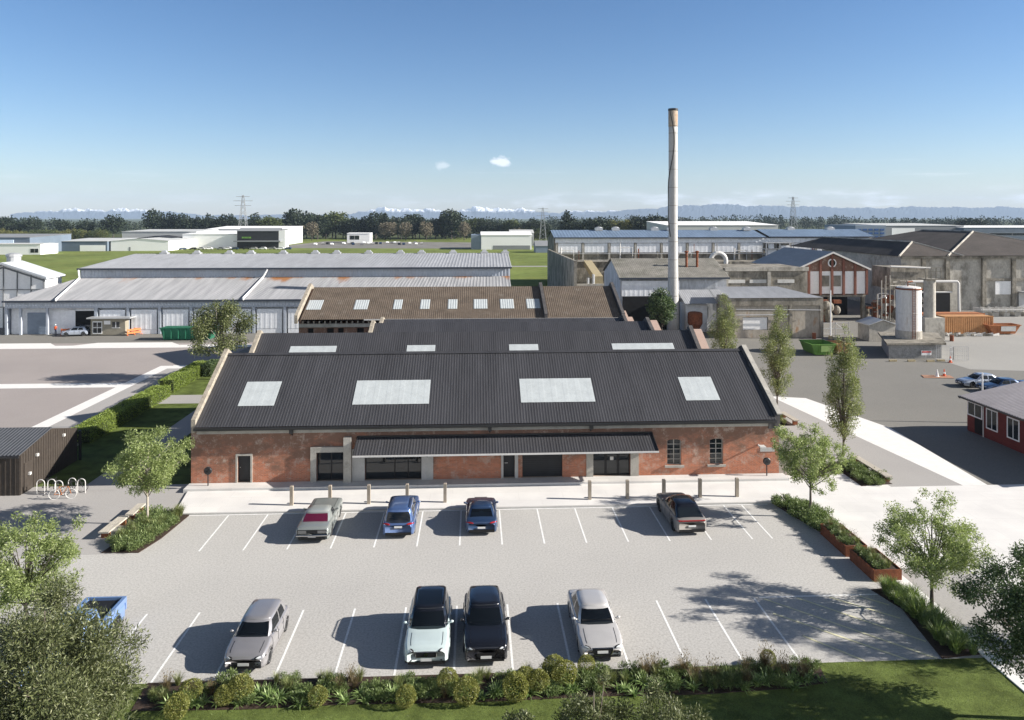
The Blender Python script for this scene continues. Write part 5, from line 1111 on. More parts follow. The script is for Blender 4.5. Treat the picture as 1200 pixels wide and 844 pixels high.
def car(lab, x, y, rz, S, cat='car', group='cars parked in bays', name='car'):
    """S: L, W, H, top (profile along the length 0 rear..1 front), cabin (belt/roof y positions as fractions), paint ..."""
    L_, W_, H_ = S['L'], S['W'], S['H']; hw = W_ / 2
    t = empty(name, (x, y, 0), lab, cat, group, rz)
    P_ = S['paint']; wr = S.get('wheel', .33); wb = S['axles']; clear = S.get('clear', .2)
    ys = []
    def Y(f): return (f - .5) * L_
    wy = [Y(wb[0]), Y(wb[1])]; ra = wr + .055
    # stations along the length, dense at the ends and the arches
    st = {0, .004, .012, .025, .04, .06, .94, .96, .975, .988, .996, 1.0}
    for k in range(1, 24): st.add(round(.06 + .88 * k / 24, 4))
    for c in wy:
        for k in range(-8, 9): st.add(round((c + ra * math.sin(k / 8 * math.pi / 2)) / L_ + .5, 5))
    st = sorted(s for s in st if 0 <= s <= 1)
    rr = S.get('round', .10)
    def halfw(f):
        d = min(f, 1 - f) * L_; R_ = S.get('rf', .62) if f > .5 else S.get('rb', .45)
        k = 1 - (rr * 1.0 + .0) * max(0, 1 - d / R_) ** 2.4
        if d < .1: k -= .12 * (1 - d / .1) ** 2 * rr * 6
        return hw * k
    rows = []
    for f in st:
        w = halfw(f); top = ip(f, S['top']); d = min(f, 1 - f) * L_
        low = clear + (.03 if d < .3 else 0) + max(0, .03 * (1 - d / .10)) * (d < .1)
        yy = Y(f); arch = 0
        for c in wy:
            if abs(yy - c) < ra: arch = max(arch, wr + math.sqrt(max(0, ra * ra - (yy - c) ** 2)))
        zl = max(low, arch); sh = S.get('shoulder', .74) * top
        if d < .1: top -= .07 * (1 - d / .1) ** 2
        sh = min(max(sh, zl + .02), top - .03); flare = .018 if arch else 0
        mid = max(zl + .008, min(.46, sh - .05))
        cr = S.get('crown', .035)
        rows.append([(w - .13, zl), (w - .015 + flare, zl), (w + flare, max(zl + .004, mid - .1)), (w * .985, mid + .02), (w, sh - .02), (w * .975, (sh + top) / 2 + .01), (w * .925, top - .015), (w * .86, top + .004), (w * .5, top + cr * .75), (0, top + cr)])
    b = MB(); n = len(rows[0])
    for q, (f, r_) in enumerate(zip(st, rows)):
        for k in range(n): b.v.append((r_[k][0], Y(f), r_[k][1]))
        for k in range(n - 2, -1, -1): b.v.append((-r_[k][0], Y(f), r_[k][1]))
    m_ = 2 * n - 1
    two = S.get('lower')
    for q in range(len(st) - 1):
        for k in range(m_ - 1):
            a = q * m_ + k; b.f.append((a, a + 1, a + m_ + 1, a + m_)); kk = min(k, m_ - 2 - k); b.m.append(1 if kk <= 1 and two else 0)
    # close the ends in strips
    for q in (0, len(st) - 1):
        for k in range(n - 1):
            a = q * m_ + k; c = q * m_ + m_ - 1 - k
            f_ = (a, c, c - 1, a + 1) if q else (a, a + 1, c - 1, c)
            if k < n - 2: b.f.append(f_)
            else: b.f.append((a, c, a + 1) if q else (a, a + 1, c))
            b.m.append(1 if two and k <= 1 else 0)
    body = b.build('body', [P_, M['trim']], t, smooth=True, world=False)
    body.data.shade_smooth() if False else None
    u = MB(); u.box(-hw + .27, hw - .27, Y(.03), Y(.97), clear - .02, .5); 
    u.box(-hw + .12, hw - .12, wy[0] + ra + .03, wy[1] - ra - .03, clear - .01, .45); u.build('underbody', M['trim'], t, world=False)
    # cabin
    C = S.get('cabin')
    if C:
        yd, yc, r0, r1 = Y(C[0]), Y(C[1]), Y(C[2]), Y(C[3]); bw = S.get('beltw', .91) * hw; rw = S.get('roofw', .70) * hw
        fb = lambda yy: ip(yy / L_ + .5, S['top']) + .0
        side = S.get('pillars', (.0, .46, .5, .86, 1.0))
        nS = len(side)
        def loop(w, ya, yb, bulge, corner):
            """right half from front centre to rear centre"""
            out = [(0, yb + bulge), (w * .5, yb + bulge * .75), (w * .86, yb - corner * .12)]
            a, c = yb - corner, ya + corner * .75
            out += [(w * (1 - .03 * abs(2 * s - 1) ** 2), a + (c - a) * s) for s in side]
            out += [(w * .86, ya + corner * .08), (w * .5, ya - bulge * .35), (0, ya - bulge * .45)]
            return out
        lo = loop(bw, yd, yc, .13, .30); hi = loop(rw, r0, r1, .07, .12); m2 = len(lo)
        zlo = [fb(max(-L_ / 2, min(L_ / 2, p[1]))) - .06 for p in lo]; cr = .05
        levels = []
        roofz = lambda yy: H_ - S.get('rdrop', .10) * max(0, (r0 + (r1 - r0) * .55 - yy) / (r1 - r0)) ** 2 - .05 * max(0, (yy - (r0 + (r1 - r0) * .6)) / (r1 - r0)) ** 2
        for u_ in (0, .14, .55, .88, 1.0):
            bl = .028 * math.sin(u_ * math.pi)
            levels.append([(lo[k][0] + (hi[k][0] - lo[k][0]) * u_ + (bl if lo[k][0] > 0 else 0), lo[k][1] + (hi[k][1] - lo[k][1]) * u_ + (bl * .6 if k < 3 else -bl * .6 if k > m2 - 4 else 0), zlo[k] + (roofz(hi[k][1]) - .055 - zlo[k]) * u_) for k in range(m2)])
        levels.append([(hi[k][0] * .94, hi[k][1] * .985 + 0.0, roofz(hi[k][1]) - .012) for k in range(m2)])
        levels.append([(hi[k][0] * .5, r0 + (r1 - r0) * .5 + (hi[k][1] - r0 - (r1 - r0) * .5) * .86, roofz(r0 + (r1 - r0) * .5 + (hi[k][1] - r0 - (r1 - r0) * .5) * .86) + .004) for k in range(m2)])
        levels.append([(0, r0 + (r1 - r0) * .5 + (hi[k][1] - r0 - (r1 - r0) * .5) * .8, roofz(r0 + (r1 - r0) * .5 + (hi[k][1] - r0 - (r1 - r0) * .5) * .8) + .008) for k in range(m2)])
        sect = {'windscreen': (0, 1), 'rear_window': (m2 - 3, m2 - 2)}
        glass_seg = {}
        for k in range(m2 - 1):
            if k in (0, 1): glass_seg[k] = 'windscreen'
            elif k in (m2 - 3, m2 - 2): glass_seg[k] = 'rear_window'
            elif 3 <= k < 3 + nS - 1 and (k - 3) in S.get('panes', (0, 2)): glass_seg[k] = 'side_window%d' % (k - 3)
        parts = {}
        for s in (1, -1):
            for k in range(m2 - 1):
                for q in range(len(levels) - 1):
                    A, B, Cc, D = levels[q][k], levels[q][k + 1], levels[q + 1][k + 1], levels[q + 1][k]
                    if q == len(levels) - 2 and (k == 0): pass
                    key = 'pillar'
                    if 1 <= q <= 2 and k in glass_seg: key = glass_seg[k] + ('' if 'side' not in glass_seg[k] else 'r' if s > 0 else 'l')
                    elif q >= 5 and S.get('pano'): key = 'roof'
                    elif q >= 4: key = 'roof'
                    pts = [(s * p[0], p[1], p[2]) for p in (A, B, Cc, D)]
                    if s > 0: pts = pts[::-1]
                    parts.setdefault(key, []).append(pts)
        for key, fs in parts.items():
            b = MB(); idx = {}
            for f_ in fs:
                ii = []
                for p in f_:
                    kk = (round(p[0], 4), round(p[1], 4), round(p[2], 4))
                    if kk not in idx: idx[kk] = len(b.v); b.v.append(p)
                    if idx[kk] not in ii: ii.append(idx[kk])
                if len(ii) > 2: b.f.append(tuple(ii)); b.m.append(0)
            nm = 'side_window' if key.startswith('side') else key
            mm = (S.get('rearglass') if nm == 'rear_window' and S.get('rearglass') else M['carglass']) if 'wind' in nm else (S.get('roofmat') or P_) if nm == 'roof' else (S.get('pillarmat') or P_)
            b.build(nm, mm, t, smooth=True, world=False)
        if S.get('pano'):
            b = MB(); q0, q1 = r0 + (r1 - r0) * .22, r0 + (r1 - r0) * .9
            for k in range(6):
                ya, yb = q0 + (q1 - q0) * k / 6, q0 + (q1 - q0) * (k + 1) / 6
                b.face([(-rw * .78, ya, roofz(ya) + .016), (rw * .78, ya, roofz(ya) + .016), (rw * .78, yb, roofz(yb) + .016), (-rw * .78, yb, roofz(yb) + .016)])
            b.build('sunroof', S['pano'], t, world=False)
        if S.get('rails'):
            for s in (1, -1):
                b = MB(); b.tube([(s * rw * .93, r0 + .2, roofz(r0 + .2) - .01), (s * rw * .93, r0 + .35, roofz(r0) + .05), (s * rw * .93, r1 - .35, roofz(r1 - .3) + .045), (s * rw * .93, r1 - .2, roofz(r1) - .0)], .02, 6); b.build('roof_rail', M['trim'], t, world=False)
        zb = fb((yd + yc) / 2) + .045; sm = S.get('seats', M['seat'])
        put_ = lambda nm, m_, *bx: MB().box(*bx).build(nm, m_, t, world=False)
        put_('cabin_floor', M['trim'], -bw * .80, bw * .80, r0 - .1, yc - .35, zb - .05, zb)
        put_('dashboard', M['trim'], -bw * .76, bw * .76, yc - .42, yc - .22, zb, zb + .07)
        for s in (1, -1):
            o = put_('seat', sm, s * .36 - .23, s * .36 + .23, (r0 + r1) / 2 + .10, (r0 + r1) / 2 + .26, zb, H_ - .42)
            MB().box(s * .36 - .12, s * .36 + .12, (r0 + r1) / 2 + .11, (r0 + r1) / 2 + .21, H_ - .415, H_ - .24).build('headrest', sm, o, world=False)
        if r1 - r0 > 1.3: put_('rear_seat', sm, -.6, .6, r0 + .25, r0 + .42, zb, H_ - .36)
        for s in (1, -1):                                        # door mirrors
            b = MB(); ym = yc - .42; zm = fb(ym) + .08
            b.ell((s * (hw + .06), ym, zm + .03), (.09, .055, .065), 10, 6); b.box(min(s * hw * .9, s * (hw + .04)), max(s * hw * .9, s * (hw + .04)), ym - .03, ym + .03, zm - .03, zm + .02)
            b.build('mirror', P_ if S.get('mirpaint', True) else M['trim'], t, smooth=True, world=False)
    # wheels
    for q, c in enumerate(wy):
        for s in (1, -1):
            b = MB(); xo = s * (hw - .02); xi = s * (hw - .24)
            b.lathe([(wr * .66, xi), (wr * .95, xi), (wr, xi + s * .03), (wr, xo - s * .03), (wr * .95, xo), (wr * .68, xo - s * .004)], (0, c, wr), 'x', 24)
            w = b.build('wheel', M['tyre'], t, smooth=False, world=False)
            b = MB(); b.lathe([(wr * .67, xo - s * .01), (wr * .64, xo - s * .03), (wr * .60, xo - s * .06), (.02, xo - s * .065)], (0, c, wr), 'x', 24, 1)
            for k in range(5 if S.get('spokes', 5) == 5 else 10):
                a = 2 * math.pi * k / (5 if S.get('spokes', 5) == 5 else 10); d = Vector((0, math.cos(a), math.sin(a))); o_ = Vector((0, -math.sin(a), math.cos(a))); e = .035 if S.get('spokes', 5) == 5 else .018
                p0 = Vector((xo - s * .02, c, wr)); p1 = p0 + d * wr * .64
                b.hexa([p0 + o_ * e * 1.4 - Vector((s * .04, 0, 0)), p0 - o_ * e * 1.4 - Vector((s * .04, 0, 0)), p1 - o_ * e - Vector((s * .04, 0, 0)), p1 + o_ * e - Vector((s * .04, 0, 0))], [p0 + o_ * e * 1.4, p0 - o_ * e * 1.4, p1 - o_ * e, p1 + o_ * e])
            b.lathe([(wr * .70, xo - s * .012), (wr * .70, xo + s * .004), (wr * .63, xo + s * .004), (wr * .63, xo - s * .02)], (0, c, wr), 'x', 24)
            b.build('rim', [S.get('rimmat', M['rim']), M['trim']], w, world=False)
    # faces
    def put(nm, m_, fn, smooth=False):
        b = MB(); fn(b); return b.build(nm, m_, t, smooth=smooth, world=False)
    yf, yr = L_ / 2, -L_ / 2; F_ = S.get('face', {})
    gz0, gz1, gw, gw2 = F_.get('grille', (.40, .66, .42, .36))
    nose = ip(1.0, S['top'])
    def slabf(b, pts, ya, yb): b.hexa([(p[0], ya, p[1]) for p in pts], [(p[0], yb, p[1]) for p in pts])
    g_ = put('grille', M['trim'], lambda b: slabf(b, [(-gw2, gz0), (gw2, gz0), (gw, (gz0 + gz1) / 2 + .03), (gw * .94, gz1), (-gw * .94, gz1), (-gw, (gz0 + gz1) / 2 + .03)][::-1], yf - .05, yf + .014))
    if F_.get('chrome', True):
        b = MB(); pts = [(-gw2, gz0), (gw2, gz0), (gw, (gz0 + gz1) / 2 + .03), (gw * .94, gz1), (-gw * .94, gz1), (-gw, (gz0 + gz1) / 2 + .03), (-gw2, gz0)]
        b.tube([(p[0], yf + .014, p[1]) for p in pts], .012, 5); o = b.build('grille_surround', M['chrome'], g_, world=False)
    if F_.get('badge'):
        b = MB(); b.lathe([(.05, 0), (.075, 0), (.075, .02), (.05, .02)], (0, yf + .016, (gz0 + gz1) / 2), 'y', 16); b.hexa([(-.17, yf + .016, gz1 - .03), (-.14, yf + .016, gz1 - .03), (.17, yf + .016, gz0 + .03), (.14, yf + .016, gz0 + .03)], [(-.17, yf + .024, gz1 - .03), (-.14, yf + .024, gz1 - .03), (.17, yf + .024, gz0 + .03), (.14, yf + .024, gz0 + .03)]); b.build('badge', M['chrome'], g_, world=False)
    put('bumper', M['trim'], lambda b: (slabf(b, [(-hw * .66, .24), (hw * .66, .24), (hw * .72, .34), (-hw * .72, .34)][::-1], yf - .05, yf + .012), b.box(-hw * .8, hw * .8, yf - .14, yf - .012, .22, .31)))
    for s in (1, -1):
        z0 = F_.get('hz', nose - .06); rot = Matrix.Rotation(s * -.62, 3, 'Z') @ Matrix.Rotation(.30, 3, 'X')
        b = MB(); hl = F_.get('hl', (.22, .09, .062)); b.ell((s * hw * .735, yf - .115, z0), hl, 14, 8, rot=rot); o = b.build('headlight', M['lamp'], t, smooth=True, world=False)
        b = MB(); b.ell((s * hw * .735, yf - .12, z0 - .002), (hl[0] * 1.13, hl[1] * .9, hl[2] * 1.22), 14, 8, rot=rot); b.build('lamp_housing', M['trim'], o, smooth=True, world=False)
        b = MB(); b.ell((s * hw * .72, yf - .06, .40), (.13, .05, .06), 10, 6, rot=Matrix.Rotation(s * -.45, 3, 'Z')); b.build('fog_lamp_recess', M['trim'], t, smooth=True, world=False)
    tz = F_.get('tz', ip(0, S['top']) - .12)
    if F_.get('bar'):
        put('tail_light', M['tail'], lambda b: b.box(-hw * .84, hw * .84, yr - .012, yr + .05, tz - .025, tz + .03))
    for s in (1, -1):
        rot = Matrix.Rotation(s * .5, 3, 'Z'); tl = F_.get('tl', (.19, .07, .06))
        b = MB(); b.ell((s * hw * .74, yr + .07, tz), tl, 12, 7, rot=rot); b.build('tail_light', M['tail'], t, smooth=True, world=False)
    put('rear_bumper', M['trim'], lambda b: (b.box(-hw * .78, hw * .78, yr - .012, yr + .06, .26, .40), b.box(-hw * .8, hw * .8, yr + .012, yr + .12, .22, .27)))
    for yy, s in ((yf + .016, 1), (yr - .016, -1)):
        zz = F_.get('pz', .5) if s > 0 else F_.get('rpz', .62)
        put('number_plate', M['plate'], lambda b: b.box(-.23, .23, min(yy, yy + s * .014), max(yy, yy + s * .014), zz - .055, zz + .055))
    for s in (1, -1):                                             # bonnet and door shut lines
        cw = (C[1] if C else .7) + .035; cr_ = S.get('crown', .035); pts = []
        for q in range(9):
            f = cw + (.955 - cw) * q / 8; w = halfw(f); tp = ip(f, S['top']); pts.append((s * w * .70, Y(f), tp + .004 + .44 * (cr_ * .75 - .004) + .001))
        put('bonnet_gap', M['trim'], lambda b: b.tube(pts, .011, 4))
        for f in (S.get('gaps') or ((C[1] - .045, .505, .30) if len(S.get('panes', (0, 2))) > 1 else (C[1] - .045, .40))):
            w = halfw(f); tp = ip(f, S['top']); sh_ = S.get('shoulder', .74) * tp; p2 = [(s * w * 1.002, Y(f), .38), (s * (w * .985 + .003), Y(f), .47), (s * (w + .002), Y(f), sh_ - .02), (s * (w * .975 + .003), Y(f), (sh_ + tp) / 2 + .01), (s * (w * .925 + .002), Y(f), tp - .01)]
            if min(abs(Y(f) - c) for c in wy) > ra: put('door_gap', M['trim'], lambda b: b.tube(p2, .010, 4))
    for s in (1, -1):                                             # door handles
        for f_ in S.get('doors', (.50, .33)):
            put('door_handle', M['chrome'] if not S.get('darkhandles') else M['trim'], lambda b: b.box(min(s * (hw - .035), s * (hw + .012)), max(s * (hw - .035), s * (hw + .012)), Y(f_) - .09, Y(f_) + .09, .74 * ip(f_, S['top']) + .03, .74 * ip(f_, S['top']) + .055))
    if S.get('extra'): S['extra'](t, Y, hw, put)
    return t

suv_top = [(0, .86), (.03, .98), (.12, 1.00), (.62, 1.02), (.68, 1.03), (.76, .98), (.9, .94), (.965, .89), (1, .80)]
hatch_top = [(0, .80), (.03, .92), (.14, .95), (.62, .93), (.74, .95), (.80, .90), (.92, .82), (.97, .75), (1, .64)]
sedan_top = [(0, .80), (.03, .92), (.16, .95), (.62, .90), (.69, .90), (.80, .83), (.93, .74), (.975, .68), (1, .58)]
coupe_top = [(0, .78), (.03, .90), (.10, .93), (.3, .93), (.62, .88), (.68, .88), (.80, .83), (.93, .73), (.975, .66), (1, .56)]

mint = paint('pale_mint_paint', (.56, .66, .66), .15); blackp = paint('gloss_black_paint', (.011, .012, .016), .2, .2); silver = paint('warm_silver_paint', (.56, .545, .53), .3)
grey = paint('silver_grey_paint', (.36, .35, .36), .5); blue = paint('steel_blue_paint', (.10, .17, .36), .5); navy = paint('dark_blue_paint', (.035, .07, .15), .5)
oldg = paint('grey_green_classic_paint', (.24, .26, .25), .2); champ = paint('greige_paint', (.20, .19, .18), .1, .5); champ.node_tree.nodes['Principled BSDF'].inputs['Coat Weight'].default_value = .25; skyb = paint('pale_blue_paint', (.17, .28, .52), .25)

HATCH = dict(L=3.86, W=1.80, H=1.47, top=hatch_top, cabin=(.03, .755, .13, .57), axles=(.17, .81), paint=grey, wheel=.31, roofw=.72, rdrop=.10, face=dict(grille=(.27, .50, .50, .40), chrome=False, hz=.64, hl=(.24, .09, .06), pz=.40))
MINT = dict(L=4.32, W=1.93, H=1.65, top=suv_top, cabin=(.04, .725, .10, .555), axles=(.18, .80), paint=mint, wheel=.36, clear=.24, roofw=.74, rdrop=.08, roofmat=blackp, pillarmat=blackp, pano=M['carglass'], rails=True, lower=True, face=dict(grille=(.52, .74, .44, .42), badge=True, hz=.77, hl=(.22, .08, .075), pz=.42))
BLK = dict(L=4.52, W=1.93, H=1.62, top=suv_top, cabin=(.03, .725, .15, .54), axles=(.18, .80), paint=blackp, wheel=.37, clear=.24, roofw=.72, rdrop=.14, face=dict(grille=(.42, .60, .40, .34), hz=.76, chrome=False, hl=(.24, .09, .055), pz=.42))
SIL = dict(seats=mat('pale_car_seat', (.45, .43, .40)), L=4.60, W=1.91, H=1.43, top=sedan_top, cabin=(.08, .725, .24, .55), axles=(.20, .81), paint=silver, wheel=.33, roofw=.70, rdrop=.06, spokes=10, face=dict(grille=(.33, .62, .46, .36), hz=.63, hl=(.22, .08, .055), pz=.46))
BSUV = dict(L=4.66, W=1.89, H=1.65, top=suv_top, cabin=(.015, .70, .08, .53), axles=(.19, .80), paint=blue, wheel=.37, clear=.22, roofw=.74, rdrop=.06, rails=True, face=dict(tz=.88, tl=(.26, .07, .06), rpz=.72))
CPE = dict(L=4.45, W=1.92, H=1.30, top=coupe_top, cabin=(.07, .70, .30, .50), axles=(.19, .79), paint=navy, wheel=.34, roofw=.66, beltw=.86, rdrop=.04, rb=.7, panes=(0,), pillars=(0, .62, .7, 1.0), doors=(.45,), rimmat=M['rimdark'], face=dict(tz=.80, tl=(.27, .06, .05), rpz=.52))
GCS = dict(L=4.75, W=1.93, H=1.60, top=suv_top, cabin=(.02, .70, .20, .50), axles=(.18, .80), paint=champ, wheel=.37, clear=.22, roofw=.68, rdrop=.20, roofmat=blackp, pillarmat=blackp, rearglass=M['glass'], rimmat=M['rimdark'], face=dict(bar=True, tz=.90, tl=(.22, .06, .03), rpz=.60))
old_top = [(0, .74), (.02, .88), (.05, .91), (.24, .92), (.5, .92), (.62, .90), (.9, .88), (.975, .86), (1, .78)]
def old_extra(t, Y, hw, put):
    yr = Y(0)
    p = put('tail_panel', M['trim'], lambda b: b.box(-hw * .88, hw * .88, yr - .014, yr + .05, .60, .80))
    for s in (1, -1):
        for k in range(4): put('lamp_bar', M['rim'], lambda b: b.box(min(s * hw * .34, s * hw * .84), max(s * hw * .34, s * hw * .84), yr - .024, yr - .016, .625 + k * .042, .645 + k * .042))
    put('chrome_bumper', M['chrome'], lambda b: b.tube([(-hw * .97, yr + .25, .50), (-hw * .93, yr - .03, .50), (0, yr - .06, .50), (hw * .93, yr - .03, .50), (hw * .97, yr + .25, .50)], .06, 8))
OLD = dict(L=4.92, W=1.92, H=1.36, top=old_top, cabin=(.16, .62, .30, .50), axles=(.22, .79), paint=oldg, wheel=.34, roofw=.74, beltw=.90, rdrop=.05, round=.05, rf=.3, rb=.3, panes=(0,), pillars=(0, .58, .64, 1.0), doors=(.44,), rearglass=M['pinkreflection'], roofmat=paint('pale_grey_green_paint', (.36, .38, .36), .2), extra=old_extra, face=dict(tz=.7, tl=(.03, .02, .03), rpz=.44))
def ute_extra(t, Y, hw, put):
    # open tub behind the cab
    put('tub_liner', M['trim'], lambda b: b.box(-hw * .80, hw * .80, Y(.025), Y(.355), 1.04, 1.085))
    for s in (1, -1): put('tub_side', skyb, lambda b: b.box(min(s * hw * .80, s * hw * .97), max(s * hw * .80, s * hw * .97), Y(.015), Y(.365), .98, 1.20))
    put('tailgate', skyb, lambda b: b.box(-hw * .955, hw * .955, Y(.0) - .01, Y(.017), .62, 1.198))
    put('front_bulkhead', M['trim'], lambda b: b.box(-hw * .80, hw * .80, Y(.352), Y(.362), 1.06, 1.20))
UTE = dict(L=5.35, W=1.92, H=1.82, top=[(0, .98), (.02, 1.02), (.36, 1.03), (.68, 1.08), (.76, 1.06), (.92, 1.0), (.975, .93), (1, .80)], cabin=(.365, .74, .41, .60), axles=(.20, .80), paint=skyb, wheel=.39, clear=.34, roofw=.76, rdrop=.05, extra=ute_extra, face=dict(grille=(.55, .85, .5, .45), tz=.85, tl=(.06, .05, .13)))

car('silver grey hatchback parked nose towards the planting in the front row', -9.55, 33.35, math.pi - .03, HATCH)
car('pale mint SUV with black roof parked in the front row beside the black one', -2.03, 33.5, math.pi, MINT)
car('gloss black SUV parked right beside the pale mint one', .47, 33.65, math.pi + .01, BLK)
car('warm silver sedan alone in the front row with pale seats', 5.45, 33.75, math.pi + .01, SIL)
car('pale blue pickup with open tray half hidden behind the olive tree', -17.25, 33.1, math.pi, UTE, cat='pickup')
car('old grey green coupe with a magenta reflection coloured into its rear window parked facing the hall', -9.45, 46.2, 0, OLD)
car('steel blue SUV with roof rails parked facing the hall', -4.5, 46.45, 0, BSUV)
car('low dark blue coupe parked facing the hall under the canopy end', .42, 46.5, 0, CPE)
car('greige coupe styled SUV with black roof and full width red tail lamp', 12.9, 46.05, .03, GCS)
Y1 = dict(SIL); Y1['paint'] = paint('light_silver_blue_paint', (.45, .50, .58), .45); Y2 = dict(SIL); Y2['paint'] = navy; Y3 = dict(BSUV); Y3['paint'] = blue
car('light silver sedan parked in the yard behind the red timber building', 56.9, 81.0, math.pi / 2, Y1, group='cars in the yard')
car('dark blue sedan parked just in front of the light silver one', 57.6, 78.5, math.pi / 2, Y2, group='cars in the yard')
car('blue SUV at the right edge beyond the dark blue sedan', 62.4, 78.8, math.pi / 2, Y3, group='cars in the yard')
Y4 = dict(HATCH); Y4['paint'] = Y1['paint']; Y5 = dict(BSUV); Y5['paint'] = blackp
car('small silver blue car in front of the beige site hut', -64.1, 123.0, math.pi / 2 + .2, Y4, group='cars in the yard')
car('black SUV between the silver blue car and the site hut', -63.6, 126.2 - 2.0, math.pi / 2, Y5, group='cars in the yard')
# far rows of cars: a few pixels each, so one small shaped mesh per car
def tiny(m_, x, y, rz, lab, grp):
    key = 'tiny' + m_.name
    if key not in KIDS:
        b = MB(); b.prism_x([(-2.2, .3), (2.2, .3), (2.2, .7), (1.2, .95), (.7, 1.45), (-1.2, 1.45), (-1.9, 1.0), (-2.2, .9)], -.9, .9)
        for yy in (-1.4, 1.4): b.cyl((-.92, yy, .32), (.92, yy, .32), .32, n=10, m=1)
        b.hexa([(-.92, -1.7, 1.0), (.92, -1.7, 1.0), (.92, 1.1, 1.0), (-.92, 1.1, 1.0)], [(-.91, -1.15, 1.40), (.91, -1.15, 1.40), (.91, .72, 1.40), (-.91, .72, 1.40)], 1)
        o = b.build('parked_car', [m_, M['carglass']]); KIDS[key] = o
    else: o = KIDS[key].copy(); COL.objects.link(o)
    o.location = (x, y, 0); o.rotation_euler.z = rz; tag(o, lab, 'car', grp)
rng = random.Random(12); cols = [M['whitef'], silver, blackp, navy, M['whitef'], grey]
for k in range(9): tiny(cols[k % 6], -108 + k * 3.6 + rng.uniform(-.4, .4), 228 + rng.uniform(-4, 4), rng.uniform(-.3, .3) + 1.2, 'car parked on the verge behind the white gabled shed', 'cars on the verge')
for k in range(16): tiny(cols[(k * 5) % 6], -188 + k * 5.2 + rng.uniform(-1, 1), 449 + rng.uniform(-2, 2), 1.57 + rng.uniform(-.2, .2), 'car parked along the front of the far white warehouses', 'cars by the far warehouses')
for k in range(26): tiny(cols[(k * 7) % 6], -110 + k * 2.9 + rng.uniform(-.5, .5), 520 + rng.choice((0, 14, 28)), rng.uniform(-.1, .1), 'car standing in the far gravel lot before the trees', 'cars in the gravel lot')

# ================================================================== planting
def leaf_arrays(pts, dirs, size, asp, rg, jitter=1.0, droop=.0):
    n = len(pts); a = dirs + rg.normal(size=(n, 3)) * jitter; a[:, 2] -= droop
    a /= np.linalg.norm(a, axis=1)[:, None] + 1e-9
    r = rg.normal(size=(n, 3)); w = np.cross(a, r); w /= np.linalg.norm(w, axis=1)[:, None] + 1e-9
    s = (size * rg.uniform(.65, 1.35, n))[:, None]; hw = s * asp / 2
    v = np.empty((n, 4, 3)); v[:, 0] = pts; v[:, 1] = pts + a * s * .45 + w * hw; v[:, 2] = pts + a * s; v[:, 3] = pts + a * s * .45 - w * hw
    return v.reshape(-1, 3)
def quads_mesh(name, v, mats, mi=None):
    n = len(v) // 4; me = bpy.data.meshes.new(name)
    me.vertices.add(len(v)); me.vertices.foreach_set('co', v.astype(np.float32).ravel()); me.loops.add(len(v)); me.loops.foreach_set('vertex_index', np.arange(len(v), dtype=np.int32))
    me.polygons.add(n); me.polygons.foreach_set('loop_start', np.arange(0, len(v), 4, dtype=np.int32)); me.polygons.foreach_set('loop_total', np.full(n, 4, dtype=np.int32))
    for m_ in (mats if isinstance(mats, (list, tuple)) else [mats]): me.materials.append(m_)
    if mi is not None: me.polygons.foreach_set('material_index', mi.astype(np.int32))
    me.update(); me.validate(); return me
def blob_points(cs, rs, n, rg, power=2.0, flat=1.0):
    k = rg.integers(0, len(cs), n) if len(set(map(float, rs))) == 1 else rg.choice(len(cs), n, p=(np.array(rs) ** 2.2) / np.sum(np.array(rs) ** 2.2))
    d = rg.normal(size=(n, 3)); d /= np.linalg.norm(d, axis=1)[:, None]
    r = rg.uniform(0, 1, n) ** (1 / power) * np.array(rs)[k]
    p = np.array(cs)[k] + d * r[:, None] * np.array([1, 1, flat]); return p, d, k
LF = {}
LF['fresh'] = leaf_mat('fresh_green_leaf', (0.135, 0.175, 0.06), (0.3, 0.36, 0.135), 0.35, cc=(0.5, 0.53, 0.3))
LF['deep'] = leaf_mat('deep_green_leaf', (0.035, 0.062, 0.024), (0.1, 0.145, 0.055), 0.25, cc=(0.27, 0.33, 0.17))
LF['olive'] = leaf_mat('olive_leaf', (0.048, 0.062, 0.024), (0.15, 0.168, 0.07), 0.15, cc=(0.36, 0.37, 0.22))
LF['gum'] = leaf_mat('gum_leaf', (0.055, 0.072, 0.025), (0.16, 0.18, 0.068), 0.2, cc=(0.33, 0.34, 0.18))
LF['poplar'] = leaf_mat('poplar_leaf', (0.11, 0.135, 0.045), (0.26, 0.29, 0.12), 0.3, cc=(0.46, 0.48, 0.27))
LF['pine'] = leaf_mat('dark_pine_leaf', (0.010, 0.019, 0.010), (0.030, 0.046, 0.022), .1, .7)
LF['mid'] = leaf_mat('mid_green_far_leaf', (0.039, 0.055, 0.018), (0.094, 0.116, 0.035), .15, .7)
LF['willow'] = leaf_mat('yellowish_far_leaf', (0.090, 0.094, 0.024), (0.198, 0.198, 0.066), .2, .7)
LF['bare'] = leaf_mat('greyish_far_twig', (0.121, 0.105, 0.072), (0.220, 0.193, 0.138), .1, .8)
LF['hedge'] = leaf_mat('bright_hedge_leaf', (0.11, 0.155, 0.025), (0.27, 0.345, 0.075), 0.3, cc=(0.38, 0.46, 0.15))
LF['ball'] = leaf_mat('golden_green_leaf', (.115, .130, .030), (.27, .275, .075), .25, cc=(.42, .41, .16))
LF['blade'] = leaf_mat('tussock_blade', (0.1, 0.125, 0.04), (0.25, 0.275, 0.105), 0.25, cc=(0.44, 0.43, 0.22))
LF['bronze'] = leaf_mat('bronze_tussock_blade', (0.084, 0.063, 0.035), (0.210, 0.168, 0.084), .25, cc=(0.308, 0.238, 0.140))
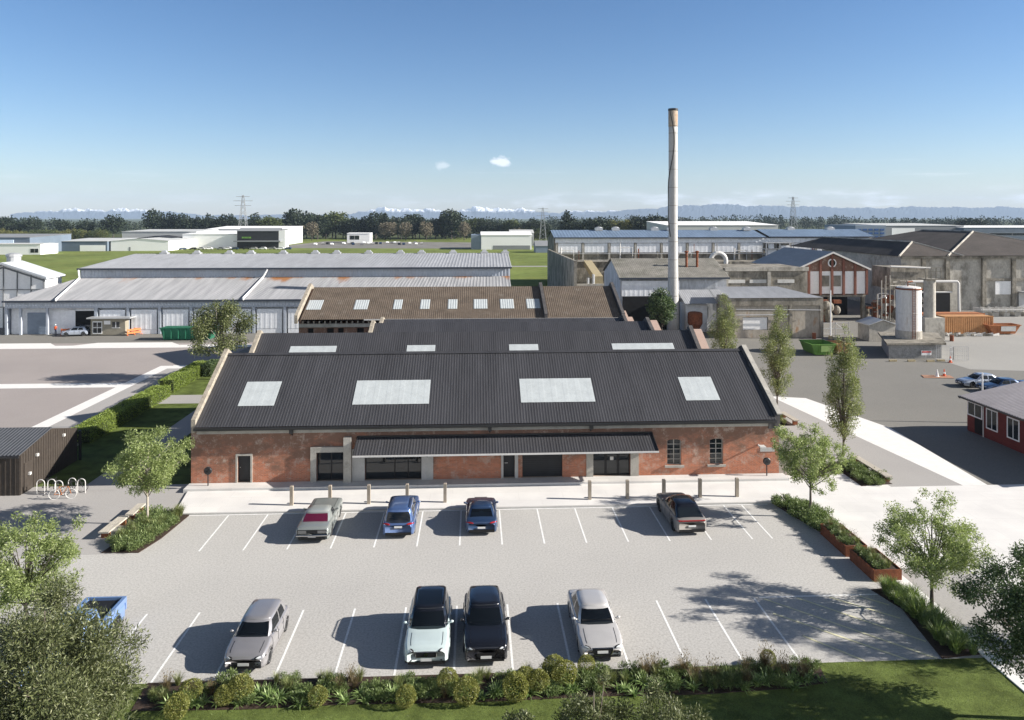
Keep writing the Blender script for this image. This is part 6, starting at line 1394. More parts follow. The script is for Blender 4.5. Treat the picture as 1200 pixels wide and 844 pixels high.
LF['broad'] = leaf_mat('broad_strap_leaf', (0.1, 0.155, 0.045), (0.26, 0.36, 0.12), 0.25, cc=(0.52, 0.58, 0.34))
LF['flax'] = leaf_mat('flax_leaf', (0.084, 0.133, 0.039), (0.210, 0.280, 0.084), .25, .4, cc=(0.364, 0.434, 0.168))
LF['low'] = leaf_mat('low_conifer_leaf', (0.085, 0.125, 0.042), (0.2, 0.255, 0.095), 0.2, cc=(0.36, 0.42, 0.19))
BK = mat('grey_bark', (.16, .135, .11), var=.3, scale=4, fine=.4, fscale=20, stretch=(1, 1, .3)); BKp = mat('pale_bark', (.40, .36, .30), var=.25, scale=3, fine=.3, fscale=15); BKd = mat('dark_bark', (.07, .058, .048), var=.3, scale=4)

def tree(name, lab, x, y, h, r, leaf, trunk_h, n_leaf, size, asp, bark=BK, seed=1, z=0, tr=.09, blobs=34, br=.26, jit=.9, flat=1, taper=0, group=None, cat='tree', lean=(0, 0), open_=.55, droop=.2, power=1.6, low=.0):
    """tapered trunk, limbs to clumps spread over the crown, leaves in the clumps"""
    rg = np.random.default_rng(seed); rd = random.Random(seed); t = empty(name, (x, y, z), lab, cat, group)
    b = MB(); fork = trunk_h; ch = h - trunk_h + low; cz = h - ch / 2
    top = Vector((lean[0] * .5, lean[1] * .5, h * .86))
    b.tube([(0, 0, -.05), (lean[0] * .08, lean[1] * .08, fork * .5), (lean[0] * .2, lean[1] * .2, fork), tuple(top)], [tr * 1.25, tr, tr * .85, tr * .15], 8)
    cs = []; rs = []
    for k in range(blobs):
        # clumps on a wobbly shell
        ph = math.acos(1 - 2 * (k + .5) / blobs); th = k * 2.39996 + rd.uniform(-.4, .4); q = rd.uniform(open_, 1.0) * (1 + .16 * math.sin(th * 2 + seed) + .10 * math.sin(ph * 5 + seed * 1.7))
        rr_ = 1 - br * .7
        c = Vector((math.sin(ph) * math.cos(th) * r * rr_ * q, math.sin(ph) * math.sin(th) * r * rr_ * q, math.cos(ph) * ch / 2 * rr_ * q)) + Vector((lean[0] * .5, lean[1] * .5, cz))
        if taper: q2 = 1 - taper * max(-.25, (c.z - cz) / (ch / 2)); c.x *= q2; c.y *= q2
        if math.sin(k * 12.9 + seed) > .86 and not taper: c *= 1.06
        cs.append(tuple(c)); rs.append(r * br * rd.uniform(.5, 1.35))
        if k % 2 == 0:
            s = Vector((lean[0] * .2, lean[1] * .2, fork + rd.uniform(-.05, .5) * max(.1, (c.z - fork)) * .8)); 
            if s.z < fork * .8: s.z = fork * .8
            mid = s.lerp(c, .5) + Vector((rd.uniform(-.1, .1), rd.uniform(-.1, .1), rd.uniform(0, .12))) * r * .6
            b.tube([tuple(s), tuple(mid), tuple(c)], [tr * .45, tr * .28, tr * .10], 5)
    b.build('trunk', bark, t, smooth=True, world=False)
    p, d, _ = blob_points(cs, rs, n_leaf, rg, power, flat); keep = p[:, 2] > .25 * trunk_h; p, d = p[keep], d[keep]
    me = quads_mesh('crown', leaf_arrays(p, d, size, asp, rg, jit, droop), leaf)
    o = bpy.data.objects.new('crown', me); COL.objects.link(o); o.parent = t
    return t

tree('young_ash_tree', 'young light green tree beside the bench and low bed left of the car park', -20.2, 47.0, 5.75, 2.75, LF['fresh'], 1.7, 22000, .125, .42, BKp, 11, .04, .075, blobs=80, br=.155, open_=.45, power=1.3)
tree('young_ash_tree', 'young light green tree at the right end of the hall pavement', 21.3, 46.1, 5.75, 2.65, LF['fresh'], 1.7, 19000, .12, .42, BK, 23, .1, .08, blobs=72, br=.15, open_=.45, power=1.3)
tree('young_ash_tree', 'young green tree in the bed below the rusty planters', 22.1, 34.85, 5.4, 2.85, LF['fresh'], 1.3, 26000, .105, .42, BKd, 37, .05, .085, blobs=76, br=.155, open_=.45, power=1.3)
tree('young_ash_tree', 'young tree standing on the pale paving outside the right edge', 30.6, 31.0, 7.6, 2.7, LF['fresh'], 2.2, 15000, .13, .42, BKd, 59, .1, .09, blobs=70, br=.16, open_=.45, power=1.3)
tree('dark_leafed_tree', 'dark leafed tree cut by the right edge on the front lawn', 21.6, 27.0, 6.3, 2.7, LF['deep'], 1.4, 38000, .105, .5, BK, 41, .0, .11, blobs=74, br=.18, open_=.5)
tree('young_ash_tree', 'pale green tree at the left edge behind the olive tree', -20.0, 34.2, 5.75, 2.75, LF['fresh'], 1.6, 26000, .11, .42, BKd, 53, 0, .08, blobs=80, br=.155, open_=.45, power=1.3)
tree('olive_tree', 'big grey green olive tree filling the lower left corner', -13.75, 24.5, 7.45, 3.6, LF['olive'], 1.2, 95000, .125, .27, BK, 61, 0, .16, blobs=96, br=.20, open_=.45, jit=.8, droop=-.25, power=1.4, low=1.4)
tree('olive_tree', 'olive tree tops at the bottom edge, the tallest in the middle', 3.75, 23.2, 4.75, 1.35, LF['olive'], .8, 14000, .11, .27, BK, 71, 0, .09, blobs=22, br=.28, jit=.8, droop=-.3)
tree('olive_tree', 'olive tree top at the bottom edge, lowest of three at the left', 1.35, 23.0, 4.05, 1.1, LF['olive'], .8, 10000, .11, .27, BK, 73, 0, .08, blobs=18, br=.3, jit=.8, droop=-.3)
tree('olive_tree', 'olive tree top at the bottom edge, right of the middle one', 6.15, 23.2, 4.3, 1.35, LF['olive'], .8, 13000, .11, .27, BK, 79, 0, .09, blobs=22, br=.28, jit=.8, droop=-.3)
# slim poplars along the path, ovals of upright twigs
for x, y, h, r, sd, lab in ((29.3, 57.6, 11.0, 1.75, 83, 'columnar poplar nearest the plaza, right of the hall'), (29.9, 72.0, 10.8, 1.8, 89, 'columnar poplar in the middle of the three beside the hall'), (30.2, 88.5, 9.7, 1.75, 97, 'columnar poplar farthest away, in front of the concrete store')):
    tree('poplar_tree', lab, x, y, h, r, LF['poplar'], .9, 16000, .13, .5, BK, sd, .1, .10, blobs=84, br=.24, open_=.4, taper=.5, jit=.6, droop=-.5, flat=1.7, group='poplars beside the hall', low=.9)
tree('gum_tree', 'tall untidy gum tree behind the left gable of the brick hall', -29.6, 88.6, 9.9, 3.7, LF['gum'], 2.6, 14000, .26, .35, BKp, 101, 0, .16, blobs=36, br=.26, open_=.5, droop=.7, jit=.7)
tree('bushy_tree', 'dark bushy tree growing by the foot of the chimney', 29.6, 116, 8.3, 2.6, LF['deep'], 1.5, 5000, .3, .5, BKd, 103, 0, .13, blobs=26, br=.3)
for x, y, h, r, sd, lab in ((21.4, 100, 4.9, 1.5, 107, 'bright green bush against the pink pier of the old hall'), (24.4, 101, 4.4, 1.7, 109, 'bright green bush right of its twin, left of the chimney')):
    tree('bush', lab, x, y, h, r, LF['hedge'], .6, 2600, .3, .55, BKd, sd, 0, .07, blobs=16, br=.36, cat='bush')

# clipped hedges: a box of leaves over a twiggy dark frame
def hedge(lab, x0, x1, y0, y1, h, n, leaf=None, seed=3):
    t = empty('hedge', ((x0 + x1) / 2, (y0 + y1) / 2, 0), lab, 'hedge'); rg = np.random.default_rng(seed)
    cx, cy = (x0 + x1) / 2, (y0 + y1) / 2; hx, hy = (x1 - x0) / 2, (y1 - y0) / 2
    p = rg.uniform(-1, 1, (n, 3)) * [hx, hy, h / 2]; f = rg.integers(0, 5, n); sgn = np.array([[1, 0, 0], [-1, 0, 0], [0, 1, 0], [0, -1, 0], [0, 0, 1]])[f]
    for a, hh in ((0, hx), (1, hy), (2, h / 2)):
        k = sgn[:, a] != 0; p[k, a] = sgn[k, a] * hh * (1 - rg.uniform(0, .12, k.sum()) ** 1.2)
    area = np.array([hy * h, hy * h, hx * h, hx * h, hx * hy * 2]); pr_ = area / area.sum(); keep = rg.uniform(size=n) < (pr_ / pr_.max())[f]
    p = p[keep]; d = sgn[keep].astype(float); p += np.sin(p[:, [1, 0, 1]] * 2.1) * .05; p[:, 2] += h / 2
    o = bpy.data.objects.new('foliage', quads_mesh('foliage', leaf_arrays(p, d, .11, .6, rg, .8, 0), leaf or LF['hedge'])); COL.objects.link(o); o.parent = t
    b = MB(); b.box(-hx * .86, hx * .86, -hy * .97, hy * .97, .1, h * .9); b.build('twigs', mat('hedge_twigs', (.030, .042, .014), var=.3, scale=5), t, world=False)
hedge('long clipped bright green hedge along the left path', -33.9, -32.2, 63.8, 80.6, 1.25, 30000)
hedge('shorter clipped hedge farther along the left path', -34.2, -32.6, 82.2, 93.6, 1.35, 22000, seed=5)
hedge('darker clipped hedge block beside the left gable of the hall', -32.4, -31.4, 90.2, 93.4, 1.5, 6000, LF['deep'], seed=7)

# low plants
def ball_mesh(rg, r=.46):
    n = 3600; d = rg.normal(size=(n, 3)); d /= np.linalg.norm(d, axis=1)[:, None]; wob = 1 + .07 * np.sin(d[:, 0] * 5 + 1) * np.cos(d[:, 1] * 4)
    p = d * (r * wob * rg.uniform(.84, 1.0, n))[:, None] * [1, 1, .95]; p[:, 2] += r * .86; return leaf_arrays(p, d, .048, .6, rg, .75)
def blades(rg, n, h, spread, wid, curve=.5, segs=3):
    out = []
    for k in range(n):
        th = rg.uniform(0, 6.283); q = rg.uniform(.15, 1) ** .7; l = h * rg.uniform(.6, 1.15); o = np.array([math.cos(th), math.sin(th), 0.]); s = np.array([-math.sin(th), math.cos(th), 0.]); base = o * rg.uniform(0, spread * .25)
        prev = None
        for i in range(segs + 1):
            u = i / segs; c = base + o * spread * q * (u ** 1.5) + np.array([0, 0, l * (u - curve * q * u * u)]); w = wid * (1 - u * .92) * (.6 + .4 * min(1, u * 4)); L_, R_ = c - s * w, c + s * w
            if prev is not None: out += [prev[0], prev[1], R_, L_]
            prev = (L_, R_)
    return np.array(out)
def plume(rg, n, h):
    p = rg.normal(size=(n, 3)) * [.16, .16, .1]; p[:, 2] += h * rg.uniform(.7, 1.15, n); d = np.tile([0., 0, 1], (n, 1)); return leaf_arrays(p, d, .09, .25, rg, .4)
KM = {}
def proto(kind):
    if kind in KM: return KM[kind]
    rg = np.random.default_rng(abs(hash(kind)) % 1000 if False else sum(map(ord, kind)))
    if kind.startswith('ball'): me = quads_mesh('foliage', ball_mesh(rg), LF['ball'])
    elif kind.startswith('tussock'): v1 = blades(rg, 190, .75, .42, .011, .35); me = quads_mesh('foliage', v1, LF['blade'])
    elif kind.startswith('bronze'):
        v1 = blades(rg, 170, .66, .36, .010, .3); v2 = plume(rg, 90, .66); me = quads_mesh('foliage', np.concatenate([v1, v2]), LF['bronze'])
    elif kind.startswith('strap'): me = quads_mesh('foliage', blades(rg, 30, .62, .62, .055, .75, 4), LF['broad'])
    elif kind.startswith('flax'): me = quads_mesh('foliage', blades(rg, 110, 1.0, .65, .028, .5, 4), LF['flax'])
    elif kind.startswith('low'):
        cs = rg.uniform(-1, 1, (9, 3)) * [.5, .5, .06] + [0, 0, .2]; p, d, _ = blob_points(cs, [.27] * 9, 1500, rg, 1.5, .8); p[:, 2] = np.abs(p[:, 2]); d[:, 2] += .7; me = quads_mesh('foliage', leaf_arrays(p, d, .11, .3, rg, .5, -.3), LF['low'])
    else: raise ValueError(kind)
    KM[kind] = me; return me
PL = {'ball': ('ball_shrub', 'rounded golden green ball shrub in the front planting strip', 'shrub', 'ball shrubs in the front strip'),
      'tussock': ('tussock_grass', 'pale green tussock grass in the front planting strip', 'grass tuft', 'tussocks in the front strip'),
      'bronze': ('tussock_grass', 'bronze tussock with feathery seed heads in the front planting strip', 'grass tuft', 'bronze tussocks in the front strip'),
      'strap': ('strap_leaf_plant', 'broad strap leafed plant fanning out in the front planting strip', 'plant', 'strap leafed plants in the front strip'),
      'flax': ('flax_plant', 'arching green flax in the bed at the right of the car park', 'plant', 'flax along the right beds'),
      'low': ('low_shrub', 'low spreading green shrub in the bed', 'shrub', 'low shrubs in the beds')}
def plant(kind, x, y, s, z=.03, rz=None, lab=None, grp=None, rd=random.Random(77)):
    nm, l, c, g_ = PL[kind.rstrip('0123456789')]; o = bpy.data.objects.new(nm, proto(kind)); COL.objects.link(o)
    o.location = (x, y, z); o.rotation_euler.z = rd.uniform(0, 6.28) if rz is None else rz; o.scale = (s, s, s * rd.uniform(.9, 1.1)); tag(o, lab or l, c, grp or g_)
for px, py, s in ((231, 797, .95), (215, 816, .95), (287, 797, 1.05), (268, 803, .8), (375, 807, .8), (476, 812, .85), (525, 795, .9), (547, 810, 1.05), (604, 808, 1.1), (616, 795, .95), (632, 799, .9), (650, 784, 1.05), (662, 791, 1.1), (688, 780, .8), (906, 778, .7)):
    Y = (19 - .42) * 870 / (py - 255); plant('ball', (px - 556) / 870 * Y, Y, s)
rd = random.Random(31)
for k in range(104):
    x = -12.6 + 26.8 * (k + rd.random()) / 104; kind = rd.choices(['tussock', 'bronze', 'strap', 'strap', 'low'], [3, 1.6, 5, 4, 1])[0]
    y = rd.uniform(29.35, 30.75)
    if kind == 'strap': y = rd.uniform(29.3, 30.2)
    plant(kind + str(rd.randint(1, 2)), x, y, rd.uniform(.6, .95), lab='low spreading green shrub in the front planting strip' if kind == 'low' else None, grp='low shrubs in the front strip' if kind == 'low' else None)
for k in range(34): plant('strap' + str(k % 2 + 1), -12.4 + 26.4 * (k + rd.random()) / 34, rd.uniform(29.15, 29.7), rd.uniform(.7, 1.0))
for k in range(10): plant('bronze' + str(k % 2 + 1), 6.5 + 7.8 * (k + rd.random()) / 10, rd.uniform(29.6, 30.7), rd.uniform(.9, 1.25))
for k in range(46):
    plant(('low1', 'tussock2', 'low2')[k % 3], -12.7 + 27.0 * (k + rd.random()) / 46, rd.uniform(29.5, 30.8), rd.uniform(.55, .85), lab='small low tuft filling the front planting strip', grp='small tufts in the front strip')
# left bed around the young tree
for k in range(44):
    u = rd.random(); y = 43.5 + 4.7 * u; xl_ = -21.1 + max(0, (u - .3)) * .5; xr_ = -18.95 + .5 * u; kind = 'low' if k % 3 else 'tussock'
    plant(kind + str(k % 2 + 1), rd.uniform(xl_ + .3, xr_ - .2), y, rd.uniform(.85, 1.2), .05, lab='low green shrub in the bed under the left young tree' if kind == 'low' else 'green tussock in the bed under the left young tree', grp='plants in the left bed')
for k in range(15):
    u = (k + rd.random()) / 15; y = 48.1 - 4.5 * u; plant('low' + str(k % 2 + 1), 20.5 + .75 * u * (1 if k % 2 else .3) + rd.uniform(-.3, .9) * (1 - u * .3), y, rd.uniform(.9, 1.25), .12, lab='low rounded shrub in the bed under the right young tree', grp='low shrubs in the right bed')
for k in range(6): plant('flax1', 21.2 + rd.uniform(0, .6), 43.9 + rd.uniform(0, 1.2), rd.uniform(.55, .75), .12)
for k in range(56):
    u = (k + rd.random()) / 56; y = 36.7 - 5.5 * u; plant('flax' + str(k % 2 + 1), rd.uniform(20.5 + .3 * math.sin(u * 3), 21.75), y, rd.uniform(.6, 1.05), .05)
for k in range(14):
    plant('low' + str(k % 2 + 1), rd.uniform(27.5, 29.2), rd.uniform(51.2, 55.5), rd.uniform(.8, 1.2), .12, lab='low shrub in the bed behind the right timber bench', grp='shrubs in the far right bed')
for k in range(8):
    plant('tussock1', rd.uniform(27.3, 28.9), rd.uniform(66.2, 69), rd.uniform(.8, 1.2), .12, lab='grass tuft in the small bed beside the right gable of the hall', grp='tufts by the right gable')

# grass blades along the front lawn edge and across the lawn: nobody could count them
rg = np.random.default_rng(5); n = 26000; p = np.stack([rg.uniform(-20, 22, n), 30.93 - 8.5 * rg.uniform(0, 1, n) ** 1.1, np.full(n, .015)], 1)
keep = ~((p[:, 0] > -13.2) & (p[:, 0] < 14.6) & (p[:, 1] > 29.0)); p = p[keep]
o = bpy.data.objects.new('grass', quads_mesh('grass', leaf_arrays(p, np.tile([0., 0, 1.0], (len(p), 1)), .075, .16, rg, .55), leaf_mat('grass_blade', (.075, .110, .024), (.17, .215, .06), .3))); COL.objects.link(o); tag(o, kind='stuff')

# ================================================================== far trees, each its own object, a few crown shapes shared
def far_mesh(kind, seed):
    rg = np.random.default_rng(seed); cs = []; rs = []; h = 1.0
    if kind == 'pine':
        for k in range(16): u = k / 15; a = k * 2.4; w = .30 * (1 - u) ** .8 + .05; cs.append((math.cos(a) * w * .6, math.sin(a) * w * .6, .2 + .74 * u)); rs.append(.06 + .11 * (1 - u))
        n = 1500
    else:
        m_ = 18; w = {'broad': .40, 'round': .34, 'scrub': .75, 'tall': .2}[kind]
        for k in range(m_): ph = math.acos(1 - 2 * (k + .5) / m_); th = k * 2.4; q = rg.uniform(.5, .85); cs.append((math.sin(ph) * math.cos(th) * w * q, math.sin(ph) * math.sin(th) * w * q, .55 + math.cos(ph) * .36 * q)); rs.append(rg.uniform(.10, .17) * (1.25 if kind == 'scrub' else 1))
        n = 1400
    p, d, _ = blob_points(cs, rs, n, rg, 2.2); v = leaf_arrays(p, d, .06, .75, rg, .9)
    b = MB(); b.tube([(0, 0, -.02), (0, 0, .4), (0, 0, .85)], [.024, .018, .005], 5)
    tv = np.array([b.v[i] for f_ in b.f if len(f_) == 4 for i in f_]); nt_ = len(tv) // 4
    return v, tv
FK = {}
def far_tree(kind, leaf, x, y, h, lab, grp, rd, w=1.0):
    key = (kind, leaf, rd.randint(0, 2))
    if key not in FK:
        v, tv = far_mesh(kind, sum(map(ord, kind + leaf)) + key[2]); mi = np.concatenate([np.zeros(len(v) // 4), np.ones(len(tv) // 4)]); FK[key] = quads_mesh('far_tree', np.concatenate([v, tv]), [LF[leaf], BKd], mi)
    o = bpy.data.objects.new('far_tree', FK[key]); COL.objects.link(o); o.location = (x, y, -.05); o.scale = (h * w, h * w, h); o.rotation_euler.z = rd.uniform(0, 6.28); tag(o, lab, 'tree', grp)
rd = random.Random(19)
def far_at(px, top, Y, kind, leaf, lab, grp, w=1.0):
    h = (19 - (top - 255) * Y / 870) * (1.16 + .24 * math.sin(px * .21) * math.sin(px * .063 + 2) + rd.uniform(-.16, .26) if grp.startswith('dark evergreens of') else 1); far_tree(kind, leaf, (px - 556) / 870 * Y, Y, max(3, h), lab, grp, rd, w)
A_ = 'dark evergreen in the treeline across the plain'; G_ = 'dark evergreens of the far treeline'
for k in range(15): px = -15 + k * 4.4; far_at(px, 257 + abs(math.sin(px * .13)) * 4 + rd.uniform(0, 4), 700, 'broad', 'pine', A_, G_, 1.2)
for px, top, w in ((9, 254, 1.3), (22, 257, 1.2), (44, 257.5, 1.3), (55, 259, 1.1), (90, 258, 1.0), (107, 260, .9), (115, 261, .9), (144, 257, 1.1), (137, 261, .9), (130, 263, .9)): far_at(px, top, 680, 'broad', 'pine', A_, G_, w)
for k in range(26): far_at(-5 + k * 5.6 + rd.uniform(-2, 2), 266 + rd.uniform(0, 4), 600, 'scrub', rd.choice(['willow', 'mid', 'willow']), 'yellow green scrub tree below the left treeline', 'yellow green scrub trees on the left', .8)
for k in range(20): far_at(-5 + k * 7.4 + rd.uniform(-2, 2), 269 + rd.uniform(0, 3), 640, 'scrub', 'mid', 'yellow green scrub tree below the left treeline', 'yellow green scrub trees on the left', .8)
for k in range(19): far_at(190 + k * 5.4 + rd.uniform(-1.5, 1.5), 254 + rd.uniform(0, 7), 720, rd.choice(['pine', 'pine', 'broad']), 'pine', A_, G_, 1.0)
for k in range(44): far_at(300 + k * 5.7 + rd.uniform(-2, 2), 255 + rd.uniform(0, 6) - 3.5 * math.exp(-((300 + k * 5.7 - 385) / 35) ** 2) - 5 * math.exp(-((300 + k * 5.7 - 530) / 18) ** 2), rd.uniform(640, 700), rd.choice(['broad', 'broad', 'pine']), rd.choice(['pine', 'pine', 'mid']), A_, G_, 1.15)
for px in (452, 458, 476, 368, 500, 544): far_at(px, 258, 620, 'round', 'bare', 'pale leafless tree at the front of the treeline', 'pale trees in the treeline', 1.0)
for k in range(14): far_at(555 + k * 6.5, 258 + rd.uniform(0, 7), 700, 'broad', rd.choice(['pine', 'mid']), A_, G_, 1.1)
for k in range(8): far_at(600 + k * 6, 267 + rd.uniform(0, 3), 560, 'scrub', rd.choice(['mid', 'bare']), 'low scrub tree in front of the lattice pylon', 'low scrub by the pylon', .8)
for px, top, kd, lf, w in ((665, 247, 'pine', 'pine', 1.1), (672, 254, 'pine', 'pine', 1.2), (690, 254, 'broad', 'pine', 1.1), (703, 250, 'broad', 'pine', 1.2), (712, 255, 'broad', 'pine', 1.), (717, 255, 'round', 'willow', .9), (728, 256, 'round', 'willow', .9), (735, 254, 'round', 'willow', 1.), (742, 255, 'round', 'willow', .9), (752, 250, 'broad', 'pine', 1.2), (762, 249, 'broad', 'pine', 1.2), (771, 250, 'broad', 'pine', 1.2), (780, 252, 'broad', 'pine', 1.1), (684, 258, 'broad', 'pine', 1.2)):
    far_at(px, top, 560, kd, lf, 'yellowish autumn tree behind the long factory roof' if lf == 'willow' else 'dark evergreen standing behind the long factory roof', 'yellowish trees behind the factory' if lf == 'willow' else 'dark evergreens behind the factory', w)
for px, top, w in ((1154, 253, 1.5), (1163, 254, 1.4), (1148, 255, 1.2)): far_at(px, top, 760, 'broad', 'pine', 'dark rounded tree above the far right warehouses', 'dark trees at the far right', w)
# the far plantation on the right reads as one dark band
rg = np.random.default_rng(9); cs = []; rs = []
for k in range(420):
    px = 640 + 700 * rg.random(); Y = rg.uniform(1150, 1500); h = (13 if px > 1000 else 16) + 7 * abs(math.sin(px * .023)) * rg.random() + 4 * rg.random(); X = (px - 556) / 870 * Y
    for q in range(3): cs.append((X, Y, h * (.3 + .28 * q))); rs.append(6.0 - q * 1.3)
p, d, _ = blob_points(cs, rs, 26000, rg, 2.2); o = bpy.data.objects.new('plantation', quads_mesh('plantation', leaf_arrays(p, d, 2.6, .8, rg, .9), LF['pine'])); COL.objects.link(o); tag(o, kind='stuff')
rg = np.random.default_rng(10); cs = []; rs = []
for k in range(340):
    px = -60 + 760 * rg.random(); Y = rg.uniform(880, 1150); h = 10 + 5 * abs(math.sin(px * .031) * math.sin(px * .013 + 1)) + 5 * rg.random(); X = (px - 556) / 870 * Y
    for q in range(3): cs.append((X, Y, h * (.3 + .28 * q))); rs.append(6.0 - q)
p, d, _ = blob_points(cs, rs, 24000, rg, 2.2); o = bpy.data.objects.new('shelterbelt', quads_mesh('shelterbelt', leaf_arrays(p, d, 2.4, .8, rg, .9), LF['pine'])); COL.objects.link(o); tag(o, kind='stuff')

# ================================================================== small things
def bollard(k, x):
    o = bpy.data.objects.new('bollard', KM.setdefault('bollard', None) or mk_bollard()); COL.objects.link(o); o.location = (x, 49.46, .10)
    side = 'left' if k < 5 else 'right'; n = ['outermost', 'second', 'middle', 'fourth', 'innermost'] if k < 5 else ['innermost', 'second', 'middle', 'fourth', 'outermost']
    place = {0: 'in front of the bare brick left of the first glazed bay', 1: 'behind the roof of the old grey green coupe', 2: 'between the old coupe and the blue SUV', 3: 'right behind the bonnet of the blue SUV', 4: 'between the blue SUV and the dark blue coupe', 5: 'below the glazed door with the paper notice', 6: 'just right of the glazed door with the notice', 7: 'behind the bonnet of the greige SUV', 8: 'in front of the second arched window', 9: 'nearest the right end of the hall'}[k]
    tag(o, 'square timber bollard ' + place, 'bollard', 'timber bollards along the pavement')
def mk_bollard():
    b = MB(); b.box(-.105, .105, -.105, .105, -.03, 1.22, 0); b.hexa([(-.105, -.105, 1.22), (.105, -.105, 1.22), (.105, .105, 1.22), (-.105, .105, 1.22)], [(-.085, -.085, 1.26), (.085, -.085, 1.26), (.085, .085, 1.26), (-.085, .085, 1.26)], 0)
    o = b.build('bollard', M['timber']); me = o.data; bpy.data.objects.remove(o); KM['bollard'] = me; return me
for k, x in enumerate([-12.0, -9.5, -6.97, -4.45, -1.95, 7.72, 10.27, 12.75, 15.22, 17.76]): bollard(k, x)

def bench(lab, x0, y0, x1, y1, w=.55, h=.47, z=0.0):
    t = empty('bench', ((x0 + x1) / 2, (y0 + y1) / 2, z), lab, 'bench', rz=math.atan2(y1 - y0, x1 - x0)); l = math.hypot(x1 - x0, y1 - y0) / 2
    b = MB()
    for k in range(5): b.box(-l, l, -w / 2 + k * w / 5, -w / 2 + (k + 1) * w / 5 - .012, h - .09, h)
    b.build('seat', mat('pale_timber_slats', (.50, .46, .39), var=.15, scale=2, fine=.2, fscale=20, stretch=(.2, 1, 1)), t, world=False)
    for s in (-l + .25, l - .35):
        b = MB(); b.box(s, s + .1, -w / 2 + .04, w / 2 - .04, 0, h - .092); b.build('leg', M['rust'], t, world=False)
bench('pale timber bench nearest the car park, beside the left bed', -21.85, 44.9, -21.75, 47.3, .62)
bench('pale timber bench farther back beside the left bed', -21.55, 47.5, -21.55, 49.3, .5)
bench('long pale timber bench along the right path near the plaza', 29.45, 51.4, 29.35, 56.0, .55, .5, .1)
bench('pale timber bench along the right path near the hall gable', 29.2, 66.0, 29.1, 69.0, .55, .5, .1)
# corten planters
def planter(lab, x0, x1, y0, y1, h=.62):
    t = empty('planter_box', ((x0 + x1) / 2, (y0 + y1) / 2, 0), lab, 'planter'); b = MB(); e = .04
    b.box(x0, x1, y0, y0 + e, 0, h); b.box(x0, x1, y1 - e, y1, 0, h); b.box(x0, x0 + e, y0 + e, y1 - e, 0, h); b.box(x1 - e, x1, y0 + e, y1 - e, 0, h); b.build('box', M['rust'], t)
    b = MB(); b.box(x0 + e, x1 - e, y0 + e, y1 - e, .1, h - .06); b.build('soil', M['soil'], t)
    for k in range(int((y1 - y0) * 3.2)):
        kk = ('tussock1', 'low2', 'bronze1')[k % 3]; plant(kk, (x0 + x1) / 2 + random.Random(k).uniform(-.3, .3), y0 + .35 + (y1 - y0 - .7) * k / max(1, int((y1 - y0) * 3.2) - 1), .75, h - .08, lab='tuft of mixed grass and shrub growing in the %s planter' % lab.split()[0], grp='plants in the %s planter' % lab.split()[0])
planter('upper rusty steel planter box full of grasses', 20.75, 22.0, 40.55, 43.6)
planter('lower rusty steel planter box nearest the hatched bays', 20.8, 22.3, 37.7, 40.2)

# bicycle racks and bicycles
def hoop_mesh():
    b = MB(); r = .26; h = 1.0; pts = [(-r, 0, 0), (-r, 0, h - r)] + [(r * -math.cos(a), 0, h - r + r * math.sin(a)) for a in [k * math.pi / 8 for k in range(1, 8)]] + [(r, 0, h - r), (r, 0, 0)]
    b.tube(pts, .026, 8); o = b.build('bike_rack', M['steelw']); me = o.data; bpy.data.objects.remove(o); return me
hm = hoop_mesh()
for k, (x, y) in enumerate(((-29.75, 52.55), (-29.05, 52.6), (-28.4, 52.3), (-27.75, 52.75), (-27.05, 52.6))):
    o = bpy.data.objects.new('bike_rack', hm); COL.objects.link(o); o.location = (x, y, 0)
    tag(o, ['pale steel bike hoop nearest the dark shed', 'pale steel bike hoop second from the dark shed', 'pale steel bike hoop right behind the white wheeled bicycle', 'pale steel bike hoop with the dark bicycle leaning on it', 'pale steel bike hoop farthest from the dark shed'][k], 'bike rack', 'bike hoops beside the shed')
def bicycle(lab, x, y, rz, col, tcol):
    t = empty('bicycle', (x, y, 0), lab, 'bicycle', rz=rz)
    for s in (-.52, .52):
        b = MB(); pts = [(s + .33 * math.cos(a), 0, .34 + .33 * math.sin(a)) for a in [k * math.pi / 12 for k in range(25)]]; b.tube(pts, .022, 6); w = b.build('wheel', tcol, t, world=False)
        b = MB()
        for k in range(8): a = k * math.pi / 4; b.cyl((s, 0, .34), (s + .32 * math.cos(a), 0, .34 + .32 * math.sin(a)), .004, n=3)
        b.build('spokes', M['galv'], w, world=False)
    b = MB(); bb = (-.05, 0, .32); st_ = (-.2, 0, .86); hd = (.36, 0, .85); rear = (-.52, 0, .34); fr = (.52, 0, .34)
    for a, c in ((bb, st_), (bb, hd), (st_, hd), (bb, rear), (st_, rear), (hd, fr)): b.cyl(a, c, .02, n=6)
    b.build('frame', col, t, world=False)
    b = MB(); b.ell((-.22, 0, .93), (.14, .07, .035)); b.build('saddle', M['trim'], t, world=False)
    b = MB(); b.tube([(.28, -.28, 1.0), (.36, -.1, 1.0), (.35, 0, .86), (.36, .1, 1.0), (.28, .28, 1.0)], .016, 6); b.build('handlebar', M['trim'], t, world=False)
bicycle('orange bicycle with pale tyres nearest the open paving', -27.75, 51.55, .15, mat('bike_orange', (.45, .16, .05)), M['steelw'])
bicycle('dark bicycle leaning at the hoops farther back', -27.5, 52.5, .6, M['gutter'], M['tyre'])
bicycle('dark bicycle standing between the two hoops nearest the shed', -29.3, 52.9, .1, M['gutter'], M['tyre'])

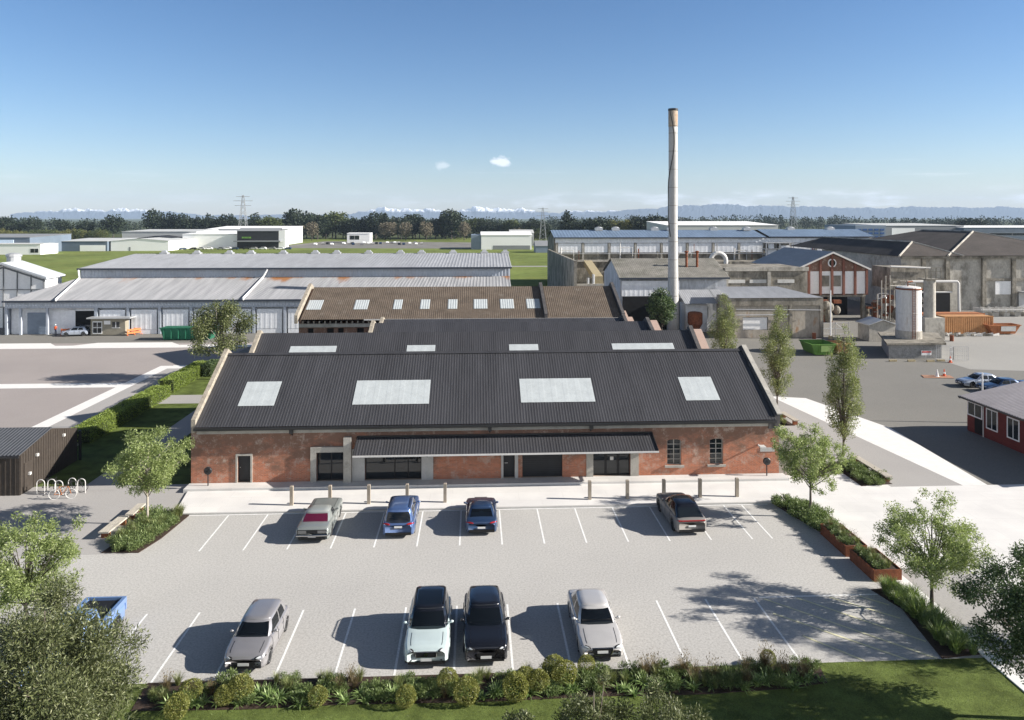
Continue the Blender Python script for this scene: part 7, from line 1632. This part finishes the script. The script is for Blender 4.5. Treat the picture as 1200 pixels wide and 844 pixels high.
# man in orange by the grey shed
def person(lab, x, y, rz):
    t = empty('person', (x, y, 0), lab, 'person', rz=rz)
    V = [(0, 0, .95), (0, 0, 1.15), (0, 0, 1.38), (0, 0, 1.52), (0, .02, 1.62), (0, .02, 1.74), (.10, 0, .90), (.11, .03, .50), (.12, -.02, .08), (.12, .12, .04), (-.10, 0, .90), (-.11, -.02, .50), (-.13, -.06, .08), (-.13, .08, .04), (.19, 0, 1.42), (.25, .0, 1.14), (.24, .1, .90), (-.19, 0, 1.42), (-.25, 0, 1.14), (-.24, .1, .90)]
    Rr = [.14, .13, .155, .06, .09, .07, .085, .062, .045, .04, .085, .062, .045, .04, .055, .042, .035, .055, .042, .035]
    E_ = [(0, 1), (1, 2), (2, 3), (3, 4), (4, 5), (0, 6), (6, 7), (7, 8), (8, 9), (0, 10), (10, 11), (11, 12), (12, 13), (2, 14), (14, 15), (15, 16), (2, 17), (17, 18), (18, 19)]
    me = bpy.data.meshes.new('body'); me.from_pydata(V, E_, []); o = bpy.data.objects.new('body', me); COL.objects.link(o); o.parent = t
    sk = o.modifiers.new('skin', 'SKIN'); lay = me.skin_vertices[0].data
    for k, r_ in enumerate(Rr): lay[k].radius = (r_, r_ * .8); lay[k].use_root = (k == 0)
    o.modifiers.new('sub', 'SUBSURF').levels = 1; me.materials.append(mat('dark_work_trousers', (.03, .04, .07)))
    b = MB(); b.lathe([(.17, .98), (.19, 1.15), (.215, 1.36), (.17, 1.47), (.08, 1.5)], (0, 0, 0), n=14); b.build('vest', mat('safety_orange', (.75, .13, .03)), t, smooth=True, world=False)
    b = MB(); b.ell((0, .02, 1.73), (.105, .12, .10), 12, 8); b.build('helmet', M['white'], t, smooth=True, world=False)
person('person in an orange vest and dark trousers standing before the dark shed doorway', -67.3, 123.0, 2.6)
bn = empty('waste_container', (-46, 118.5, 0), 'long green waste container in front of the grey shed beside the gum tree', 'container')
b = MB(); b.hexa([(-48, 117.4, .1), (-41, 117.4, .1), (-41, 119.6, .1), (-48, 119.6, .1)], [(-48.5, 117.2, 1.9), (-40.5, 117.2, 1.9), (-40.5, 119.8, 1.9), (-48.5, 119.8, 1.9)]); b.build('body', mat('dark_green_paint', (.02, .13, .075), var=.15, scale=1), bn)
b = MB()
for k in range(7): b.box(-48 + k * 1.1, -47.85 + k * 1.1, 117.1, 117.28, .3, 1.8)
b.box(-48.6, -40.4, 117.05, 117.19, 1.85, 2.0); b.build('ribs', mat('dark_green_paint', ()), bn)
def barrier(lab, x, y, l, rz):
    t = empty('safety_barrier', (x, y, 0), lab, 'barrier', 'orange safety barriers', rz); b = MB(); b.box(-l / 2, l / 2, -.03, .03, .25, .55); b.box(-l / 2, l / 2, -.03, .03, .7, 1.0)
    for s in (-l / 2, l / 2 - .1, -.05): b.box(s, s + .1, -.25, .25, 0, .08); b.box(s, s + .1, -.02, .02, .08, 1.05)
    b.build('rail', mat('barrier_orange', (.70, .20, .07), var=.1), t, world=False)
barrier('orange safety barrier in front of the dark shed doorway', -65.6, 123.6, 2.2, .2); barrier('orange safety barrier across the doorway right of its twin', -64.9, 124.3, 2.2, -.3)
barrier('orange safety barrier at the right end of the site hut', -55.0, 123.2, 2.4, .9); barrier('orange safety barrier beside the white panel right of the hut', -54.4, 124.1, 2.0, .2)
b = MB(); b.tube([(-51.4, 124.3, 0), (-51.4, 124.3, 2.9), (-51.2, 124.3, 3.25), (-50.7, 124.3, 3.3)], .16, 8); tag(b.build('vent_pipe', M['bluegrey']), 'grey vent pipe with bent top against a white panel of the shed', 'pipe')
